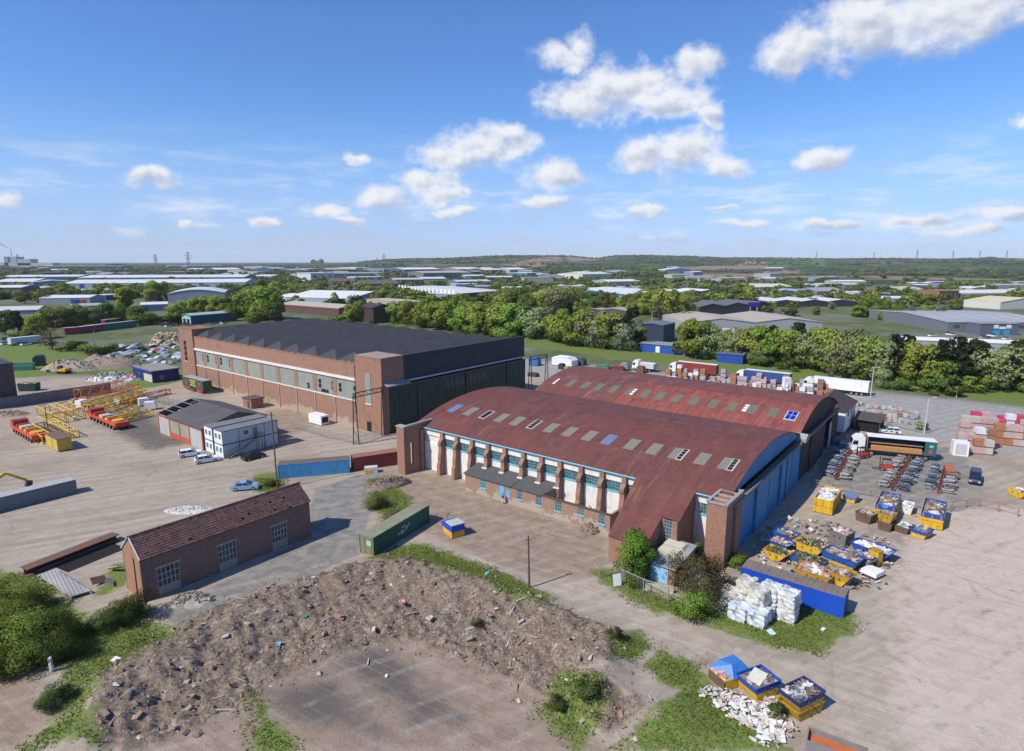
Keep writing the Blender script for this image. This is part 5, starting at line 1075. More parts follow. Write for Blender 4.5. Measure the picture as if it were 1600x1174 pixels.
# ------------------------------------------------------------------ vehicles
RIM = M((.40, .41, .42), .35, .1, metal=.5); LAMPW = M((.75, .75, .72), .2, .05); LAMPR = M((.35, .02, .02), .3, .05); CARGL = glass_mat((.012, .016, .02))
def wheel(parent, x, y, r=.32, w=.2, nm='wheel'):
    w_ = MB().mat(TYRE).tube((x, y - w/2, r), (x, y + w/2, r), r, 12).build(nm, parent); MB().mat(RIM).tube((x, y - w/2 - .012, r), (x, y + w/2 + .012, r), r*.58, 8).build('rim', w_); return w_
def loft(b, prof, w0, w1, z0, z1):          # closed side profile, width narrowing with height
    def hw(z): f = max(0, min(1, (z - z0) / (z1 - z0))); return (w0 + (w1 - w0) * f) / 2
    n = len(prof); vs = [(x, -hw(z), z) for x, z in prof] + [(x, hw(z), z) for x, z in prof]
    return b.add(vs, [tuple(range(n)), tuple(range(n, 2*n))[::-1]] + [(i, n + i, n + (i+1) % n, (i+1) % n) for i in range(n)])
def car(label, p, rz, col, kind='hatch', group=None, L=4.3):
    c = thing({'van': 'parked_van'}.get(kind, 'parked_car'), label, 'van' if kind == 'van' else 'car', p, rz, group); k = L / 4.3; paint = M(col, .25, .04, spec=.5) if isinstance(col, tuple) else col
    if kind == 'van': lo = [(0,.3),(0,1.0),(.05,1.15),(3.5,1.15),(4.15,1.0),(4.3,.7),(4.3,.3)]; cab = [(.08,1.15),(.2,1.95),(2.9,1.98),(3.55,1.15)]; ws = [(2.93,1.9),(3.5,1.2)]; zt = 1.98
    elif kind == 'estate': lo = [(0,.28),(0,.8),(.1,.95),(2.95,.95),(4.05,.85),(4.3,.6),(4.3,.28)]; cab = [(.12,.95),(.5,1.42),(2.3,1.46),(3.15,.95)]; zt = 1.46
    elif kind == 'saloon': lo = [(0,.28),(0,.85),(.1,.95),(3.0,.94),(4.1,.8),(4.3,.55),(4.3,.28)]; cab = [(.55,.95),(1.25,1.38),(2.35,1.4),(3.2,.94)]; zt = 1.4
    else: lo = [(0,.28),(0,.8),(.12,.98),(2.95,.95),(4.05,.84),(4.3,.58),(4.3,.28)]; cab = [(.2,.97),(.75,1.44),(2.2,1.47),(3.15,.95)]; zt = 1.47
    sc = lambda P: [(x*k, z) for x, z in P]
    b = MB().mat(paint); loft(b, sc(lo), 1.76, 1.7, .3, 1.0); b.build('body', c)
    b = MB().mat(CARGL); loft(b, sc(cab), 1.62, 1.26, .95, zt); b.build('windows', c)
    t = [q for q in sc(cab)]; x0, x1 = t[1][0], t[2][0]
    b = MB().mat(paint); loft(b, [(x0 - .06, zt - .07), (x0 + .02, zt), (x1 - .02, zt + .02), (x1 + .08, zt - .05)], 1.34, 1.24, zt - .07, zt)
    for s in (-1, 1):
        for (xa, za), (xb, zb) in ((t[0], t[1]), (t[3], t[2]), ((x0*.45 + x1*.55, .95), (x0*.45 + x1*.55, zt))): b.tube((xa, s*.80, za), (xb, s*.645, zb), .045, 4)
    b.build('roof', c)
    for x in (.75*k, 3.45*k):
        for y in (-.78, .78): wheel(c, x, y)
    for y in (-.6, .6): MB().mat(LAMPW).box(4.28*k, 4.31*k, y - .18, y + .18, .6, .74).build('headlight', c); MB().mat(LAMPR).box(-.015, .02, y - .16, y + .16, .68, .86).build('tail_light', c)
    return c
def car_px(label, a, b, col, kind='hatch', flip=False, **k):
    A_, rz, L = frame(a, b); p = (A_ + g(*b)) / 2; rz += R(180) if flip else 0; p = p - Vector((math.cos(rz), math.sin(rz), 0)) * 2.15 + Vector((-math.sin(rz), math.cos(rz), 0)) * .7 * (-1 if flip else 1)
    return car(label, p, rz, col, kind, **k)
car_px('white estate car parked by the orange-framed workshop', (279.5, 717), (318, 711), (.78, .79, .80), 'estate'); car_px('white hatchback parked before the stacked site cabins', (304, 727), (345, 720), (.78, .79, .80), 'hatch')
car_px('black car in the shade right of the metal stair', (384, 722), (414, 714), (.015, .016, .018), 'saloon'); car_px('light blue saloon car on the yard left of the blue container', (356, 769), (409, 765), (.22, .36, .50), 'saloon')
pc = car_px('white police car with blue and yellow checks behind the open-sided lorry', (1374, 677), (1406, 680), (.75, .76, .77), 'estate', flip=True)
for k in range(6):
    for s in (-1, 1): MB().mat(M([(.02, .06, .45), (.62, .66, .05)][k % 2], .4)).box(.6 + .5*k, 1.08 + .5*k, s*.885 - .01, s*.885 + .01, .5, .78).build('livery_panel', pc)
MB().mat(M((.03, .1, .7), .2)).box(1.6, 1.8, -.5, .5, 1.47, 1.58).build('light_bar', pc)
v_ = car('dark navy van facing the camera in the salvage yard', g(1523, 752) - Vector((2.2*math.cos(R(232)), 2.2*math.sin(R(232)), 0)), R(232), (.012, .02, .06), 'van', L=4.9)
def trailer_wheels(c, xs, W=2.5, r=.5):
    for x in xs:
        for y in (.15, W - .15): wheel(c, x, y, r, .3)
def lorry(label, p, rz, trailcol, L=13.4, HH=2.75, cabcol=(.76, .77, .78), cab=True, roof=None, side=None, name='articulated_lorry', deck=1.15, group=None):
    c = thing(name, label, 'lorry' if cab else 'trailer', p, rz, group); W = 2.5
    tm = M(trailcol, .5, .08, .5, .25, (.2, .18, .16)) if isinstance(trailcol, tuple) else trailcol
    if side is None:
        MB().mat(tm).box(0, L, 0, W, deck, deck + HH).build('trailer_body', c); MB().mat(roof or WHITEC).box(.02, L - .02, .02, W - .02, deck + HH, deck + HH + .03).build('trailer_roof', c)
        f_ = MB().mat(DARKST)
        for x in (0, L - .08): f_.box(x - .02, x + .1, -.02, .06, deck, deck + HH).box(x - .02, x + .1, W - .06, W + .02, deck, deck + HH)
        f_.build('corner_posts', c)
    MB().mat(DARKST).box(.2, L - .1, .6, W - .6, .75, deck).build('chassis', c); trailer_wheels(c, [1.6, 2.9, 4.2])
    if cab:
        x0 = L + .35; cm = M(cabcol, .3, .05); b = MB().mat(cm); b.prism([(x0, .7), (x0 + 2.3, .7), (x0 + 2.35, 1.9), (x0 + 2.1, 3.1), (x0 + 1.4, 3.75), (x0 + .3, 3.8), (x0, 3.5)], .05, W - .05); b.build('cab', c)
        MB().mat(CARGL).prism([(x0 + 2.37, 1.95), (x0 + 2.15, 3.0), (x0 + 2.11, 3.0), (x0 + 2.33, 1.95)], .2, W - .2).build('windscreen', c)
        for y in (.03, W - .05): MB().mat(CARGL).prism([(x0 + 1.2, 1.95), (x0 + 2.2, 1.95), (x0 + 2.0, 2.8), (x0 + 1.2, 2.8)], y, y + .02).build('side_window', c)
        for y in (.3, W - .6): MB().mat(LAMPW).box(x0 + 2.3, x0 + 2.34, y, y + .3, .9, 1.1).build('headlight', c)
        MB().mat(DARKST).box(L - 1.5, x0 + 2.2, .5, W - .5, .45, .75).build('tractor_frame', c); trailer_wheels(c, [L - .9, x0 + 1.4])
    return c
road_rz = math.atan2((g(1366, 606) - g(1043, 571)).y, (g(1366, 606) - g(1043, 571)).x)
def lorry_px(label, pr, pl, col, **k):          # rear at pr, nose at pl
    a_, b_ = g(*pr), g(*pl); rz = math.atan2(b_.y - a_.y, b_.x - a_.x); return lorry(label, a_, rz, col, **k)
def along(px, py, d): p = g(px, py); return p + Vector((math.cos(road_rz), math.sin(road_rz), 0)) * d
R180 = road_rz + R(180)
def lorry_road(label, px, py, col, **k):
    L = k.get('L', 13.4); p = g(px, py); n = Vector((-math.sin(R180), math.cos(R180), 0)) ; return lorry(label, p - n*0 , R180, col, **k)
lorry_road('long white articulated lorry parked along the verge behind the white house', 1358, 618, (.80, .80, .80), L=14.5, HH=3.0)
lorry_road('red curtain-sided articulated lorry with a white cab beyond the far arched hangar', 1122, 590, (.24, .035, .03), L=13.4, HH=3.2)
lorry_road('blue articulated trailer with a white cab, right of the red lorry', 1236, 604, (.035, .075, .23), L=13.4, HH=3.0)
lorry_road('short white lorry with grey sides left of the red lorry', 1026, 581, (.52, .53, .56), L=5.5, HH=1.8)
ol = lorry('open-sided lorry with a white cab loaded with orange planks', g(1455, 716), R(180 - 21), (.1, .1, .1), L=11.6, HH=2.8, side='open')
GRNL = M((.025, .12, .13), .5); MB().mat(WHITEC).box(0, 11.6, 0, 2.5, 3.85, 4.0).build('trailer_roof', ol); MB().mat(M((.05, .05, .06), .8)).box(0, 11.6, 0.0, .06, 1.15, 3.85).build('far_curtain', ol); MB().mat(TIMBER).box(0, 11.6, .06, 2.5, 1.1, 1.2).build('deck', ol)
MB().mat(GRNL).box(0, 1.9, 2.44, 2.52, 1.2, 3.85).build('drawn_curtain', ol); MB().mat(GRNL).box(-.04, .02, 0, 2.5, 1.2, 3.85).build('rear_door', ol); MB().mat(M((.2, .2, .22), .6)).box(11.5, 11.6, .06, 2.5, 1.2, 3.85).build('headboard', ol)
MB().mat(M((.55, .08, .05), .6)).box(.6, 1.2, 2.52, 2.54, 1.5, 2.2).build('red_emblem', ol); MB().mat(M((.2, .45, .3), .6)).box(.5, 1.2, 2.52, 2.54, 2.7, 3.2).build('pale_emblem', ol)
pl = thing('plank_load', 'long stack of orange-brown planks on the open-sided lorry', 'planks', ol.location + Vector((0, 0, 1.2)), ol.rotation_euler[2])
for k in range(3): MB().mat(M((.50, .24, .09), .7, .15, 2)).box(2.2, 10.8, 1.2, 2.35, .26*k + .01, .26*k + .24).build('plank', pl)
pl = thing('plank_load', 'grey upper tier of boards on the open-sided lorry', 'planks', ol.location + Vector((0, 0, 2.4)), ol.rotation_euler[2]); MB().mat(M((.32, .28, .24), .8)).box(1.9, 11.2, .2, 1.5, 0, .18).build('board', pl); f_ = MB().mat(DARKST)
for x in (2.2, 6.5, 11): f_.box(x, x + .12, .3, 1.4, -1.2, 0)
f_.build('stillage', pl)
# green showman's trailer with red skirts and yellow lettering boards
gt = lorry('dark green box trailer with red wheel skirts and yellow lettering by the hangar', UVP(175.2, 78.3), math.atan2(UY, UX), (.022, .085, .055), L=13.0, HH=2.75, cab=False, name='box_trailer', roof=M((.30, .32, .33), .7), deck=1.1)
for o in list(gt.children):
    if o.name.startswith('wheel'): 
        for q in list(o.children): bpy.data.objects.remove(q)
        bpy.data.objects.remove(o)
gt.location = UVP(175.2, 81.2)
MB().mat(M((.45, .02, .03), .5)).box(.6, 4.6, 2.42, 2.5, .45, 1.1).build('wheel_skirt', gt); MB().mat(M((.45, .02, .03), .5)).box(9.6, 12.6, 2.42, 2.5, .45, 1.1).build('wheel_skirt', gt)
for x in (6.0, 7.2, 8.4):
    for y in (.2, 2.35): wheel(gt, x, y, .48, .28)
def lettering(parent, text, mat, size, loc, rot, nm='lettering'):
    cu = bpy.data.curves.new(nm, 'FONT'); cu.body = text; cu.size = size; cu.extrude = .008; cu.align_x = 'CENTER'
    o = bpy.data.objects.new(nm, cu); COL.objects.link(o); dg = bpy.context.evaluated_depsgraph_get(); me = bpy.data.meshes.new_from_object(o.evaluated_get(dg)); bpy.data.objects.remove(o)
    me.materials.clear(); me.materials.append(mat); t = obj(nm, me, parent); t.location = loc; t.rotation_euler = rot; return t
YLET = M((.72, .50, .02), .5)
for x0, x1, z in [(4.4, 8.4, 3.05), (5.0, 7.8, 2.4), (4.6, 8.2, 1.75)]:            # three lines too small to read in the photo
    f_ = MB().mat(YLET); q = random.Random(int(z*100)); x = x0
    while x < x1: w = q.uniform(.16, .3); f_.box(x, min(x1, x + w), 2.5, 2.52, z, z + q.choice([.3, .3, .38])); x += w + .06
    f_.build('yellow_lettering', gt)
for x in (2.2, 10.6): MB().mat(M((.5, .03, .04), .5)).box(x - .6, x + .6, 2.5, 2.52, 1.9, 3.1).build('red_emblem', gt)

# crane carriers and lattice sections
ORG = M((.60, .075, .03), .45, .12, .8, .25, (.25, .06, .03)); YEL2 = M((.66, .42, .05), .5, .15, 1, .4, (.30, .18, .07)); ORG2 = M((.55, .15, .03), .5, .15, 1, .3, (.25, .1, .05))
def carrier(label, u, v, L):
    c = H('crane_carrier', label, 'crane carrier', u, v, 0, R(90)); W = 3.0   # local x towards +u
    c.rotation_euler[2] = math.atan2(UY, UX); b = MB().mat(ORG)
    b.box(.2, L, -W + .5, -.5, .8, 1.25); b.box(.1, 4.0, -W, -.05, .95, 1.75); b.box(0, .1, -W, -.05, .75, 1.7); b.box(L - 3.4, L, -W, 0, .95, 1.6); b.box(4.0, L - 3.4, -W, -W + .55, 1.0, 1.45); b.box(4.0, L - 3.4, -.55, 0, 1.0, 1.45); b.box(4.6, 5.4, -W + .5, -.5, 1.25, 2.0); b.box(L - 4.2, L - 3.6, -W + .3, -.3, 1.2, 2.1); b.build('chassis', c)
    MB().mat(YELLOW).tube((2.4, -W/2, 1.75), (2.4, -W/2, 2.05), 1.25, 18).build('turntable', c); MB().mat(YELLOW).tube((7.2, -W/2, 1.25), (7.2, -W/2, 1.65), 1.15, 18).build('turntable', c)
    MB().mat(M((.42, .43, .42), .6)).box(9.0, 11.2, -W + .5, -.5, 1.25, 2.0).build('engine_cover', c); MB().mat(YEL2).box(5.7, 6.3, -W + .4, -.4, 1.3, 2.2).build('winch', c)
    MB().mat(M((.30, .05, .05), .5)).box(L - 2.4, L - .3, -W + .1, -.1, 1.6, 2.7).build('cab', c)
    n = 8
    for k in range(n):
        for y in (-W + .2, -.25): wheel(c, 1.5 + (L - 3) * k / (n - 1), y, .5, .4)
    return c
carrier('red crane carrier with yellow turntables in the middle of the lattice yard', 152.2, 48.2, 17.5); carrier('red crane carrier half out of the photo beside the yellow cabin box', 155.0, 33.6, 16.0)
def lattice(label, A_, rz, L, w, hh, mat, z=0, pitch=1.6, r=.115):
    c = thing('crane_lattice_section', label, 'crane section', (A_[0], A_[1], z), rz, 'lattice sections of dismantled cranes')
    P = [(0, 0), (w, 0), (w, hh), (0, hh)]
    for (y, z_) in P: MB().mat(mat).tube((0, y, z_ + r), (L, y, z_ + r), r, 5).build('chord', c)
    b = MB().mat(mat); n = max(2, int(L / pitch))
    for i in range(4):
        (ya, za), (yb, zb) = P[i], P[(i+1) % 4]
        for k in range(n):
            xa, xb = L*k/n, L*(k+1)/n
            if k % 2: xa, xb = xb, xa
            b.tube((xa, ya, za + r), (xb, yb, zb + r), r*.55, 3)
        for x in (0, L): b.tube((x, ya, za + r), (x, yb, zb + r), r, 4)
    b.build('lacing', c, kind='stuff'); return c
LU = math.atan2(UY, UX)
lattice('yellow lattice section on the ground behind the brown pole, taller of its pair', UVP(170.2, 44.0), LU, 12.4, 2.6, 2.5, YEL2); lattice('yellow lattice section side by side with the one behind the brown pole', UVP(170.6, 48.0), LU, 12.0, 2.4, 2.4, YEL2)
lattice('low yellow lattice section left of the yellow cabin box', UVP(152.8, 36.8), LU, 16, 1.9, 1.6, YEL2); lattice('thin dark lattice section lying beside the low yellow one', UVP(155.5, 39.2), LU, 13, 1.5, 1.2, DARKST)
lattice('narrow yellow lattice section nearest the lamp post', UVP(153.2, 41.5), LU, 17.5, 1.7, 1.4, YEL2)
q = random.Random(3)
for i, (u, v, L, w, hh, dr, m_, lab) in enumerate([(176,51,18,2.2,1.9,-62,YEL2,'long yellow lattice section directly behind the red carrier'),(172,52.5,17,2.2,1.9,-58,YEL2,'long yellow lattice section, second behind the red carrier'),
     (182,52,19,2.0,1.7,-60,YEL2,'long ochre lattice section, third behind the red carrier'),(188,54,17,2.2,1.8,-64,ORG2,'orange lattice section nearest the concrete wall'),(186,52,12,2.4,2.4,-70,ORG2,'short orange lattice section on the heap'),
     (160,53,9,1.8,1.6,-40,YEL2,'short yellow lattice section near the workshop corner'),(158,51.5,8,1.6,1.4,-75,YEL2,'broken yellow lattice section beside the workshop doors'),(178,60,14,1.6,1.3,-68,M((.42,.05,.03),.5),'dark red lattice section at the back of the crane yard')]):
    lattice(lab, UVP(u, v), LU + R(dr), L, w, hh, m_, [0, 0, 0, 0, 1.9, 0, 0, 0][i])
c = H('cabin_box', 'yellow steel cabin box with a rusty brown top in front of the lattice sections', 'cabin', 144.0, 37.6); c.rotation_euler[2] = LU
b = MB().mat(corr_mat((.56, .40, .06), (.50, .36, .06), 'xy', .4, .2, .5, (.25, .15, .05), .6)).box(0, 7.4, 0, 2.5, .2, 2.55); b.build('walls', c); MB().mat(M((.17, .10, .085), .8, .25, 1)).box(-.06, 7.46, -.06, 2.56, 2.55, 2.66).build('roof', c); MB().mat(DARKST).box(.1, 7.3, .2, .4, 0, .2).box(.1, 7.3, 2.1, 2.3, 0, .2).build('skids', c)
MB().mat(DARKST).box(3.0, 3.1, 2.5, 2.54, .3, 2.4).build('door_seam', c)
for k, (px, py) in enumerate([(185, 632), (236, 640), (226, 634), (122, 634), (129, 637)]):
    p = g(px, py); t_ = thing('crane_part', ['white winch drum behind the lattice heap', 'white crane cab beside the workshop corner', 'white crane counterweight behind the workshop corner', 'black cable drum at the left of the lattice heap', 'white engine casing by the black cable drum'][k], 'crane part', p, R(20*k))
    m_ = BLACK if k == 3 else WHITEC
    if k in (0, 3): MB().mat(m_).tube((0, -.7, .9), (0, .7, .9), .9, 12).build('drum', t_); MB().mat(DARKST).box(-.9, .9, -.9, .9, 0, .25).build('cradle', t_)
    else: MB().mat(m_).prism([(-1.3, .3), (1.3, .3), (1.3, 1.5), (.9, 2.1), (-1.3, 2.1)], -.9, .9).build('casing', t_); MB().mat(DARKST).box(-1.2, 1.2, -.8, .8, 0, .3).build('frame', t_)
def excavator(label, p, rz, s=1.0):
    c = thing('excavator', label, 'digger', p, rz); DY = M((.66, .40, .02), .5, .1, 1, .3, (.3, .2, .08))
    for y in (-1.2, .7): MB().mat(TYRE).prism([(-1.6*s, .1), (1.6*s, .1), (1.9*s, .5), (1.5*s, .9), (-1.5*s, .9), (-1.9*s, .5)], y, y + .5).build('track', c)
    MB().mat(DY).prism([(-1.9*s, 1.0), (1.2*s, 1.0), (1.2*s, 1.6), (-.6, 2.0), (-1.9*s, 1.9)], -1.25, 1.25).build('body', c); MB().mat(DARKST).box(-.5, .5, -.5, .5, .85, 1.02).build('slew_ring', c)
    MB().mat(CARGL).prism([(-.2, 1.6), (1.3, 1.6), (1.3, 2.2), (.9, 2.9), (-.2, 2.9)], .2, 1.2).build('cab', c)
    b = MB().mat(DY); b.prism([(1.0, 1.3), (1.6, 1.5), (4.2*s, 2.7*s), (4.4*s, 2.4*s), (1.6, 1.0)], -.45, -.05).prism([(4.1*s, 2.7*s), (4.5*s, 2.7*s), (6.6*s, 1.2*s), (6.4*s, .9*s)], -.4, -.1); b.build('boom', c)
    MB().mat(DARKST).prism([(6.2*s, .3), (6.9*s, .2), (7.1*s, 1.0), (6.5*s, 1.2)], -.7, .2).build('bucket', c); return c
excavator('yellow digger with boom lowered behind the long grey steel box', UVP(125.5, 17.5), HROT, 1.25); excavator('small yellow digger working at the far rubble heap', g(100, 584), R(170))
c = thing('waste_tank', 'dark tank standing beside the far rubble heap', 'tank', g(52, 573), R(30)); MB().mat(M((.035, .05, .055), .6)).prism([(0, .2), (0, 3.0), (.8, 3.8), (2.6, 3.8), (3.4, 3.0), (3.4, .2)], 0, 4).build('shell', c); MB().mat(DARKST).box(.2, 3.2, .2, 3.8, 0, .2).build('base', c)
skip('green roofed skip left of the dark tank', g(20, 580), R(20), L=6, W=2.4, HH=2.4, low=M((.05,.20,.14),.6), up=M((.10,.30,.22),.6), load=None, ends=.2); skip('dark green skip right of the dark-clad building', g(28, 612), R(5), L=5, W=2.4, HH=2.2, low=M((.02,.045,.04),.6), up=M((.02,.045,.04),.6), load=WASTE3, ends=.2)
# ------------------------------------------------------------------ poles, lamps, gantries
def pole(name, label, cat, p, hh, r, mat, arm=None, lean=(0, 0), lamp=False, group=None):
    c = thing(name, label, cat, p, 0, group); top = (lean[0], lean[1], hh); MB().mat(mat).tube((0, 0, -.2), top, r, 7, r*.7).build('post', c)
    if arm: MB().mat(mat).tube((lean[0] - arm, lean[1], hh - .5), (lean[0] + arm, lean[1], hh - .5), .06, 5).build('crossarm', c)
    if lamp: MB().mat(mat).tube(top, (lean[0] + 1.2, lean[1], hh + .25), .05, 5).build('arm', c); MB().mat(LAMPW).box(lean[0] + 1.1, lean[0] + 1.7, lean[1] - .12, lean[1] + .12, hh + .2, hh + .34).build('lamp_head', c)
    return c
WOODP = M((.10, .075, .055), .9, .25, 2); CON = M((.55, .55, .53), .7)
pole('telegraph_pole', 'old timber telegraph pole by the track before the near arched hangar', 'pole', g(827, 920), 6.7, .13, WOODP, .35, (-.15, 0)); pole('telegraph_pole', 'tall dark pole beside the blue container', 'pole', g(434, 764), 13.3, .15, WOODP, .5, (-.25, .3))
pole('iron_post', 'rusty brown post among the lattice sections', 'post', g(76, 677), 6.2, .12, M((.14, .07, .05), .8)); pole('lamp_post', 'short lamp post behind the yellow cabin box', 'lamp post', g(110, 683), 4.3, .09, GALV, lamp=True)
pole('lamp_post', 'white lamp post at the end of the brown panel fence', 'lamp post', g(1444, 678), 8.0, .13, CON, lamp=True); pole('lamp_post', 'pale lamp post behind the long white lorry', 'lamp post', g(1360, 622), 8.5, .12, CON, lamp=True); pole('lamp_post', 'short pale post on the grass verge at the right', 'post', g(1494, 622), 3.2, .1, CON)
pole('lamp_post', 'leftmost of three lamp posts at the estate road junction', 'lamp post', g(1018, 507), 7.5, .16, CON, lamp=True); pole('lamp_post', 'middle one of three lamp posts at the estate road junction', 'lamp post', g(1037, 514), 8, .16, CON, lamp=True); pole('lamp_post', 'rightmost of three lamp posts at the estate road junction', 'lamp post', g(1059, 521), 7.5, .15, CON, lamp=True)
pole('lamp_post', 'dark post between the blue office and the scrap yard', 'pole', g(222, 592), 9, .14, DARKST); pole('lamp_post', 'slim post at the edge of the scrap yard', 'pole', g(150, 548), 9, .12, GALV)
def gantry(label, P, hh, mat, cross=None):
    c = thing('door_gantry', label, 'gantry', P[0]); O = P[0]
    for p in P:
        q_ = p - O; d = Vector((.5, 0, 0)); MB().mat(mat).tube(q_ - d*1.2, q_ - d*.35 + Vector((0, 0, hh)), .12, 5).build('leg', c); MB().mat(mat).tube(q_ + d*1.2, q_ + d*.35 + Vector((0, 0, hh)), .12, 5).build('leg', c)
        b = MB().mat(mat); n = 7
        for k in range(n): f0, f1 = k/n, (k+1)/n; s0 = (1.2 - .85*f0) * (1 if k % 2 else -1); s1 = (1.2 - .85*f1) * (-1 if k % 2 else 1); b.tube(q_ + d*s0 + Vector((0, 0, hh*f0)), q_ + d*s1 + Vector((0, 0, hh*f1)), .05, 4)
        b.build('lacing', c, kind='stuff')
    a_, b_ = P[0] - O + Vector((0, 0, hh)), P[1] - O + Vector((0, 0, hh)); b = MB().mat(mat)
    for dz in (0, -.9): MB().mat(mat).tube(a_ + Vector((0, 0, dz)), b_ + Vector((0, 0, dz)), .12, 5).build('girder', c)
    n = 8
    for k in range(n): za, zb = (0, -.9) if k % 2 else (-.9, 0); b.tube(a_.lerp(b_, k/n) + Vector((0, 0, za)), a_.lerp(b_, (k+1)/n) + Vector((0, 0, zb)), .06, 4)
    b.build('girder_lacing', c, kind='stuff'); return c
GANM = M((.045, .06, .055), .6, .3)
gantry('green-black lattice door gantry at the near corner of the brick hangar', [uvp(101.2, 75.6), uvp(101.4, 83.3)], 11.0, GANM); gantry('dark lattice door gantry at the far corner of the brick hangar', [uvp(101.0, 136.5), uvp(100.2, 143.5)], 11.0, GANM)
# pylons on the skyline
pm = M((.22, .24, .27), .7)
def pylon_mesh():
    b = MB().mat(pm); hh = 50
    for s in ((-1, -1), (1, -1), (1, 1), (-1, 1)): b.tube((s[0]*4.5, s[1]*4.5, -5), (s[0]*.8, s[1]*.8, hh), .5, 4)
    for k in range(6):
        z0, z1 = hh*k/6, hh*(k+1)/6; w0, w1 = 4.5 - 3.7*k/6, 4.5 - 3.7*(k+1)/6
        for s in (-1, 1): b.tube((-w0, s*w0, z0), (w1, s*w1, z1), .3, 3); b.tube((w0, s*w0, z0), (-w1, s*w1, z1), .3, 3)
    for z, w in ((32, 8), (39, 10), (46, 7)): b.tube((-w, 0, z), (w, 0, z), .45, 4); b.tube((-w, 0, z), (0, 0, z + 3), .3, 3); b.tube((w, 0, z), (0, 0, z + 3), .3, 3)
    return b.mesh('pylon')
PY = pylon_mesh()
for i, (px, d, yt) in enumerate([(243,2500,398),(294,2300,394),(589,3600,402),(600,3300,397),(1275,4600,394),(1365,4700,395),(1432,4200,391),(1488,4300,392),(1530,4400,392),(1572,4500,392),(1370,2400,418)]):
    r_ = d / max(.5, math.cos(math.atan2(ray(px, 407)[0], diry))); p = at_dist(px, d); z_ = hill_z(px, r_) if px > 560 else 0.4
    o = tag(obj('pylon', PY, None, (p.x, p.y, z_), R(20)), ['first pylon from the left on the skyline', 'tallest pylon left of the brick hangar roof', 'shorter pylon of the pair near the low hill end', 'taller pylon of the pair near the low hill end', 'pylon above the dark-gabled sheds', 'pylon on the ridge over the white barn', 'pylon rising over the wooded ridge, third from the right edge group', 'pylon left of the wooded knoll', 'pylon beside the wooded knoll', 'rightmost pylon on the skyline', 'faint pylon standing down in the green fields'][i], 'pylon', 'pylons along the horizon')
    k = (407 - yt + 38 / d * FPX - z_ / d * FPX) / FPX * d / 50; o.scale = (max(.6, k),)*3
# person at the lean-to
def person(label, p, rz):
    V_ = [(0,0,.95),(0,.1,.9),(.02,.12,.5),(0,.13,.06),(.12,.13,.03),(0,-.1,.9),(.06,-.12,.5),(-.04,-.13,.06),(.08,-.13,.03),(0,0,1.2),(0,0,1.42),(0,0,1.52),(.02,0,1.63),(.02,0,1.74),(0,.2,1.4),(.03,.25,1.12),(.12,.22,.9),(0,-.2,1.4),(.0,-.25,1.12),(.1,-.23,.9)]
    E_ = [(0,1),(1,2),(2,3),(3,4),(0,5),(5,6),(6,7),(7,8),(0,9),(9,10),(10,11),(11,12),(12,13),(10,14),(14,15),(15,16),(10,17),(17,18),(18,19)]
    Rr = [.15,.1,.07,.05,.04,.1,.07,.05,.04,.15,.16,.06,.1,.08,.07,.05,.04,.07,.05,.04]
    me = bpy.data.meshes.new('person'); me.from_pydata(V_, E_, []); o = obj('person', me, None, p, rz); o.modifiers.new('skin', 'SKIN'); o.modifiers.new('sub', 'SUBSURF').levels = 1
    for i, r_ in enumerate(Rr): me.skin_vertices[0].data[i].radius = (r_, r_)
    me.skin_vertices[0].data[0].use_root = True; me.materials.append(M((.42, .26, .19), .6)); tag(o, label, 'person')
    b = MB().mat(M((.03, .03, .035), .9)); b.blob((0, 0, 1.22), .18, .24, .34, 10, 6); b.tube((0, .2, 1.42), (.03, .26, 1.1), .085, 6); b.tube((0, -.2, 1.42), (0, -.26, 1.1), .085, 6); b.build('jacket', o, True)
    b = MB().mat(M((.6, .6, .6), .9)); b.tube((0, .1, .98), (.02, .125, .1), .11, 8, .08); b.tube((0, -.1, .98), (-.02, -.13, .1), .11, 8, .08); b.build('trousers', o, True)
    MB().mat(M((.04, .025, .02), .9)).blob((-.01, 0, 1.75), .1, .1, .09, 8, 5).build('hair', o, True); return o
person('person in a dark top and pale trousers by the blue lean-to door', uvp(57.2, 70.2), R(200))
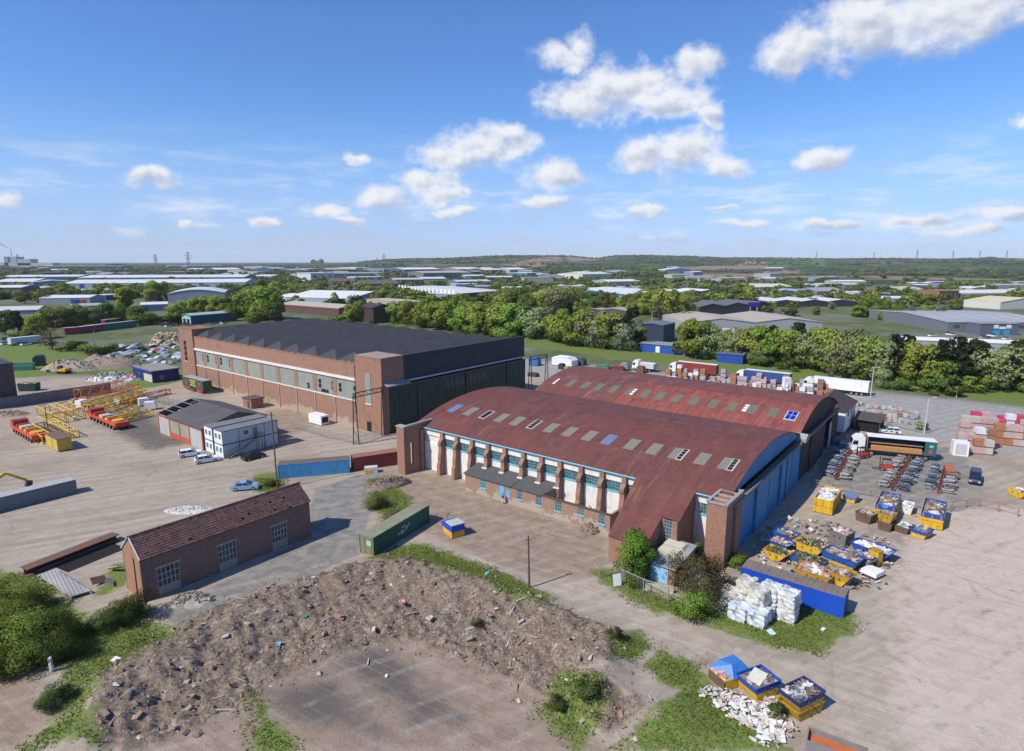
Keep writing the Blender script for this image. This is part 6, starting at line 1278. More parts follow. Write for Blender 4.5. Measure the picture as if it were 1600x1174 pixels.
# ------------------------------------------------------------------ trees
BARK = M((.10, .08, .06), .95, .25, 2)
def crown_mesh(name, seed, mat, n=1400, k=11, size=.085, shape='round'):
    """crown in unit size (height 1, base of trunk at 0): leaf clumps spread through the volume"""
    q = random.Random(seed); cl = []
    for i in range(k):
        a = q.uniform(0, 6.283); 
        if shape == 'round': z = q.uniform(.14, .86); r = .38 * math.sqrt(max(.05, 1 - ((z - .48) / .50)**2)) * q.uniform(.3, 1.0); cr = q.uniform(.14, .22)
        elif shape == 'wide': z = q.uniform(.12, .78); r = .5 * q.uniform(.15, 1.0); cr = q.uniform(.14, .24)
        elif shape == 'tall': z = q.uniform(.2, .9); r = .2 * (1.15 - z) * q.uniform(.3, 1) + .04; cr = q.uniform(.10, .16)
        elif shape == 'egg': z = q.uniform(.10, .84); r = .42 * math.sqrt(max(.05, 1 - ((z - .40) / .56)**2)) * q.uniform(.2, 1.0); cr = q.uniform(.14, .22)
        elif shape == 'pine': z = q.uniform(.22, .92); r = .26 * (1.08 - z) * q.uniform(.4, 1.1) + .03; cr = q.uniform(.08, .14)
        else: r = .5 * math.sqrt(q.uniform(.01, 1.0)); z = q.uniform(.10, .80 - r*.55); cr = q.uniform(.17, .27)
        cl.append((r*math.cos(a), r*math.sin(a), z, cr))
    V_, F_ = [], []
    for i in range(n):
        cx, cy, cz, cr = cl[i % k]; d = Vector((q.gauss(0, 1), q.gauss(0, 1), q.gauss(0, 1) + .25)).normalized(); rr = cr * q.uniform(.55, 1.08)
        p = Vector((cx, cy, cz)) + Vector((d.x, d.y, d.z*.8)) * rr; p.z = max(.03, p.z)
        nrm = (d + Vector((q.uniform(-.8, .8), q.uniform(-.8, .8), q.uniform(-.4, .9)))).normalized(); a_ = nrm.orthogonal().normalized(); b_ = nrm.cross(a_); ang = q.uniform(0, 3.14); u_ = a_*math.cos(ang) + b_*math.sin(ang); w_ = nrm.cross(u_); s = size * q.uniform(.5, 1.2); b0 = len(V_)
        V_ += [p - u_*s*.5, p + w_*s*.38 + nrm*s*.1, p + u_*s*.55, p - w_*s*.38 - nrm*s*.06]; F_.append((b0, b0+1, b0+2, b0+3))
    me = bpy.data.meshes.new(name); me.from_pydata([tuple(v) for v in V_], [], F_); me.materials.append(mat); me.update(); return me, cl
def trunk_mesh(seed, cl, r=.022, bare=False):
    b = MB().mat(BARK); q = random.Random(seed); b.tube((0, 0, -.03), (q.uniform(-.02, .02), q.uniform(-.02, .02), .34), r*1.25, 7, r*.85); b.tube((0, 0, .33), (q.uniform(-.04, .04), q.uniform(-.04, .04), .72), r*.85, 6, r*.3)
    for (x, y, z, cr) in cl[:9]: b.tube((0, 0, max(.12, z*.5)), (x*.9, y*.9, z), r*.5, 5, r*.15)
    if bare:
        for k in range(150): x, y, z, cr = cl[k % len(cl)]; d = Vector((q.gauss(0, 1), q.gauss(0, 1), q.gauss(.4, 1))).normalized() * cr * 1.1; b.tube((x*.7, y*.7, z*.85), (x + d.x, y + d.y, z + d.z), .0045, 3, .0015)
    return b.mesh('trunk')
LG = leaf_mat((.245, .325, .055), (.145, .205, .038)); LG2 = leaf_mat((.325, .375, .08), (.20, .255, .052)); LD = leaf_mat((.15, .205, .05), (.085, .125, .034)); LW = leaf_mat((.34, .38, .175), (.205, .25, .10)); LP = leaf_mat((.024, .040, .020), (.042, .058, .026)); LO = leaf_mat((.195, .205, .055), (.125, .135, .040)); LB = leaf_mat((.13, .105, .065), (.09, .07, .045)); LY = leaf_mat((.29, .31, .045), (.18, .21, .035))
LWB = leaf_mat((.34, .36, .26), (.10, .15, .04))
KIND = {}
def kind(key, mat, shape, n, k, size, bare=False, seeds=(1, 2)):
    KIND[key] = []
    for s in seeds:
        cm, cl = crown_mesh('crown', s*13 + len(KIND)*7, mat, n, k, size, shape); KIND[key].append((cm, trunk_mesh(s, cl, bare=bare)))
kind('green', LG, 'round', 3000, 20, .075, seeds=(1, 2, 3)); kind('light', LG2, 'round', 3000, 20, .075, seeds=(1, 2, 3)); kind('dark', LD, 'round', 2800, 18, .08); kind('willow', LW, 'wide', 3200, 22, .062, seeds=(1, 2)); kind('pine', LP, 'pine', 2000, 20, .07); kind('olive', LO, 'wide', 2300, 15, .08); kind('bare', LB, 'round', 500, 14, .05, True); kind('yellow', LY, 'tall', 2200, 14, .07); kind('blossom', LWB, 'wide', 2300, 16, .06); kind('bush', LG, 'bush', 1500, 10, .09); kind('dbush', LD, 'bush', 1500, 10, .09); kind('tiny', LG, 'bush', 130, 6, .3, seeds=(1, 2)); kind('tinyd', LD, 'bush', 130, 6, .3, seeds=(1,)); kind('tinyo', LO, 'bush', 130, 6, .3, seeds=(1,)); kind('small', LG, 'bush', 420, 10, .17, seeds=(1, 2, 3)); kind('smalld', LD, 'bush', 340, 8, .17, seeds=(1, 2)); kind('smallo', LO, 'bush', 340, 8, .17, seeds=(1, 2))
def tree(name, label, p, hh, key, i, w=1.0, group=None):
    cm, tm = KIND[key][i % len(KIND[key])]; c = thing(name, label, 'bush' if 'bush' in key else 'tree', p, rnd.uniform(0, 6.28), group)
    s = (hh*w, hh*w, hh); o = obj('trunk', tm, c); o.scale = s; o = obj('crown', cm, c); o.scale = s; return c
LOOK = {'green': 'mid-green broadleaf tree', 'light': 'fresh light green tree', 'dark': 'dark green tree', 'willow': 'pale grey-green willow', 'pine': 'blackish pine', 'olive': 'olive wide-crowned tree', 'bare': 'brown still-bare tree', 'yellow': 'tall yellow-green poplar', 'blossom': 'white-blossomed hawthorn', 'bush': 'green bush', 'dbush': 'dark green bush'}
NAMEK = {'willow': 'willow_tree', 'pine': 'pine_tree', 'yellow': 'poplar_tree', 'blossom': 'hawthorn_tree', 'bush': 'bush', 'dbush': 'bush'}
ORD = ['first','second','third','fourth','fifth','sixth','seventh','eighth','ninth','tenth','eleventh','twelfth','thirteenth','fourteenth','fifteenth','sixteenth','seventeenth','eighteenth','nineteenth','twentieth']
def row(spec, where, grp):
    cnt = {}
    for i, (px, yb, yt, key, w) in enumerate(sorted(spec)):
        p = g(px, yb); d = ray(px, yt); hh = CAM_H + d[2] / d[1] * p.y; k = cnt.get(key, 0); cnt[key] = k + 1; n_ = sum(1 for s_ in spec if s_[3] == key)
        lab = f"{ORD[k] + ' ' if n_ > 1 else ''}{LOOK[key]} {'from the left ' if n_ > 1 else ''}{where}"
        tree(NAMEK.get(key, 'tree'), lab, p, max(1.2, hh), key, i, w, grp)
G_, L_, D_, W_, P_, O_, B_, Y_, H_, U_, DU = 'green', 'light', 'dark', 'willow', 'pine', 'olive', 'bare', 'yellow', 'blossom', 'bush', 'dbush'
row([(622,506,470,G_,1.0),(640,508,467,L_,1.0),(660,512,466,G_,1.05),(682,515,468,L_,1.0),(703,518,466,G_,1.0),(725,520,470,G_,1.1),(745,522,468,L_,1.0),(764,523,473,G_,1.0),(784,525,469,L_,1.05),(804,527,472,G_,1.0),(722,524,503,U_,1.2),(740,526,504,U_,1.2),(768,529,503,U_,1.3),(792,531,501,U_,1.3)], 'in the belt behind the brick hangar roof', 'trees in the belt behind the brick hangar')
row([(818,524,466,D_,.9),(838,530,474,W_,.9),(866,534,488,L_,1.2),(886,538,482,G_,1.1),(908,540,480,L_,1.1),(930,543,484,H_,.9),(952,545,482,L_,1.0),(972,547,488,H_,.9),(986,546,478,P_,.9),(1000,540,520,DU,1.4)], 'between the brick hangar and the navy unit', 'trees along the verge')
row([(1072,556,505,L_,1.0),(1088,561,496,G_,1.0),(1108,562,502,W_,.8),(1128,562,512,L_,1.0),(1150,564,506,W_,.8),(1172,567,508,L_,1.0),(1192,569,507,G_,1.0),(1206,568,506,P_,.9),(1226,571,508,L_,1.0),(1244,572,504,P_,.9),(1266,577,514,W_,.9),(1288,581,508,L_,1.0),(1312,585,508,W_,.9),(1334,588,514,W_,.95),(1352,591,522,L_,1.0),(1374,595,526,W_,.9),(1392,596,522,P_,.9),(1412,592,524,P_,1.0),(1432,600,530,L_,1.0),(1450,606,548,U_,1.2),(1470,602,530,P_,1.0),(1492,602,526,P_,1.0),(1520,606,527,P_,1.05),(1545,608,560,L_,1.0),(1562,609,530,W_,1.0),(1584,611,528,P_,1.0),(1606,614,556,L_,1.0),(1330,600,574,U_,1.4),(1300,597,574,H_,.9),(1378,606,572,W_,.8),(1405,609,582,DU,1.4),(1478,618,590,U_,1.4),(1465,614,580,DU,1.3),(1520,612,580,U_,1.3),(1236,578,552,U_,1.4),(1190,572,548,DU,1.3)], 'on the verge beyond the lorries', 'trees along the verge')
row([(826,500,458,G_,1.1),(848,494,450,L_,1.1),(868,498,442,W_,.9),(885,490,448,L_,1.0),(906,482,450,O_,.8),(925,478,455,D_,1.0),(945,476,454,O_,.8),(962,474,458,B_,1.1),(806,498,450,D_,1.1),(790,496,455,L_,1.1),(1004,492,462,L_,1.1),(1020,496,452,G_,1.1),(1040,500,448,L_,1.1),(1062,500,462,L_,1.0),(1030,506,468,B_,1.1),(1078,508,480,DU,1.3),(990,486,456,G_,1.0),(1012,470,446,G_,1.1),(1048,462,444,L_,1.1),(1111,469,452,P_,1.0),(1125,469,454,P_,1.0),(1158,470,440,G_,1.0),(1168,472,446,L_,1.0)], 'in the estate beyond the verge trees', 'trees among the estate sheds')
row([(10,522,484,D_,1.0),(30,524,486,P_,1.0),(52,530,492,L_,1.1),(40,474,452,O_,1.1),(66,475,455,O_,1.1),(98,464,447,Y_,1.6),(72,512,482,G_,1.2),(96,513,476,O_,1.1),(118,511,474,G_,1.2),(140,509,475,W_,1.0),(162,507,473,D_,1.1),(184,506,471,G_,1.1),(204,498,446,Y_,1.5),(218,508,478,D_,1.1),(236,472,450,L_,1.2),(247,470,437,G_,1.2),(82,546,508,B_,1.2),(112,548,526,DU,1.5),(150,553,527,U_,1.5),(172,552,530,U_,1.5),(30,528,512,U_,1.6),(234,508,480,DU,1.6),(132,500,480,L_,1.2),(265,506,486,DU,1.5)], 'in the belt beyond the scrap yard', 'trees in the left belt')
row([(275,500,474,L_,1.2),(292,497,468,L_,1.1),(308,497,463,G_,1.1),(326,494,460,L_,1.1),(345,496,461,G_,1.1),(364,494,462,D_,1.1),(384,500,456,G_,1.1),(402,498,450,L_,1.1),(418,500,446,G_,1.1),(430,504,470,D_,1.2),(396,505,482,U_,1.4),(405,452,437,D_,1.3),(432,462,438,L_,1.2),(352,452,440,B_,1.2),(388,456,443,P_,1.4),(502,457,439,G_,1.3),(536,508,476,U_,1.2),(552,508,472,L_,1.0),(566,503,470,G_,1.0),(580,462,446,L_,1.3),(598,464,450,O_,1.1)], 'in the belt round the teal shed', 'trees round the teal shed')
q = random.Random(15)
def fill(n, x0, x1, ya, yb, hmin, hmax, keys, where, grp):
    P_ = sorted((q.uniform(x0, x1), q.choice(keys)) for _ in range(n)); cnt = {}
    for i, (px, key) in enumerate(P_):
        f_ = (px - x0) / (x1 - x0); p = g(px, ya + (yb - ya)*f_ + q.uniform(-5, 4)); k = cnt.get(key, 0); cnt[key] = k + 1
        tree(NAMEK.get(key, 'tree'), f"{ORD[k]} {LOOK[key]} from the left {where}", p, q.uniform(hmin, hmax), key, i, q.uniform(1.0, 1.25), grp)
fill(26, 618, 1000, 506, 538, 6, 10, ['light', 'green', 'light', 'bush', 'green', 'willow'], 'filling the belt behind the brick hangar', 'belt filler trees')
fill(30, 1070, 1640, 556, 606, 7, 10.5, ['light', 'willow', 'green', 'light', 'willow', 'pine', 'bush'], 'among the shorter trees of the right verge', 'right verge filler trees')
fill(28, 0, 430, 510, 498, 7, 11, ['green', 'light', 'dark', 'green', 'bush', 'light'], 'filling the long left belt', 'left belt filler trees')
fill(22, 800, 1075, 492, 490, 9, 13, ['green', 'light', 'light', 'olive', 'dark'], 'massed behind the beige triple-gabled shed', 'central wood')
fill(26, 1190, 1480, 492, 500, 6, 9, ['olive', 'light', 'bush', 'olive', 'green', 'bare'], 'before the black-gabled and grey works', 'right estate trees')
fill(34, 1190, 1500, 476, 490, 5, 8.5, ['willow', 'bush', 'dbush', 'blossom', 'bush', 'pine'], 'massed round the black-gabled sheds', 'right estate trees')
# near bushes with finer leaves, each its own crown
def near_bush(label, px, py, hh, w, mat, seed, n=9000, size=.045, shape='bush', k=22, z=None, name='bush'):
    p = g(px, py); cm, cl = crown_mesh('crown', seed, mat, n, k, size, shape); c = thing(name, label, 'bush', (p.x, p.y, ground_z(p.x, p.y) if z is None else z)); s = (hh*w*1.15, hh*w*1.15, hh*1.05)
    o = obj('trunk', trunk_mesh(seed, cl, .012, False), c); o.scale = s; o = obj('crown', cm, c); o.scale = s; return c
near_bush('tall bright green bush against the annex of the near arched hangar', 990, 906, 6.0, .8, leaf_mat((.185, .265, .035), (.11, .17, .028)), 5, 11000, .04, shape='egg')
near_bush('brown-green thicket between the small hut and the brick door tower', 1088, 930, 5.9, .92, leaf_mat((.20, .185, .085), (.12, .12, .05)), 6, 9000, .03)
near_bush('bright green bush at the foot of the brown thicket', 1088, 964, 3.8, .95, leaf_mat((.23, .30, .045), (.13, .19, .03)), 7, 6000, .04)
near_bush('green bush in the gap behind the brick door tower', 1085, 880, 3.4, .7, LG, 8, 3000, .06); near_bush('low dark bush at the left end of the blue container', 1153, 884, 2.0, 1.1, LG, 9, 2500, .07)
HEDGE = leaf_mat((.215, .255, .05), (.125, .155, .036))
DK = leaf_mat((.11, .165, .045), (.06, .095, .028))
near_bush('dark green bush at the gable end of the brick shed', 208, 968, 3.4, 1.05, DK, 10, 9000, .035); near_bush('dark green bush left of the one at the shed gable', 163, 985, 2.4, 1.3, DK, 14, 6000, .04)
for i, (px, py, hh, w, lab) in enumerate([(8,1005,4.6,1.3,'huge olive hedge bush at the left edge of the photo, the tallest'),(56,1014,4.2,1.25,'olive hedge bush right of the tallest one at the left edge'),(96,1026,3.2,1.15,'dark hedge bush at the right end of the left hedge'),(-28,968,4.2,1.4,'hedge bush at the far left edge beside the yard'),(30,965,3.6,1.4,'hedge bush behind the tallest one at the left edge'),(85,1105,2.2,1.0,'small dark bush by the pale post in the bottom left'),(-10,1050,3.0,1.6,'low hedge bush at the bottom of the left hedge'),(40,1042,2.8,1.5,'low hedge bush at the front of the left hedge'),(76,1000,3.0,1.2,'low hedge bush nearest the grey slab')]):
    near_bush(lab, px, py, hh, w, DK if i in (2, 5) else HEDGE, 20 + i, 10000, .036, k=26)
near_bush('pale green bramble by the green container and the slotted tower', 590, 792, 2.4, 1.2, leaf_mat((.22, .24, .085), (.14, .155, .06)), 30, 6000, .045); near_bush('straw-coloured bramble below the pale green one', 615, 812, 1.5, 1.6, leaf_mat((.22, .19, .12), (.14, .13, .07)), 31, 4000, .05)
near_bush('scrubby bush on the grass by the light blue car', 425, 760, 1.6, 1.2, leaf_mat((.12, .15, .04), (.08, .10, .03)), 32, 2000, .07); near_bush('ivy bush round the white lamp post at the panel fence', 1440, 672, 2.6, .8, LG, 33, 2500, .07)
for i, (px, py, hh, w, lab) in enumerate([(960,1015,1.2,1.0,'low dead bramble on the track edge'),(920,1095,1.3,1.6,'scrubby bramble on the small rubble mound'),(870,1110,1.0,1.5,'low green scrub left of the small rubble mound'),(745,985,.8,1.2,'tuft of weeds on the inner slope of the rubble berm'),(1215,1120,1.2,1.2,'nettle clump beside the tipped skip'),(505,606,2.0,1.4,'weedy bush at the hangar wall by the brick store')]):
    near_bush(lab, px, py, hh, w, leaf_mat((.11, .145, .035), (.10, .10, .045)), 40 + i, 2500, .07)

# ------------------------------------------------------------------ the estate behind
FOOT = []; FOOTL = []
def est(label, a, b, ye, depth, roofc, wallc, style='gable', rise=.12, nb=2, doors=None, windows=0, name='warehouse', group=None, band=None, cat='warehouse'):
    """front base line from photo point a to b, eaves seen at pixel row ye above a"""
    A_, rz, L = frame(a, b); d = ray(a[0], ye); hh = max(2.2, CAM_H + d[2] / d[1] * A_.y)
    c = thing(name, label, cat, A_, rz, group); D = depth; wm = M(wallc, .7, .08, .15); rm = M(roofc, .6, .08, .12); n_ = Vector((-math.sin(rz), math.cos(rz), 0)); e_ = Vector((math.cos(rz), math.sin(rz), 0))
    FOOTL.append(label); FOOT.append([tuple((A_ + e_*x + n_*y)[:2]) for x, y in ((-3, -3), (L + 3, -3), (L + 3, D + 3), (-3, D + 3))])
    rs = rise * (D if style == 'gable' else L / nb if style == 'multi' else L) * .5; t = max(.3, hh*.05)
    if style == 'flat':
        MB().mat(wm).box(0, L, 0, D, 0, hh).build('walls', c); MB().mat(rm).box(-t, L + t, -t, D + t, hh, hh + t).build('roof', c)
    elif style == 'gable':
        MB().mat(wm).prism([(0, 0), (D, 0), (D, hh), (D/2, hh + rs), (0, hh)], 0, L, 'x').build('walls', c); MB().mat(rm).prism([(-t, hh), (D/2, hh + rs + .05), (D + t, hh), (D + t, hh + t), (D/2, hh + rs + t), (-t, hh + t)], -t, L + t, 'x').build('roof', c)
    else:
        n = nb if style == 'multi' else 1; w = L / n; prof = [(L, 0), (0, 0)]; top = []
        for k in range(n):
            if style == 'arch': top += [(w*k + w*j/8, hh + rs*math.sin(math.pi*j/8)) for j in range(9)]
            else: top += [(w*k, hh), (w*(k + .5), hh + rs)] + ([(w*(k+1), hh)] if k == n-1 else [])
        MB().mat(wm).prism(prof + top, 0, D).build('walls', c)
        MB().mat(rm).prism([(x, z + .05) for x, z in top] + [(x, z + t) for x, z in top[::-1]], -t, D + t).build('roof', c)
    if style == 'gable' and L > 34 and abs(rise) > .04:
        rl = MB().mat(M(tuple(min(.78, x*1.22 + .04) for x in roofc), .4)).prism([(D*.14, hh + rs*.28 + t), (D*.36, hh + rs*.72 + t), (D*.36, hh + rs*.72 + t + .12), (D*.14, hh + rs*.28 + t + .12)], 0, max(1.2, L*.012), 'x').mesh('rooflight')
        for k in range(min(12, int(L / 9))): obj('rooflight', rl, c, (L*(k + .5)/min(12, int(L / 9)), 0, 0))
    if band: MB().mat(M(band, .6)).box(-.1, L + .1, -.25, 0, hh*.82, hh).build('fascia', c); MB().mat(M(band, .6)).box(L, L + .25, 0, D, hh*.82, hh).build('fascia', c)
    for (f0, f1, z0, z1, dc) in doors or []: MB().mat(M(dc, .6)).box(L*f0, L*f1, -.2, -.02, hh*z0, hh*z1).build('door', c)
    for k in range(windows): x = L*(k + .3)/windows; MB().mat(GLASS).box(x, x + L*.4/windows, -.15, -.02, hh*.45, hh*.78).build('window', c)
    return c
RW, RG, RBG, RBR, RCR, RDK = (.62, .63, .64), (.36, .37, .38), (.40, .36, .29), (.13, .095, .09), (.58, .55, .46), (.10, .10, .105)
WB, WG, WN, WT, WC = (.20, .25, .33), (.33, .35, .38), (.05, .065, .10), (.42, .38, .33), (.60, .57, .50)
est('long low white-roofed warehouse with blue loading doors across the left distance', (99, 451.5), (384, 449), 443.5, 90, RW, (.38, .41, .45), 'gable', .08, doors=[(.01,.035,.1,.9,(.03,.09,.35)),(.085,.11,.1,.9,(.03,.09,.35)),(.405,.43,.1,.9,(.03,.09,.35)),(.66,.685,.1,.9,(.03,.09,.35)),(.735,.76,.1,.9,(.03,.09,.35))])
est('second long warehouse with a blue-grey wall behind the blue-doored one', (123, 441), (382, 439.5), 434.5, 100, RW, (.12, .20, .29), 'gable', .07)
est('long blue-walled warehouse at the far left behind the others', (2, 438.5), (124, 437.5), 433.3, 90, RW, (.10, .15, .25), 'gable', .06)
est('blue-grey gabled warehouse at the left edge with a pale roof', (-10, 449.5), (52, 449), 441, 70, RW, (.17, .22, .30), 'gable', .1); est('broad low blue-grey shed right of the left-edge warehouse', (52, 449.5), (114, 448), 441.5, 60, (.46, .49, .52), WB, 'single', .09)
est('dark-walled shed with a bright roof at the left edge', (-12, 460), (35, 459.5), 450, 40, RW, (.10, .09, .09), 'gable', .1); est('grey pyramid-roofed unit between the left sheds', (54, 457), (84, 456), 451, 30, (.44, .46, .48), WB, 'gable', .12)
est('white-roofed unit with a red door and blue sign band', (62, 476), (141, 475), 466.5, 30, RW, (.26, .29, .34), 'gable', .12, doors=[(.82,.92,.05,.7,(.35,.04,.05)),(.62,.8,.05,.75,(.04,.05,.25))]); est('small pale-roofed unit behind the red-doored one', (122, 459), (165, 458.5), 455, 26, RW, WC, 'gable', .12)
est('long pale twin-ridged roof at the left edge above the conifers', (-15, 493), (60, 491), 486.5, 26, (.52, .53, .53), (.20, .20, .22), 'gable', .16); est('pale roof half hidden in the left tree belt', (114, 486), (160, 484), 479.5, 20, RG, WG, 'gable', .14); est('small blue-fronted unit beside the yellow poplar', (166, 470), (187, 469), 461.5, 18, RW, (.05, .06, .20), 'flat')
est('pale arched warehouse with a grey gable above the left trees', (263, 473), (352, 471), 459.5, 60, (.56, .58, .60), (.27, .28, .34), 'arch', .14); est('small white-roofed block among the left trees', (221, 487), (263, 485.5), 477, 18, RW, (.20, .24, .33), 'gable', .15)
c = est('teal shed with a pale green roof and two open bays', (299, 508), (365, 502), 494, 9, (.32, .44, .42), (.018, .085, .13), 'gable', .22, name='teal_shed', cat='shed'); MB().mat(M((.36, .48, .48), .6)).prism([(-.1, .1), (9.1, .1), (9.1, 4.4), (4.5, 5.6), (-.1, 4.4)], -.2, -.02, 'x').build('gable_front', c)
for y in (1.2, 5.2): MB().mat(BLACK).box(-.3, -.2, y, y + 2.6, .1, 3.4).build('open_bay', c)
for lab, a, b, ye, D, rc, wc, st in [('thin far white roof, leftmost above the long warehouses', (48,421),(190,420.5),416.4,150,RCR,WN,'flat'),('thin bright white roof under the left pylons', (263,420),(348,419.5),415.5,160,RW,WB,'flat'),('small white roof right of the left pylons', (302,424),(330,423.7),420.7,80,RW,WG,'flat'),('pale roof pair below the tallest pylon', (337,426.5),(377,426),421.6,90,RW,WN,'gable'),('bright white block left of the brown-roofed offices', (380,429),(392,428.7),422.8,60,(.75,.76,.77),WG,'flat'),
    ('white-roofed far shed above the twin-gabled white warehouse', (410,423),(433,422.5),417,90,RW,WG,'flat'),('dark blue far shed next to the white-roofed one', (427,426),(450,425.5),420.3,80,RG,(.05,.08,.2),'gable'),('pale low block at the left of the far sheds', (402,431),(423,430),425,60,RG,WC,'flat'),('blue-green low far shed', (455,427),(483,426.5),422.6,70,(.3,.36,.4),(.06,.12,.25),'gable'),('white-topped navy far shed', (483,426),(503,425.7),420.6,80,RW,WN,'flat'),
    ('long tan far roof behind the grey-white block', (512,426),(560,425.5),421.6,90,RBG,WN,'gable'),('brilliant white far block', (556,425.5),(580,425),418.6,80,(.78,.78,.78),(.5,.5,.5),'flat'),('pale blue far shed right of the brilliant white block', (581,425.5),(604,425),420.2,80,RG,WB,'flat'),('long blue-grey far shed in the centre', (600,426.5),(630,426),421,90,RG,(.15,.22,.33),'flat'),('long white far shed with a blue side', (632,427),(690,426),421.6,100,RW,(.07,.10,.25),'gable'),
    ('grey far roof with a white round end', (662,435.5),(735,434),427.2,70,(.38,.36,.33),(.18,.17,.17),'gable'),('cream far roof with a chimney vent', (717,427),(753,426.5),421.2,110,RCR,(.2,.2,.2),'gable'),('cream far roof right of the vented one', (760,429),(785,428.5),422.5,90,RCR,WN,'gable'),('white-edged far shed before the ploughed field', (799,427),(826,426.5),421.6,100,RW,WG,'gable'),('teal-banded far shed beside the ploughed field', (824,432),(850,431),427,60,RW,(.05,.2,.25),'flat'),
    ('cream gabled shed among the far trees', (910,436.5),(957,435),429.2,70,RCR,WC,'gable'),('white low shed behind the blue-banded warehouse', (952,445),(1001,444),440.5,50,RW,WG,'gable'),('white speck of a shed under the ploughed fields', (1118,441),(1128,440.6),437.6,40,RW,WG,'flat'),('white farm barn on the wooded slope', (1322,411.5),(1329,411.3),409.3,40,(.75,.75,.72),WC,'gable')]:
    est(lab, a, b, ye, D, rc, wc, st, .1)
c = est('white warehouse with low twin gables left of the tree belt', (446, 473), (548, 476), 464.5, 75, (.66, .67, .67), (.30, .36, .42), 'gable', .12, doors=[(.72,.79,.05,.75,(.05,.07,.12))]); est('white gabled end bay joined to the twin-gabled warehouse', (422, 472), (446, 473), 466, 50, (.66, .67, .67), (.6, .6, .6), 'gable', .12)
c = est('long tan-roofed shed with dark rooflights and a red band', (440, 487), (530, 495), 475.5, 22, (.42, .40, .31), (.11, .07, .06), 'gable', .16, band=(.28, .05, .05))
for k in range(9): MB().mat(BLACK).add([(4 + 5.2*k, -.1, 6.2), (7.5 + 5.2*k, -.1, 6.2), (8.3 + 5.2*k, 3.4, 6.9), (4.8 + 5.2*k, 3.4, 6.9)], [(0, 1, 2, 3)]) if False else None
est('brown-roofed office with white window strips in the centre', (515, 446.5), (556, 446), 440, 40, RBR, (.3, .29, .3), 'gable', .2, windows=6, name='office_block', cat='office'); c = est('brown-roofed office with a white sign board at its corner', (563, 452), (624, 451), 444.5, 45, RBR, (.09, .10, .16), 'gable', .2, windows=5, name='office_block', cat='office'); MB().mat(WHITEC).box(-9, -1, -1, 0, .5, 8).build('sign_board', c)
est('grey and white block left of the brown-roofed offices', (486, 440), (522, 439), 427.5, 50, RW, (.55, .56, .57), 'flat', windows=3); est('low blue-grey unit behind the brown-roofed office', (522, 434), (576, 433.5), 428, 50, (.28, .31, .35), (.10, .13, .2), 'gable', .1); est('pale flat unit above the sign board office', (556, 440), (601, 439), 433.5, 40, RW, (.45, .46, .5), 'flat', windows=3)
est('peach-walled building with a beige flat roof beyond the hangar', (573, 480), (630, 486), 468, 20, (.44, .41, .33), (.45, .33, .25), 'flat', windows=4, name='workshop_block', cat='building'); est('grey-green roofed shed right of the hangar ridge', (584, 500), (622, 503), 488, 16, (.34, .37, .35), (.13, .16, .16), 'gable', .2); est('dark timber barn between the tan shed and the hangar', (561, 503), (584, 506), 480, 14, (.06, .045, .045), (.07, .04, .04), 'gable', .3)
c = est('big flat warehouse with white pillars along its near side', (623, 458), (714, 470), 449.6, 70, (.55, .56, .57), (.06, .07, .09), 'gable', .04)
A_, rz, L = frame((623, 458), (714, 470))
pm_ = MB().mat(WHITEC).box(0, L/20*.62, -.4, 0, 0, 9.5).mesh('pillar')
for k in range(16): obj('pillar', pm_, c, (L*(k + .1)/16, 0, 0))
est('blue-grey end of the pillared warehouse seen to the right', (714.5, 470), (784, 464), 460.5, 40, (.55, .56, .57), (.22, .27, .36), 'flat'); est('white-roofed pale unit above the pillared warehouse', (661, 444), (697, 443.5), 436, 40, RW, (.36, .38, .4), 'gable', .1, doors=[(.55,.7,.1,.8,WN)]); est('brown and white unit left of the pale one', (614, 445), (660, 444.5), 437.5, 40, (.46, .46, .47), (.13, .09, .08), 'gable', .1); est('blue and white low units before the trees right of centre', (715, 446), (768, 445), 440.5, 40, (.5, .53, .57), (.12, .16, .3), 'gable', .1)
c = est('white warehouse with a bright blue fascia in the middle of the estate', (905, 462), (978, 473), 451.5, 62, (.62, .62, .62), (.30, .30, .28), 'gable', .05, band=(.02, .17, .55))
est('beige triple-gabled shed behind the verge trees', (862, 489), (978, 494), 481.5, 30, RBG, (.07, .07, .10), 'multi', .13, 3); est('white double-gabled shed with a navy front beyond the dark conifers', (1064, 465), (1124, 463), 456.5, 40, (.66, .67, .67), (.05, .07, .18), 'multi', .12, 2)
c = est('dark slate-roofed long shed with three brown gables', (1092, 494), (1206, 488), 480.5, 34, (.125, .125, .135), (.085, .07, .062), 'multi', .17, 3)
s_ = thing('roof_sign', 'blue box sign on posts in front of the slate-roofed shed', 'sign', g(1168, 490)); MB().mat(M((.01, .03, .28), .4)).box(0, 8.5, -.4, .4, 5.2, 8.0).build('sign_box', s_); MB().mat(WHITEC).box(1.5, 1.8, -.1, .1, 0, 5.2).build('post', s_); MB().mat(WHITEC).box(6.5, 6.8, -.1, .1, 0, 5.2).build('post', s_)
est('large beige-roofed shed behind the verge trees right of centre', (1072, 520), (1284, 519), 505, 46, (.41, .36, .29), (.34, .35, .36), 'multi', .12, 2); est('cream-roofed shed with a dark gable at the foot of the fields', (1170, 455), (1238, 453.5), 449.5, 40, RCR, (.12, .11, .12), 'gable', .16)
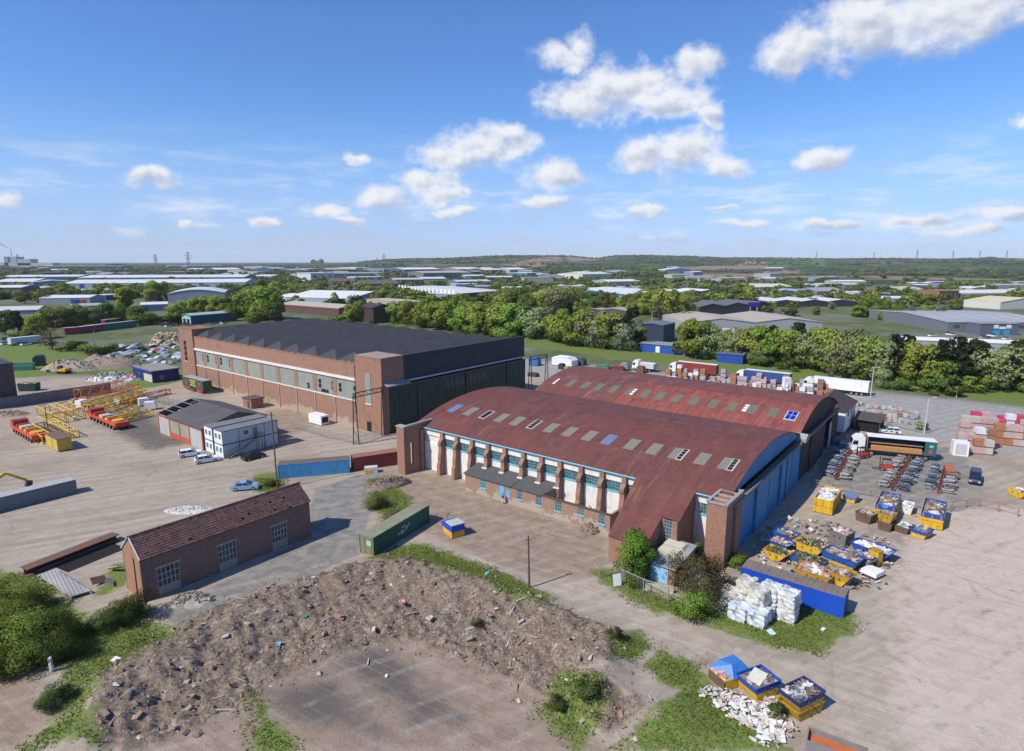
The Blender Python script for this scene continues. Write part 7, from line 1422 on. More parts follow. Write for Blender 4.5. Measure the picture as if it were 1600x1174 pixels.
est('white-roofed shed with two black gables right of centre', (1205, 480), (1336, 479), 472, 40, (.60, .59, .60), (.035, .035, .06), 'multi', .13, 3, doors=[(.01,.05,.1,.95,(.6,.6,.62))]); est('grey weathered shed above the black-gabled one', (1208, 464), (1277, 462), 457, 34, (.30, .33, .36), (.24, .27, .31), 'multi', .12, 2); est('grey corrugated shed right of the weathered one', (1276, 463), (1320, 462), 456, 34, (.30, .29, .31), (.22, .2, .19), 'gable', .2); est('small white-roofed cabin by the dark pine in the fields', (1257, 451), (1273, 450.6), 446.5, 24, RW, WN, 'gable', .16)
est('row of pale glasshouse roofs before the green fields', (1315, 450.5), (1366, 449.5), 445.5, 50, (.52, .54, .54), (.4, .42, .42), 'multi', .1, 6, name='glasshouse', cat='glasshouse'); est('low white-roofed unit left of the pale green tree', (1330, 464.5), (1359, 463.5), 460.5, 30, RW, WC, 'gable', .15); est('grey-roofed units right of the low white one', (1362, 467), (1402, 465.5), 460.5, 30, RG, WG, 'multi', .1, 3); est('dark-gabled barn at the field edge', (1388, 458), (1408, 457.5), 450.5, 24, (.12, .1, .1), (.05, .04, .06), 'single', .3)
est('pale-roofed hall with brick base before the fields at the right', (1409, 460), (1452, 459), 454.5, 50, (.42, .42, .38), (.26, .15, .12), 'gable', .14); est('three-storey orange brick block at the right', (1466, 470), (1497, 469), 455.5, 22, (.30, .15, .10), (.36, .15, .10), 'flat', windows=5, name='brick_block', cat='building'); est('long pale flat-roofed works with a dark window band at the right edge', (1502, 469), (1640, 467), 459, 60, (.58, .58, .54), (.11, .13, .17), 'gable', .05, band=(.36, .38, .36))
est('cream-gabled hall cut off by the right edge', (1562, 484), (1640, 482), 473, 30, (.58, .51, .34), (.56, .55, .50), 'single', .12); c = est('huge grey-roofed works spreading to the right edge', (1480, 519), (1660, 520), 504, 80, (.34, .35, .365), (.15, .165, .20), 'gable', .045, windows=7)
c = est('grey-blue works office with bright blue doors and white windows', (1530, 524), (1590, 524), 506.5, 10, (.25, .26, .28), (.11, .125, .165), 'flat', name='office_block', cat='office', doors=[(.36,.52,.02,.45,(.03,.30,.62)),(.62,.78,.02,.45,(.03,.30,.62)),(.35,.47,.6,.92,(.7,.7,.7)),(.68,.8,.6,.92,(.7,.7,.7)),(.5,.66,.55,.75,(.75,.75,.75))])
est('long white flat roof behind the pines at the right', (1408, 546), (1640, 556), 531, 12, (.74, .74, .75), (.30, .31, .33), 'gable', .06); c = est('navy metal unit between the verge trees', (1000, 533), (1036, 536), 507, 14, (.14, .15, .18), (.03, .04, .075), 'single', .12, name='navy_unit', cat='unit'); c = est('blue low cabin with a white door before the navy unit', (1000, 549), (1072, 556), 536.5, 8, (.27, .27, .28), (.02, .08, .36), 'flat', name='blue_unit', cat='unit', doors=[(.35,.44,.05,.8,(.7,.72,.75))]); est('white-walled unit glimpsed between the verge trees', (1098, 546), (1150, 549), 519, 16, (.5, .5, .5), (.55, .57, .60), 'flat', name='white_unit', cat='unit'); est('blue unit behind the verge trees near the red lorry', (1120, 566), (1160, 570), 552, 7, (.1, .15, .3), (.015, .06, .3), 'flat', name='blue_unit', cat='unit')
c = thing('parked_van', 'white van parked beside the navy unit', 'van', g(1046, 530), R(10)); MB().mat(WHITEC).prism([(0,.4),(0,2.2),(3.6,2.2),(4.4,1.4),(5.2,1.2),(5.2,.4)], 0, 1.9).build('body', c); MB().mat(CARGL).prism([(3.7,1.5),(3.7,2.1),(4.3,1.45)], -.02, 1.92).build('windows', c)
for x in (1, 4.2): wheel(c, x, .1); wheel(c, x, 1.8)
q = random.Random(41); more = sorted((q.uniform(-10, 1240), q.uniform(416.5, 436)) for _ in range(64)); kk_ = 0
for px, py in more:
    p = g(px, py)
    if any(all((P[(i+1) % 4][0]-P[i][0])*(p.y-P[i][1]) - (P[(i+1) % 4][1]-P[i][1])*(p.x-P[i][0]) > -6*math.hypot(P[(i+1) % 4][0]-P[i][0], P[(i+1) % 4][1]-P[i][1]) for i in range(4)) for P in FOOT): continue
    w_ = q.uniform(14, 44) * (1 if py < 428 else .8); i_ = q.randrange(6); rc = [RW, RW, RG, RBG, (.30, .33, .38), RBR][i_]
    est(f"{['bright white', 'white', 'grey', 'beige', 'blue-grey', 'brown'][i_]}-roofed far shed, {ORD[kk_ % 16]} in the {['left', 'middle left', 'middle', 'right'][min(3, kk_ // 16)]} stretch of the far estate", (px, py), (px + w_, py + q.uniform(-.4, .3)), py - q.uniform(2.0, 4.5) * (1 if py < 428 else 1.3), q.uniform(30, 70), rc, q.choice([WB, WG, WN, WT, (.3, .32, .35)]), q.choice(['gable', 'gable', 'flat', 'single']), .1, group='far sheds of the estate'); kk_ += 1
more2 = sorted((q.uniform(700, 1600), q.uniform(438, 474)) for _ in range(60)); kk_ = 0
for px, py in more2:
    w_ = q.uniform(26, 60); a_, b_ = (px, py), (px + w_, py + q.uniform(-1, 1)); pp = [g(px + w_*f_, py - e_) for f_ in (0, .5, 1) for e_ in (0, 4)]
    if any(poly_sd(np.array([v.x for v in pp]), np.array([v.y for v in pp]), P).max() > -8 for P in FOOT): continue
    i_ = q.randrange(5); est(f"{['bright white', 'white', 'grey', 'beige', 'blue-grey'][i_]}-roofed shed, {ORD[min(19, kk_)]} from the left among the trees of the middle estate", a_, b_, py - q.uniform(5, 7.5), q.uniform(18, 30), [RW, RW, RG, RBG, (.30, .33, .38)][i_], q.choice([WB, WG, WN, WT]), q.choice(['gable', 'gable', 'multi', 'flat']), .12, group='sheds among the trees'); kk_ += 1
# parked cars of the estate, far enough to need no parts beyond body and windows
CMAP = [((.70,.71,.72),'white'),((.02,.02,.025),'black'),((.40,.04,.04),'red'),((.05,.09,.30),'blue'),((.35,.36,.38),'silver'),((.12,.13,.14),'dark grey')]
def small_car(label, p, rz, col, grp):
    c = thing('parked_car', label, 'car', p, rz, grp); b = MB().mat(M(col, .3, .05)); loft(b, [(0,.25),(0,.85),(3.0,.95),(4.2,.8),(4.2,.25)], 1.75, 1.7, .3, 1); b.build('body', c); b = MB().mat(CARGL); loft(b, [(.3,.9),(.8,1.4),(2.3,1.42),(3.1,.9)], 1.6, 1.3, .9, 1.45); b.build('windows', c)
for i, (px, py) in enumerate([(1452,526),(1480,523),(1490,525),(1532,529),(1545,531),(1556,527),(1568,531),(1470,474),(1478,475),(1486,474),(1494,476)]): small_car(f"{CMAP[[0,2,0,4,2,0,0,5,0,3,4][i]][1]} car {['at the left of the works car park','below the grey works wall, the red one','right of the red car at the works','before the works office, leftmost','before the works office, the red one','nearest the blue works doors','right end of the row at the works office','by the brick block, leftmost','by the brick block, the white one','by the brick block, the blue one','by the brick block, rightmost'][i]}", g(px, py), R(20 + 40*(i % 3)), CMAP[[0,2,0,4,2,0,0,5,0,3,4][i]][0], 'cars at the works')
for i in range(26):
    px, py = 2 + (i % 13)*2.6 + rnd.uniform(-.5, .5), 533 + (i // 13)*7 + rnd.uniform(-1, 1); k = rnd.choice([0, 3, 3, 4, 5]); small_car(f"{CMAP[k][1]} car, {ORD[i % 13]} from the left, {['back', 'front'][i // 13]} row of the left car park", g(px, py), R(70 + rnd.uniform(-8, 8)), CMAP[k][0], 'cars packed in the left car park')
for i, px in enumerate(sorted(rnd.uniform(248, 372) for _ in range(30))):
    k = rnd.randrange(6); small_car(f"{CMAP[k][1]} car, {ORD[i % 15]} from the left in the {['left', 'right'][i // 15]} half of the teal shed yard", g(px, rnd.uniform(505, 512) - (px - 248)*.05), R(rnd.uniform(0, 90)), CMAP[k][0], 'cars round the teal shed')
# trailers and buses parked at the left belt
for (a, b, hh, D, col, rc, lab) in [((88,513),(130,509),3.8,3,(.03,.04,.16),(.5,.5,.52),'dark blue coach behind the red trailers'),((102,524),(126,522),3.6,3,(.30,.03,.035),(.5,.42,.45),'red trailer with a pale top, left of the pair'),((126,522),(163,517),3.6,3,(.22,.03,.05),(.45,.45,.5),'dark red trailer joined to the green one'),((163,517),(215,511),3.6,3,(.02,.13,.11),(.30,.38,.36),'dark green trailer at the right end of the trailer row'),((165,510),(197,506),3.6,3,(.25,.03,.05),(.45,.3,.33),'crimson trailer behind the dark green one'),((18,541),(66,536),3.4,3,(.5,.53,.56),(.6,.6,.62),'white coach by the packed car park')]:
    A_, rz, L = frame(a, b); c = thing('parked_trailer', lab, 'trailer', A_, rz); MB().mat(M(col, .5, .08)).box(0, L, 0, D, .7, hh).build('body', c); MB().mat(M(rc, .6)).box(0, L, 0, D, hh, hh + .12).build('roof', c); MB().mat(DARKST).box(.5, L - .5, .3, D - .3, .3, .7).build('chassis', c)
    for x in (1.5, L - 2.5):
        for y in (.2, D - .2): wheel(c, x, y, .5, .3)
# scattered estate trees and hedges in the middle distance
def in_foot(x, y):
    for P in FOOT:
        s = [(P[(i+1) % 4][0]-P[i][0])*(y-P[i][1]) - (P[(i+1) % 4][1]-P[i][1])*(x-P[i][0]) for i in range(4)]
        if all(v > 0 for v in s) or all(v < 0 for v in s): return True
    return False
q = random.Random(77); SEEN = {}; spots = []
while len(spots) < 1900:
    px = q.uniform(-20, 1620); py = 417 + 63 * q.random()**1.6
    if px < 420 and py > 470 or (1040 < px < 1300 and py < 438) or (px > 1230 and py < 447 and q.random() < .75): continue
    p = g(px, py)
    if not in_foot(p.x, p.y): spots.append((py, p, q.choice(['small', 'small', 'smalld', 'smallo']), q.uniform(6, 13) * (1 if py > 432 else 1.3)))
spots.sort(key=lambda s_: -s_[0])
for n, (py, p, key, hh) in enumerate(spots[:118]):
    lk = {'small': 'green', 'smalld': 'dark green', 'smallo': 'olive'}[key]
    bi = min(range(len(FOOT)), key=lambda i: (sum(v[0] for v in FOOT[i])/4 - p.x)**2 + (sum(v[1] for v in FOOT[i])/4 - p.y)**2); bx = sum(v[0] for v in FOOT[bi])/4; by_ = sum(v[1] for v in FOOT[bi])/4; words = []
    for w_ in FOOTL[bi].split():
        if len(words) > 2 and w_ in ('behind','left','right','at','beyond','before','with','in','across','among','above','below','under','between','near','cut','seen','joined','beside','on','and','glimpsed','spreading','half'): break
        words.append(w_)
    rel = ('left of' if p.x < bx else 'right of') if abs(p.x - bx) > abs(p.y - by_) else ('before' if p.y < by_ else 'behind')
    base_l = f"{lk} tree {rel} the {' '.join(words[:8])}"; kk_ = SEEN.get(base_l, 0); SEEN[base_l] = kk_ + 1
    cm, tm = KIND[key][n % len(KIND[key])]; c = thing('tree', (ORD[min(kk_, 19)] + ' ' if kk_ else '') + base_l, 'tree', p, q.uniform(0, 6), 'scattered trees among the estate sheds'); s = hh * q.uniform(1.0, 1.6); o = obj('crown', cm, c); o.scale = (s, s, hh)
CV, CF, CMI, off = [], [], [], 0; kk3 = ['small', 'smalld', 'smallo']
for n, (py, p, key, hh) in enumerate(spots[118:]):
    kx_ = key if py > 455 else key.replace('small', 'tiny'); me = KIND[kx_][n % len(KIND[kx_])][0]; a = np.empty(len(me.vertices)*3, np.float32); me.vertices.foreach_get('co', a); a = a.reshape(-1, 3); s = hh * q.uniform(1.0, 1.7); ph = q.uniform(0, 6); c_, s_ = math.cos(ph)*s, math.sin(ph)*s
    CV.append(np.stack([a[:, 0]*c_ - a[:, 1]*s_ + p.x, a[:, 0]*s_ + a[:, 1]*c_ + p.y, a[:, 2]*hh + p.z], -1)); nf = len(me.polygons); CMI.append(np.full(nf, kk3.index(key), np.int32)); off += len(a)
CV = np.concatenate(CV).astype(np.float32); nv = len(CV); me = bpy.data.meshes.new('distant_trees'); me.vertices.add(nv); me.vertices.foreach_set('co', CV.ravel()); me.loops.add(nv); me.loops.foreach_set('vertex_index', np.arange(nv, dtype=np.int32)); me.polygons.add(nv//4); me.polygons.foreach_set('loop_start', (np.arange(nv//4)*4).astype(np.int32))
for m_ in (leaf_mat((.215, .285, .06), (.12, .175, .04), .25, True), leaf_mat((.12, .165, .045), (.075, .11, .034), .25, True), leaf_mat((.20, .21, .065), (.125, .14, .045), .25, True)): me.materials.append(m_)
me.polygons.foreach_set('material_index', np.concatenate(CMI)); me.update(calc_edges=True); tag(obj('distant_trees', me, kind='stuff'), 'mass of small trees between the far industrial sheds', 'trees')
# woods and hedges on the far slopes: one mass of clumps
b_v, b_f, b_m = [], [], []
q = random.Random(5); WM = [M((.040, .058, .022), .95, .3, .05), M((.060, .078, .026), .95, .3, .05), M((.032, .046, .022), .95, .3, .05), M((.085, .085, .045), .95, .3, .05)]
base = MB(); base.blob((0, 0, .35), .5, .5, .5, 7, 4, .25, 3); bv = np.array(base.v); bf = base.f
def clump(x, y, z, w, hh):
    o_ = len(b_v); a = q.uniform(0, 6.28); c_, s_ = math.cos(a), math.sin(a)
    for v in bv: b_v.append((x + (v[0]*c_ - v[1]*s_)*w, y + (v[0]*s_ + v[1]*c_)*w, z + v[2]*hh))
    m_ = q.choice([0, 0, 1, 1, 2, 3])
    for f_ in bf: b_f.append(tuple(i + o_ for i in f_)); b_m.append(m_)
cells = [(q.uniform(-600, 2200), q.uniform(1500, 5300), q.uniform(60, 330)) for _ in range(150)]
for cx, cd, cr in cells:                          # woods
    for k in range(int(18 + cr / 7)):
        px_ = cx + q.gauss(0, 1) * cr * FPX / cd * .5; d_ = cd + q.gauss(0, .35) * cr
        if px_ < 560 and d_ > 2500: continue
        if 1040 < px_ < 1300 and 1150 < d_ < 2900: continue
        p = at_dist(px_, d_); r_ = math.hypot(p.x, p.y); clump(p.x, p.y, hill_z(px_, r_) - 1, q.uniform(10, 26), q.uniform(8, 15))
for k in range(110):                              # hedges
    cx, cd = q.uniform(-200, 1900), q.uniform(1300, 4200); L = q.uniform(100, 420); a = q.choice([0.1, 1.7]) + q.uniform(-.25, .25); p0_ = at_dist(cx, cd)
    for j in range(int(L / 14)):
        x, y = p0_.x + math.cos(a)*j*14, p0_.y + math.sin(a)*j*14
        if y < 1150: continue
        px_ = 800 + x / y * diry * FPX; r_ = math.hypot(x, y)
        if q.random() < .8: clump(x, y, hill_z(px_, r_) - .5, q.uniform(8, 15), q.uniform(3, 8))
for px_ in np.arange(560, 1900, 2.2):              # wooded crest
    for d_ in (4700, 5000, 5300):
        p = at_dist(px_, d_ + q.uniform(-120, 120)); clump(p.x, p.y, hill_z(px_, 5300) - 5, q.uniform(16, 34), q.uniform(10, 20))
for px_ in list(np.arange(-100, 560, 3.0)):        # low wooded shore on the left
    for d_ in (3300, 4200):
        p = at_dist(px_ + q.uniform(-2, 2), d_ + q.uniform(-300, 300)); clump(p.x, p.y, 0, q.uniform(14, 40), q.uniform(5, 11))
for px_, d_, w, hh in [(489, 6200, 55, 55), (501, 6200, 60, 62), (495, 6200, 50, 40)]: p = at_dist(px_, d_); clump(p.x, p.y, 0, w, hh)
me = bpy.data.meshes.new('far_woods'); me.from_pydata(b_v, [], b_f)
for m_ in WM: me.materials.append(m_)
me.polygons.foreach_set('material_index', b_m); o = obj('far_woods', me, kind='stuff'); tag(o, 'far-off woods and hedges on the low hills along the horizon', 'woods')
# power station on the left horizon
c = thing('power_station', 'grey power station with two chimneys on the left horizon', 'power station', at_dist(-2, 3600)); PG = M((.30, .33, .38), .8); k = 3600 / FPX
def blk(nm, x0, x1, z, mat=PG, D=60): MB().mat(mat).box((x0 + 2)*k, (x1 + 2)*k, 0, D, 0, z*k + 38).build(nm, c)
blk('boiler_house', 16, 25, 5.5); blk('turbine_hall', 6, 12, 5.5, M((.22, .25, .30), .8)); blk('switch_house', -4, 16, -3.5, M((.36, .38, .40), .8)); blk('conveyor_hall', 26, 46, 2, M((.33, .36, .42), .8)); blk('store', 25, 80, -4, M((.40, .38, .33), .8))
for x, z, r_ in ((14.6, 17.5, .55), (23, 9.5, .9)): MB().mat(M((.25, .27, .31), .8)).tube(((x + 2)*k, 20, 0), ((x + 2)*k, 20, z*k + 38), r_*k, 8, r_*k*.8).build('chimney', c)
m, t = base_mat('steam'); a_ = t.n('ShaderNodeBsdfDiffuse', {'Color': (.85, .86, .88, 1)}); b_ = t.n('ShaderNodeBsdfTransparent'); t.n('ShaderNodeOutputMaterial', {'Surface': t.n('ShaderNodeMixShader', {0: .35, 1: b_.outputs[0], 2: a_.outputs[0]}).outputs[0]})
b = MB().mat(m); p = at_dist(14.6, 3620)
for j in range(9): b.blob((p.x - j*9 - 4, p.y, 38 + (19 + j*1.7)*k), (1.0 + .35*j)*k, 8, (.9 + .22*j)*k, 8, 5, .2, j)
o = b.build('steam_plume', smooth=True, kind='stuff'); tag(o, 'thin white steam plume drifting left from the power station chimney', 'steam')
# ------------------------------------------------------------------ yard goods
def pack_mesh(mat, seed, w=1.15, d=1.0, hh=.95, wood=True):
    q = random.Random(seed); b = MB().mat(mat)
    for k in range(4): z = .14 + (hh - .14)*k/4; j = q.uniform(-.02, .02); b.box(-w/2 + j, w/2 + j, -d/2 - j, d/2 - j, z, z + (hh - .14)/4 - .015)
    b.mat(TIMBER)
    for y in (-d/2 + .05, 0, d/2 - .05): b.box(-w/2, w/2, y - .05, y + .05, 0, .12)
    return b.mesh('pack')
PCOL = {'orange': (.40, .17, .09), 'brown': (.30, .16, .11), 'grey': (.36, .35, .36), 'pink': (.52, .36, .34), 'white': (.70, .70, .71), 'crimson': (.58, .06, .13), 'cream': (.50, .46, .38), 'lilac': (.40, .36, .42)}
PM = {k: pack_mesh(M(c, .7, .18, 2.5, .3, tuple(x*.5 for x in c)), i) for i, (k, c) in enumerate(PCOL.items())}
LEV = ['bottom', 'second', 'third', 'top fourth']
def stack(p, rz, cols, where, sc=1.15):
    for k, cn in enumerate(cols):
        o = obj('tile_pack', PM[cn], None, (p.x + rnd.uniform(-.05, .05), p.y, .95*sc*k), rz + rnd.uniform(-.08, .08)); o.scale = (sc,)*3
        tag(o, f"{cn} pack, {LEV[k] + ' one of' if len(cols) > 1 else 'alone as'} {where}", 'pack', 'packs of bricks and tiles in the salvage yard')
q = random.Random(9)
SEC = [(1040, 1092, 594, 'before the red lorry', ['white','grey','white','orange','brown']), (1094, 1150, 600, 'right of the red lorry', ['orange','orange','grey','pink','lilac','white']), (1152, 1212, 606, 'before the blue trailer', ['pink','grey','white','orange','lilac','grey']), (1214, 1258, 612, 'left of the long white lorry', ['white','orange','grey','brown','orange']), (1262, 1300, 618, 'before the long white lorry', ['orange','white','grey','brown'])]
for x0, x1, yb, wh, cs in SEC:
    for rown, (dy, hi) in enumerate([(0, 1), (5, 3)]):
        n = int((x1 - x0) / 7.5)
        for i in range(n):
            p = g(x0 + (x1 - x0)*(i + .5)/n, yb - dy + q.uniform(-1, 1)); k = q.choice([1, 2, 2, 3]) if hi == 3 else q.choice([1, 1, 2])
            c0 = q.choice(cs); stack(p, road_rz, [q.choice([c0, c0, q.choice(cs)]) for _ in range(k)], f"{ORD[i]} stack, {['front','rear'][rown]} row, {wh}", 1.35)
o = obj('tile_pack', PM['white'], None, g(1228, 612)); o.scale = (1.7, 1.7, 4.6); tag(o, 'tall white-wrapped column standing among the packs before the blue trailer', 'pack')
for r_, (yb, cs, hi) in enumerate([(706, ['orange','pink','pink','cream'], 2), (698, ['pink','pink','brown','white'], 3), (689, ['orange','pink','pink','cream'], 3), (680, ['white','pink','pink','cream'], 3), (671, ['crimson','crimson','pink','white'], 3), (664, ['crimson','crimson','white','crimson'], 2)]):
    for i in range(8):
        px = 1500 + r_*2 + i*13.5
        if r_ < 2 and i > 3: continue
        c0 = q.choice(cs); stack(g(px, yb + i*1.2), R(-22), [c0 if q.random() < .7 else q.choice(cs) for _ in range(max(1, hi - (q.random() < .35)))], f"{ORD[i]} stack from the left, {ORD[r_]} row of the right pile", 1.55)
b_ = thing('white_cabinet', 'white upright panel box at the near left corner of the right pile', 'cabinet', g(1488, 712), R(-22)); MB().mat(WHITEC).box(0, 2.6, 0, 2.0, 0.05, 2.9).build('casing', b_); MB().mat(M((.5, .5, .5), .6)).box(.4, 2.2, -.04, 0, .4, 2.5).build('panel', b_); MB().mat(DARKST).box(.1, 2.5, .1, 1.9, 0, .05).build('base', b_)
for i in range(34):                                    # low stone and slab packs behind the brown panel fence
    px, py = 1338 + (i % 12)*8.6 + q.uniform(-2, 2), 634 + (i // 12)*9 + q.uniform(-2, 2) + (i % 12)*1.2
    stack(g(px, py), R(q.uniform(0, 90)), [q.choice(['grey','cream','cream','grey','pink','brown'])], f"{ORD[i % 12]} in {['back','middle','front'][i // 12]} row behind the brown panel fence", .95)
# rows of galvanised fittings on rails
def bundle_mesh(seed, mat, mat2):
    q = random.Random(seed); b = MB().mat(mat)
    for k in range(7): b.at(q.uniform(-.3, .3), q.uniform(-.2, .2), .15 + .17*k, q.uniform(-.3, .3), q.uniform(-.1, .1)).box(-.7, .7, -.42, .42, -.035, .035)
    b.at().mat(mat2)
    for x in (-.6, .6):
        for y in (-.4, .4): b.tube((x, y, 0), (x, y, 1.3), .04, 4)
    for k in range(5): b.tube((q.uniform(-.7, .7), -.5, q.uniform(.3, 1.3)), (q.uniform(-.7, .7), .5, q.uniform(.4, 1.4)), .05, 4)
    return b.mesh('bundle')
BL = [bundle_mesh(i, M(c, .45, .2, 3, metal=.2), DARKST) for i, c in enumerate([(.36, .42, .48), (.52, .52, .50), (.16, .18, .22), (.42, .38, .34)])]
for r_, (a_, b__, wh) in enumerate([((1336, 694), (1305, 752), 'left row by the hangar doors'), ((1425, 716), (1392, 770), 'middle row behind the open-sided lorry'), ((1476, 736), (1466, 772), 'short right row beside the navy van')]):
    A_, rz, L = frame(a_, b__); rk = thing('storage_rail', f'rust-red low rail rack, {wh}', 'rack', A_, rz); RR_ = M((.20, .06, .045), .7, .2)
    for y in (-.18, .18): MB().mat(RR_).box(0, L, y - .05, y + .05, .75, .9).build('rail', rk)
    for k in range(int(L/2) + 1): MB().mat(RR_).box(2*k, 2*k + .12, -.25, .25, 0, .75).build('trestle', rk)
    n = int(L / 1.7)
    for i in range(n):
        for sd_ in (-1, 1):
            y = sd_ * 1.35; p = A_ + Vector((math.cos(rz)*(i + .5)*1.7 - math.sin(rz)*y, math.sin(rz)*(i + .5)*1.7 + math.cos(rz)*y, 0))
            o = obj('metal_bundle', BL[(i*2 + r_ + (sd_ > 0)) % 4], None, p, rz + R(90) + q.uniform(-.5, .5)); o.scale = (q.uniform(.75, 1.2), q.uniform(.7, 1.2), q.uniform(.45, 1.1))
            tag(o, f"grey metal bundle, {ORD[min(i, 19)]} from the far end, {'right' if sd_ > 0 else 'left'} side of the {wh.split(' row')[0]} row", 'bundle', 'bundles of galvanised fittings')
A_, rz, L = frame((1480, 738), (1490, 772)); oc = thing('timber_stack', 'orange-topped stack of pipes between the short right row and the navy van', 'stack', A_, rz)
for k in range(6): MB().mat(M((.45, .17, .07), .7, .2)).tube((0, -.5 + .22*k, 1.5), (4.5, -.5 + .22*k, 1.5), .11, 6).build('pipe', oc)
MB().mat(RR_).box(.3, .5, -.7, .8, 0, 1.38).build('trestle', oc); MB().mat(RR_).box(4, 4.2, -.7, .8, 0, 1.38).build('trestle', oc)
def forklift(label, px, py, rz):
    c = thing('forklift', label, 'forklift', g(px, py), rz); RD = M((.45, .04, .03), .4, .1)
    MB().mat(RD).prism([(-1.2, .35), (.8, .35), (.8, .9), (-.3, 1.0), (-1.2, 1.25)], -.6, .6).build('body', c)
    f_ = MB().mat(BLACK)
    for x, y in ((-.9, -.5), (-.9, .5), (.6, -.5), (.6, .5)): f_.tube((x, y, .9), (x*.8, y, 2.1), .04, 4)
    f_.box(-.8, .6, -.55, .55, 2.1, 2.16); f_.build('overhead_guard', c); m_ = MB().mat(DARKST)
    for y in (-.35, .35): m_.box(.85, 1.0, y - .06, y + .06, .1, 2.4); m_.box(1.0, 2.1, y - .06, y + .06, .12, .18)
    m_.build('mast', c)
    for x in (-.8, .5):
        for y in (-.5, .5): wheel(c, x, y, .32, .22)
forklift('red forklift nearest the cab of the open-sided lorry', 1346, 716, R(200)); forklift('red forklift in the open yard between the rows', 1383, 735, R(150))
for i, (px, py) in enumerate([(1310, 697), (1322, 688)]):
    c = thing('crate', ['blue crate of scrap in the shade by the brown doors', 'pale crate of scrap by the white house corner'][i], 'crate', g(px, py), HROT); b = MB().mat([M((.05, .12, .25), .6), M((.4, .38, .36), .7)][i]); shell(b, 0, 1.6, 0, 1.6, 0, 1.2, .05, .9); b.build('sides', c); heap(c, .1, 1.5, .1, 1.1, .7, .3, WASTE1, 60 + i, 18, .4)
for px, py, lab, cols, dims in [(862, 571, 'white-sheeted stack of goods at the road behind the brick hangar', (.74,.74,.75), (8.5, 4.5, 3.4)), (895, 570, 'dark green box container behind the white-sheeted stack', (.06,.075,.06), (4.5, 2.4, 2.6)), (872, 577, 'black machine before the white-sheeted stack', (.03,.035,.05), (2.2, 1.6, 2.0)), (881, 580, 'brown crate beside the black machine', (.35,.22,.14), (2, 2, 1.6)), (931, 577, 'green open skip at the edge of the verge', (.07,.16,.11), (5, 2.2, 1.6)), (955, 580, 'dark red machine right of the green skip', (.16,.03,.03), (4.5, 2, 1.8)), (968, 579, 'grey mesh cage at the edge of the verge', (.22,.24,.25), (3, 2, 2.6)), (994, 583, 'rusty machine with a round drum left of the short white lorry', (.18,.07,.05), (2.6, 2.0, 2.4)), (826, 571, 'blue and white stall truck half hidden by the brick hangar', (.04,.14,.36), (4, 2.4, 3.0)), (824, 588, 'dark trailer in the shade behind the far door gantry', (.04,.05,.08), (3.5, 2, 1.2))]:
    c = thing('yard_load', lab, 'yard load', g(px, py), R180); a_, d_, h_ = dims; m_ = M(cols, .7, .15, 1.2, .2)
    MB().mat(m_).prism([(-a_, .25), (0, .25), (0, h_*.85), (-a_*.12, h_), (-a_*.85, h_*.96), (-a_, h_*.7)], -d_, 0).build('body', c); MB().mat(DARKST).box(-a_ + .1, -.1, -d_ + .1, -.1, 0, .25).build('base', c)
    MB().mat(M(tuple(min(.8, x*1.5) for x in cols), .7)).box(-a_*.8, -a_*.2, -d_*.9, -d_*.1, h_, h_ + .08).build('top', c)
# scrap yard and heaps at the left
CR = MB().mat(M((.55, .56, .58), .4, .15)); loft(CR, [(0,0),(0,.5),(.4,.62),(1.0,.95),(2.3,.98),(3.0,.6),(4.1,.5),(4.2,0)], 1.8, 1.4, .1, .95)
crush = []
for i, c_ in enumerate([(.56,.58,.61), (.05,.10,.30), (.25,.28,.33), (.42,.44,.48), (.04,.045,.05), (.30,.06,.05)]): b = MB().mat(M(c_, .4, .15, 1.5, .3)); loft(b, [(0,0),(0,.5),(.4,.62),(1.0,.95),(2.3,.98),(3.0,.6),(4.1,.5),(4.2,0)], 1.8, 1.4, .1, .95); crush.append(b.mesh('scrap_car'))
CN = ['white','blue','grey','silver','black','red']; pts = sorted([(q.uniform(176, 279), q.uniform(541, 571)) for _ in range(64)])
for i, (px, py) in enumerate(pts):
    k = q.choice([0, 0, 1, 2, 2, 3, 3, 4, 4, 0, 2, 5]); o = obj('scrap_car', crush[k], None, g(px, py, .05) + Vector((0, 0, q.choice([0, 0, .8]))), q.uniform(0, 6.3)); o.rotation_euler[0] = q.uniform(-.1, .1)
    tag(o, f"crushed {CN[k]} car, {ORD[i % 16]} from the left in the {['left','middle left','middle right','right'][i // 16]} quarter of the scrap yard", 'scrap car', 'crushed cars in the scrap yard')
def mound(name, label, cat, px, py, rx, ry, hh, mat, seed, n=160, size=.8, rz=0):
    c = thing(name, label, cat, g(px, py), rz); q_ = random.Random(seed); N = 22; b = MB().mat(mat)
    zf = lambda x, y: hh * max(0, 1 - x*x - y*y)**.8 * (.75 + .5*vnoise(np.array(x*3+9), np.array(y*3+seed), 4))
    P = [[(rx*(2*i/(N-1)-1), ry*(2*j/(N-1)-1), float(zf(2*i/(N-1)-1, 2*j/(N-1)-1)) - .05) for i in range(N)] for j in range(N)]
    for j in range(N-1):
        for i in range(N-1): b.add([P[j][i], P[j][i+1], P[j+1][i+1], P[j+1][i]], [(0, 1, 2, 3)])
    b.build('heap', c); b = MB().mat(mat)
    for k in range(n):
        x, y = q_.gauss(0, .45), q_.gauss(0, .45)
        if x*x + y*y > 1: continue
        s = size*q_.uniform(.3, 1); b.at(rx*x, ry*y, float(zf(x, y)) + .05, q_.uniform(0, 6), q_.uniform(-.7, .7), q_.uniform(-.7, .7)).box(-s/2, s/2, -s/3, s/3, -s/6, s/6)
    b.build('rubble', c, kind='stuff'); return c
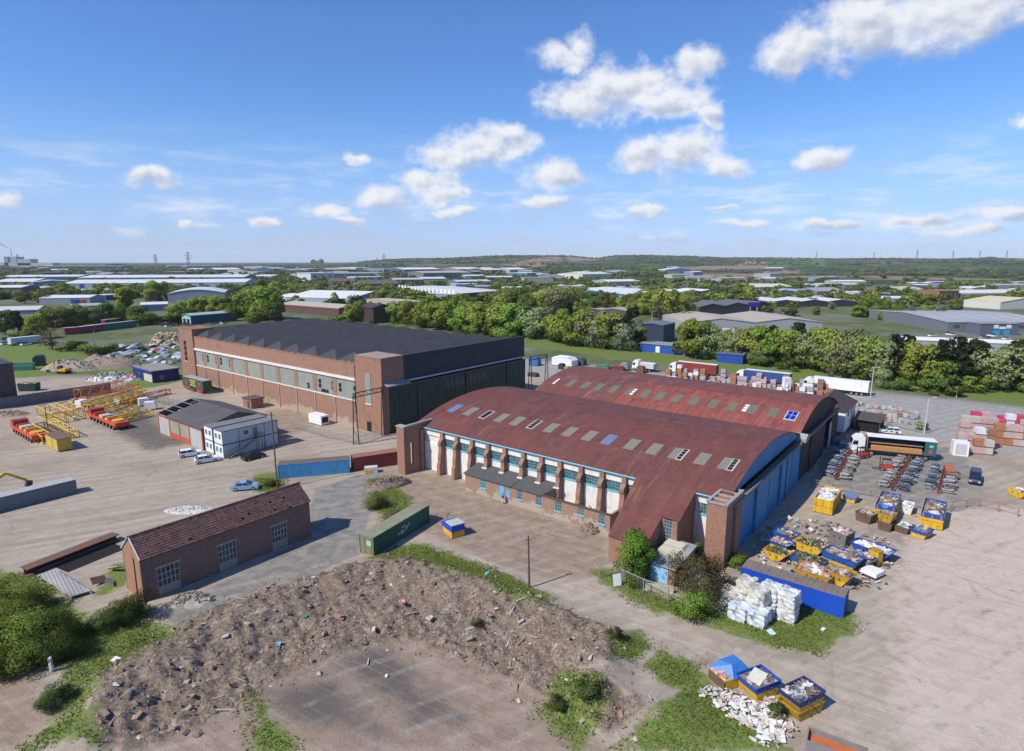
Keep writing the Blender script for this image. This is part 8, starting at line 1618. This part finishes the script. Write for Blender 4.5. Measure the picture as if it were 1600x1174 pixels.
RUBG = litter_mat([(.25,.22,.19),(.34,.30,.26),(.20,.17,.14),(.29,.25,.21),(.40,.36,.32)], 1.2); RUBB = litter_mat([(.23,.17,.13),(.28,.21,.17),(.20,.15,.12),(.26,.20,.15)], 1.2)
mound('rubble_heap', 'grey-brown rubble heap behind the small yellow digger', 'heap', 112, 577, 10, 5, 3.4, RUBG, 1); mound('rubble_heap', 'smooth brown earth heap right of the rubble behind the digger', 'heap', 168, 573, 13, 6, 4.2, RUBB, 2, 60); mound('waste_heap', 'heap of teal and white waste by the blue office', 'heap', 178, 594, 9, 3.2, 2.2, litter_mat([(.16,.30,.30),(.5,.5,.48),(.25,.3,.33),(.35,.12,.1),(.6,.6,.6),(.2,.16,.14)], 1.2), 3, 200, 1.0)
mound('timber_heap', 'tan heap of waste timber beside the brick hangar tower', 'heap', 262, 540, 9, 4, 5, litter_mat([(.45,.36,.24),(.36,.27,.18),(.50,.42,.30),(.28,.2,.14)], .9), 4, 240, 2.2); mound('gravel_heap', 'low pale gravel spread on the yard behind the brick shed', 'heap', 298, 797, 4.2, 1.8, .45, litter_mat([(.50,.47,.44),(.58,.55,.52),(.44,.41,.38)], 3), 5, 60, .3); mound('brick_heap', 'spill of broken bricks below the collapsed lean-to roof', 'heap', 925, 826, 3.2, 1.6, .9, RUBB, 6, 120, .4, HROT)
mound('earth_heap', 'tangled earth heap at the foot of the slotted tower', 'heap', 608, 760, 4.2, 1.6, 1.6, RUBB, 7, 120, .5, R(35)); mound('scrap_heap', 'heap of cables and twigs at the far left yard edge', 'heap', 12, 648, 5, 3, .8, RUBB, 8, 80, .5); mound('rubble_heap', 'rubble heap between the dark bush and the berm', 'heap', 300, 940, 2.6, 1.6, .8, RUBG, 9, 120, .4); mound('debris_heap', 'strewn debris at the brick hangar wall by the mesh fence', 'heap', 478, 640, 7, 2.2, 1.1, RUBG, 10, 120, .5, HROT + R(90))
# ditch side of the brick shed
A_, rz, L = frame((44, 902), (188, 845)); c = thing('steel_beam', 'long rusty steel beam lying along the yard edge left of the brick shed', 'beam', A_ + Vector((0, 0, 0)), rz)
RB = M((.15, .085, .06), .85, .3, 1.2, .5, (.28, .12, .05)); MB().mat(RB).box(0, L, 0, 1.7, .85, .95).build('top_flange', c); MB().mat(RB).box(0, L, .8, .92, .1, .85).build('web', c); MB().mat(RB).box(0, L, 0, 1.7, 0, .1).build('bottom_flange', c)
c = thing('trench_wall', 'dark concrete trench wall under the rusty beam', 'wall', A_ + Vector((.3, -.9, 0)), rz); MB().mat(M((.014, .013, .014), .95)).box(3.5, L - .3, -2.4, .8, 0.004, .05).build('trench_shade_sheet', c); MB().mat(M((.05, .045, .04), .95)).box(1.5, L, .42, .7, 0, .5).build('wall', c)  # no pit dug: near-black sheet and wall carry the trench's shade as colour
c = thing('sheet_roof', 'grey weathered sheet roof of a sunken shed left of the brick shed', 'roof', g(111, 938)); A_ = g(111, 938); P4 = [g(x, y) - A_ for x, y in [(111, 938), (143, 928), (88, 894), (60, 903)]]
b = MB().mat(corr_mat((.38, .37, .36), (.30, .29, .28), 'xy', .5, .3, .5, (.2, .19, .18), .9)); b.add([(p.x, p.y, .42) for p in P4] + [(p.x, p.y, .32) for p in P4], [(0, 1, 2, 3), (7, 6, 5, 4), (0, 4, 5, 1), (1, 5, 6, 2), (2, 6, 7, 3), (3, 7, 4, 0)]); b.build('sheet', c); b = MB().mat(CONC)
for p in P4: b.box(p.x - .1, p.x + .1, p.y - .1, p.y + .1, 0, .32)
b.build('posts', c)
for i, (px, py, lab) in enumerate([(155, 912, 'rusty bent panel in the ditch by the brick shed'), (172, 914, 'grey bent panel leaning in the ditch by the brick shed'), (180, 893, 'pale blue-grey sheet against the brick shed gable')]):
    o = MB().mat([RB, M((.3, .31, .33), .6), M((.45, .48, .5), .6)][i]).at(0, 0, .5, 1 + i, .6, .2).box(-.8, .8, -.5, .5, -.03, .03).at().build('scrap_sheet'); o.location = g(px, py); tag(o, lab, 'panel')
o = MB().mat(M((.62, .10, .04), .5)).prism([(-.7, 0), (.9, 0), (-.5, 1.7)], -.04, .04).box(-.75, .95, -.3, .3, 0, .08).build('orange_barrier'); o.location = UVP(79.3, 33.2); o.rotation_euler[2] = HROT; tag(o, 'orange triangular board standing behind the brick shed roof', 'board')
o = MB().mat(WHITE).box(-.12, .12, -.12, .12, 0, 1.6).build('concrete_post'); p = g(81, 1050); o.location = (p.x, p.y, ground_z(p.x, p.y) - .1); tag(o, 'pale upright post among the weeds at the lower left', 'post')
o = MB().mat(WHITEC).at(0, 0, .8, .3, -.25).box(-.5, .5, -.03, .03, -.7, .7).at().tube((0, .1, 0), (0, .2, 1.2), .04, 4).build('notice_board'); o.location = g(964, 916); tag(o, 'white notice leaning on the chain-link fence', 'notice')
o = MB().mat(M((.45, .43, .30), .9)).box(-1.6, 1.6, -.08, .08, 0, .9).box(-1.5, -1.3, -.3, .3, 0, .1).box(1.3, 1.5, -.3, .3, 0, .1).build('trough'); o.location = g(1030, 925); o.rotation_euler[2] = -.25; tag(o, 'yellowish low board in the grass before the pale blue door', 'board')
for i, (px, py) in enumerate([(634, 790), (682, 815), (701, 816)]):
    b = MB().mat(RB); pts_ = [(0, 0, 0), (-.25, 0, .6), (-.2, 0, 1.1), (.1, .05, 1.5)] if i % 2 == 0 else [(0, 0, 0), (.1, 0, .5), (-.1, 0, .9), (.2, 0, 1.3)]
    for a_, c_ in zip(pts_[:-1], pts_[1:]): b.tube(a_, c_, .05, 5)
    o = b.build('bent_pipe'); o.location = g(px, py); tag(o, ['bent rusty pipe standing behind the green container', 'bent rusty pipe left of the lone skip', 'bent rusty pipe behind the lone skip'][i], 'pipe')
for i, (px, py, s, col, lab) in enumerate([(531, 966, .9, (.36,.20,.16), 'pink-brown slab on the crest of the rubble berm'), (672, 967, .8, (.55,.48,.36), 'cream slab lying on the rubble berm'), (628, 942, .8, (.55,.25,.28), 'pink bent sheet on the rubble berm'), (477, 965, .5, (.05,.25,.18), 'green rag on the rubble berm'), (760, 898, .7, (.20,.50,.52), 'turquoise sheet on the grass strip'), (1205, 990, .8, (.45,.62,.75), 'pale blue loop of plastic on the grass before the bales'), (182, 1033, .8, (.7,.7,.7), 'white bag among the weeds at the lower left'), (310, 1067, .4, (.1,.14,.5), 'blue scrap on the lower berm slope'), (435, 1008, .7, (.2,.35,.5), 'blue-grey rag at the foot of the berm crest'), (800, 1046, .8, (.03,.03,.03), 'black pipe mouth in the right slope of the berm'), (1286, 985, .5, (.7,.7,.68), 'white scrap on the grass before the blue container'), (604, 1058, .3, (.8,.8,.78), 'white ball-like lump in the hollow of the berm')]):
    p = g(px, py); z_ = ground_z(p.x, p.y); p = g(px, py, z_); b = MB().mat(M(col, .8, .15, 3)); b.at(0, 0, .12, i, .25, .15).box(-s/2, s/2, -s*.35, s*.35, -.06, .06).at(s*.2, 0, .2, i + 1, -.5, .3).box(-s*.3, s*.3, -s*.2, s*.2, -.03, .03); o = b.build('litter_piece'); o.location = (p.x, p.y, z_); tag(o, lab, 'litter')
# plasterboard and timber strewn round the foreground skips
b = MB().mat(litter_mat([(.62,.58,.54),(.70,.68,.65),(.52,.45,.38),(.72,.71,.70),(.40,.32,.26),(.66,.62,.56)], 1.4)); q = random.Random(88); PL = px_poly([(1100,1082),(1130,1078),(1175,1105),(1215,1098),(1222,1130),(1240,1140),(1200,1165),(1150,1120),(1118,1100)])
k = 0
while k < 420:
    p = g(q.uniform(1095, 1245), q.uniform(1075, 1168))
    if float(poly_sd(np.array(p.x), np.array(p.y), PL)) < q.uniform(-.8, .3): continue
    s = q.uniform(.15, .75); b.at(p.x, p.y, q.uniform(.03, .35), q.uniform(0, 6.3), q.uniform(-.5, .5), q.uniform(-.4, .4)).box(-s/2, s/2, -s*q.uniform(.1, .4), s*.2, -.02, .02); k += 1
b.at(); tag(b.build('strewn_boards', kind='stuff'), 'pale boards and plaster strewn round the foreground skips', 'debris')
# stones of the berm, and loose stones on the tracks
bs = MB(); STM = [M((.28,.22,.17), .95, .25, 4), M((.20,.155,.118), .95, .25, 4), M((.46,.41,.36), .95, .2, 4), M((.31,.18,.13), .95, .2, 4), TIMBER]
for m_ in STM: bs.mat(m_)
q = random.Random(4); Zr = [px_poly(p) for p in Z_RUB]; sx, sy = [], []
X = np.random.RandomState(3).uniform(-46, 24, 70000); Y = np.random.RandomState(4).uniform(42, 82, 70000)
sdm = np.max([poly_sd(X, Y, p) for p in Zr], 0); keep = sdm > np.random.RandomState(5).uniform(-2.5, .6, len(X)); X, Y = X[keep][:8500], Y[keep][:8500]; ZZ = height(X, Y)
OCT = [(1,0,0),(0,1,0),(-1,0,0),(0,-1,0),(0,0,1),(0,0,-.6)]; OF = [(0,1,4),(1,2,4),(2,3,4),(3,0,4),(1,0,5),(2,1,5),(3,2,5),(0,3,5)]
for x, y, z in zip(X, Y, ZZ):
    s = min(.34, .032 * math.exp(abs(q.gauss(0, .8)))); a = q.uniform(0, 6.3); ca, sa = math.cos(a), math.sin(a); o_ = len(bs.v); kx, ky, kz = s*q.uniform(.7, 1.5), s*q.uniform(.6, 1.2), s*q.uniform(.5, 1.0)
    for v in OCT: vx, vy = v[0]*kx + q.uniform(-.2, .2)*s, v[1]*ky + q.uniform(-.2, .2)*s; bs.v.append((x + vx*ca - vy*sa, y + vx*sa + vy*ca, z + v[2]*kz + s*.25))
    bs.f += [tuple(i + o_ for i in f_) for f_ in OF]; bs.mi += [q.choice([0, 0, 0, 0, 1, 1, 1, 1, 1, 2, 3])]*8
for k in range(150):                                   # slabs, broken blocks, planks and bent bars among the soil
    i = q.randrange(len(X)); bs.mat(STM[q.choice([0, 2, 2, 3, 4])]); s = q.uniform(.25, .75); bs.at(X[i], Y[i], ZZ[i] + .1, q.uniform(0, 6.3), q.uniform(-.5, .5), q.uniform(-.5, .5))
    if k % 3: bs.box(-s/2, s/2, -s*.3, s*.3, -s*.1, s*.1)
    else: bs.box(-s*1.3, s*1.3, -.06, .06, -.03, .03)
bs.at()
tag(bs.build('rubble_stones', kind='stuff'), 'loose stones and clods over the rubble berm', 'rubble')
# grass and weeds: short tufts over the green patches near the camera
m, t = base_mat('grass_blades'); p0 = t.n('ShaderNodeNewGeometry').outputs; nn = t.noise(p0['Position'], .5, 4, .6)
col = t.mix(t.ramp(t.math('ADD', t.math('MULTIPLY', nn, .7), t.math('MULTIPLY', p0['Random Per Island'], .3)), .3, .7), (.12, .18, .034), (.26, .28, .09)); up = t.vm('NORMALIZE', t.vm('ADD', p0['Normal'], (0, 0, 2.2))); a_ = t.n('ShaderNodeBsdfDiffuse', {'Color': col, 'Normal': up}); b_ = t.n('ShaderNodeBsdfTranslucent', {'Color': col}); t.n('ShaderNodeOutputMaterial', {'Surface': t.n('ShaderNodeMixShader', {0: .3, 1: a_.outputs[0], 2: b_.outputs[0]}).outputs[0]})
Zg = [px_poly(p) for p in Z_GRASS[:11]]; rs = np.random.RandomState(11); X = rs.uniform(-62, 45, 260000); Y = rs.uniform(40, 102, 260000); sdm = np.max([poly_sd(X, Y, p) for p in Zg], 0); nz = fbm(X*.3, Y*.3, 3, 61)
keep = sdm + (nz - .5)*4.5 > rs.uniform(-.6, 1.2, len(X)); X, Y = X[keep][:60000], Y[keep][:60000]; n = len(X); ZZ = height(X, Y); V3 = np.zeros((n*2, 3, 3)); hgt = rs.uniform(.06, .22, n) * (0.6 + 1.1*fbm(X*.4, Y*.4, 2, 71))
for k in range(2):
    a = rs.uniform(0, 3.14, n); w = rs.uniform(.03, .08, n); lx, ly = rs.uniform(-.15, .15, n), rs.uniform(-.15, .15, n)
    V3[k::2, 0] = np.stack([X - w*np.cos(a), Y - w*np.sin(a), ZZ - .03], -1); V3[k::2, 1] = np.stack([X + w*np.cos(a), Y + w*np.sin(a), ZZ - .03], -1); V3[k::2, 2] = np.stack([X + lx, Y + ly, ZZ + hgt], -1)
me = bpy.data.meshes.new('grass'); nf = n*2; me.vertices.add(nf*3); me.vertices.foreach_set('co', V3.astype(np.float32).ravel()); me.loops.add(nf*3); me.loops.foreach_set('vertex_index', np.arange(nf*3, dtype=np.int32)); me.polygons.add(nf); me.polygons.foreach_set('loop_start', (np.arange(nf)*3).astype(np.int32)); me.update(calc_edges=True); me.materials.append(m)
tag(obj('grass', me, kind='stuff'), 'rough grass and weeds on the banks between the tracks', 'grass')
# ------------------------------------------------------------------ air
hz = MB().box(-14000, 14000, -13800, 14000, -3.0, 260); m = bpy.data.materials.new('haze'); m.use_nodes = True; t = NT(m.node_tree)
v_ = t.n('ShaderNodeVolumePrincipled', {'Color': (.90, .95, 1, 1), 'Density': .00004, 'Anisotropy': 0.0}); t.n('ShaderNodeOutputMaterial', {'Volume': v_.outputs[0]}); hz.mat(m)
o = hz.build('haze', kind='stuff'); tag(o, 'thin blue-white haze lying over the far country', 'haze')
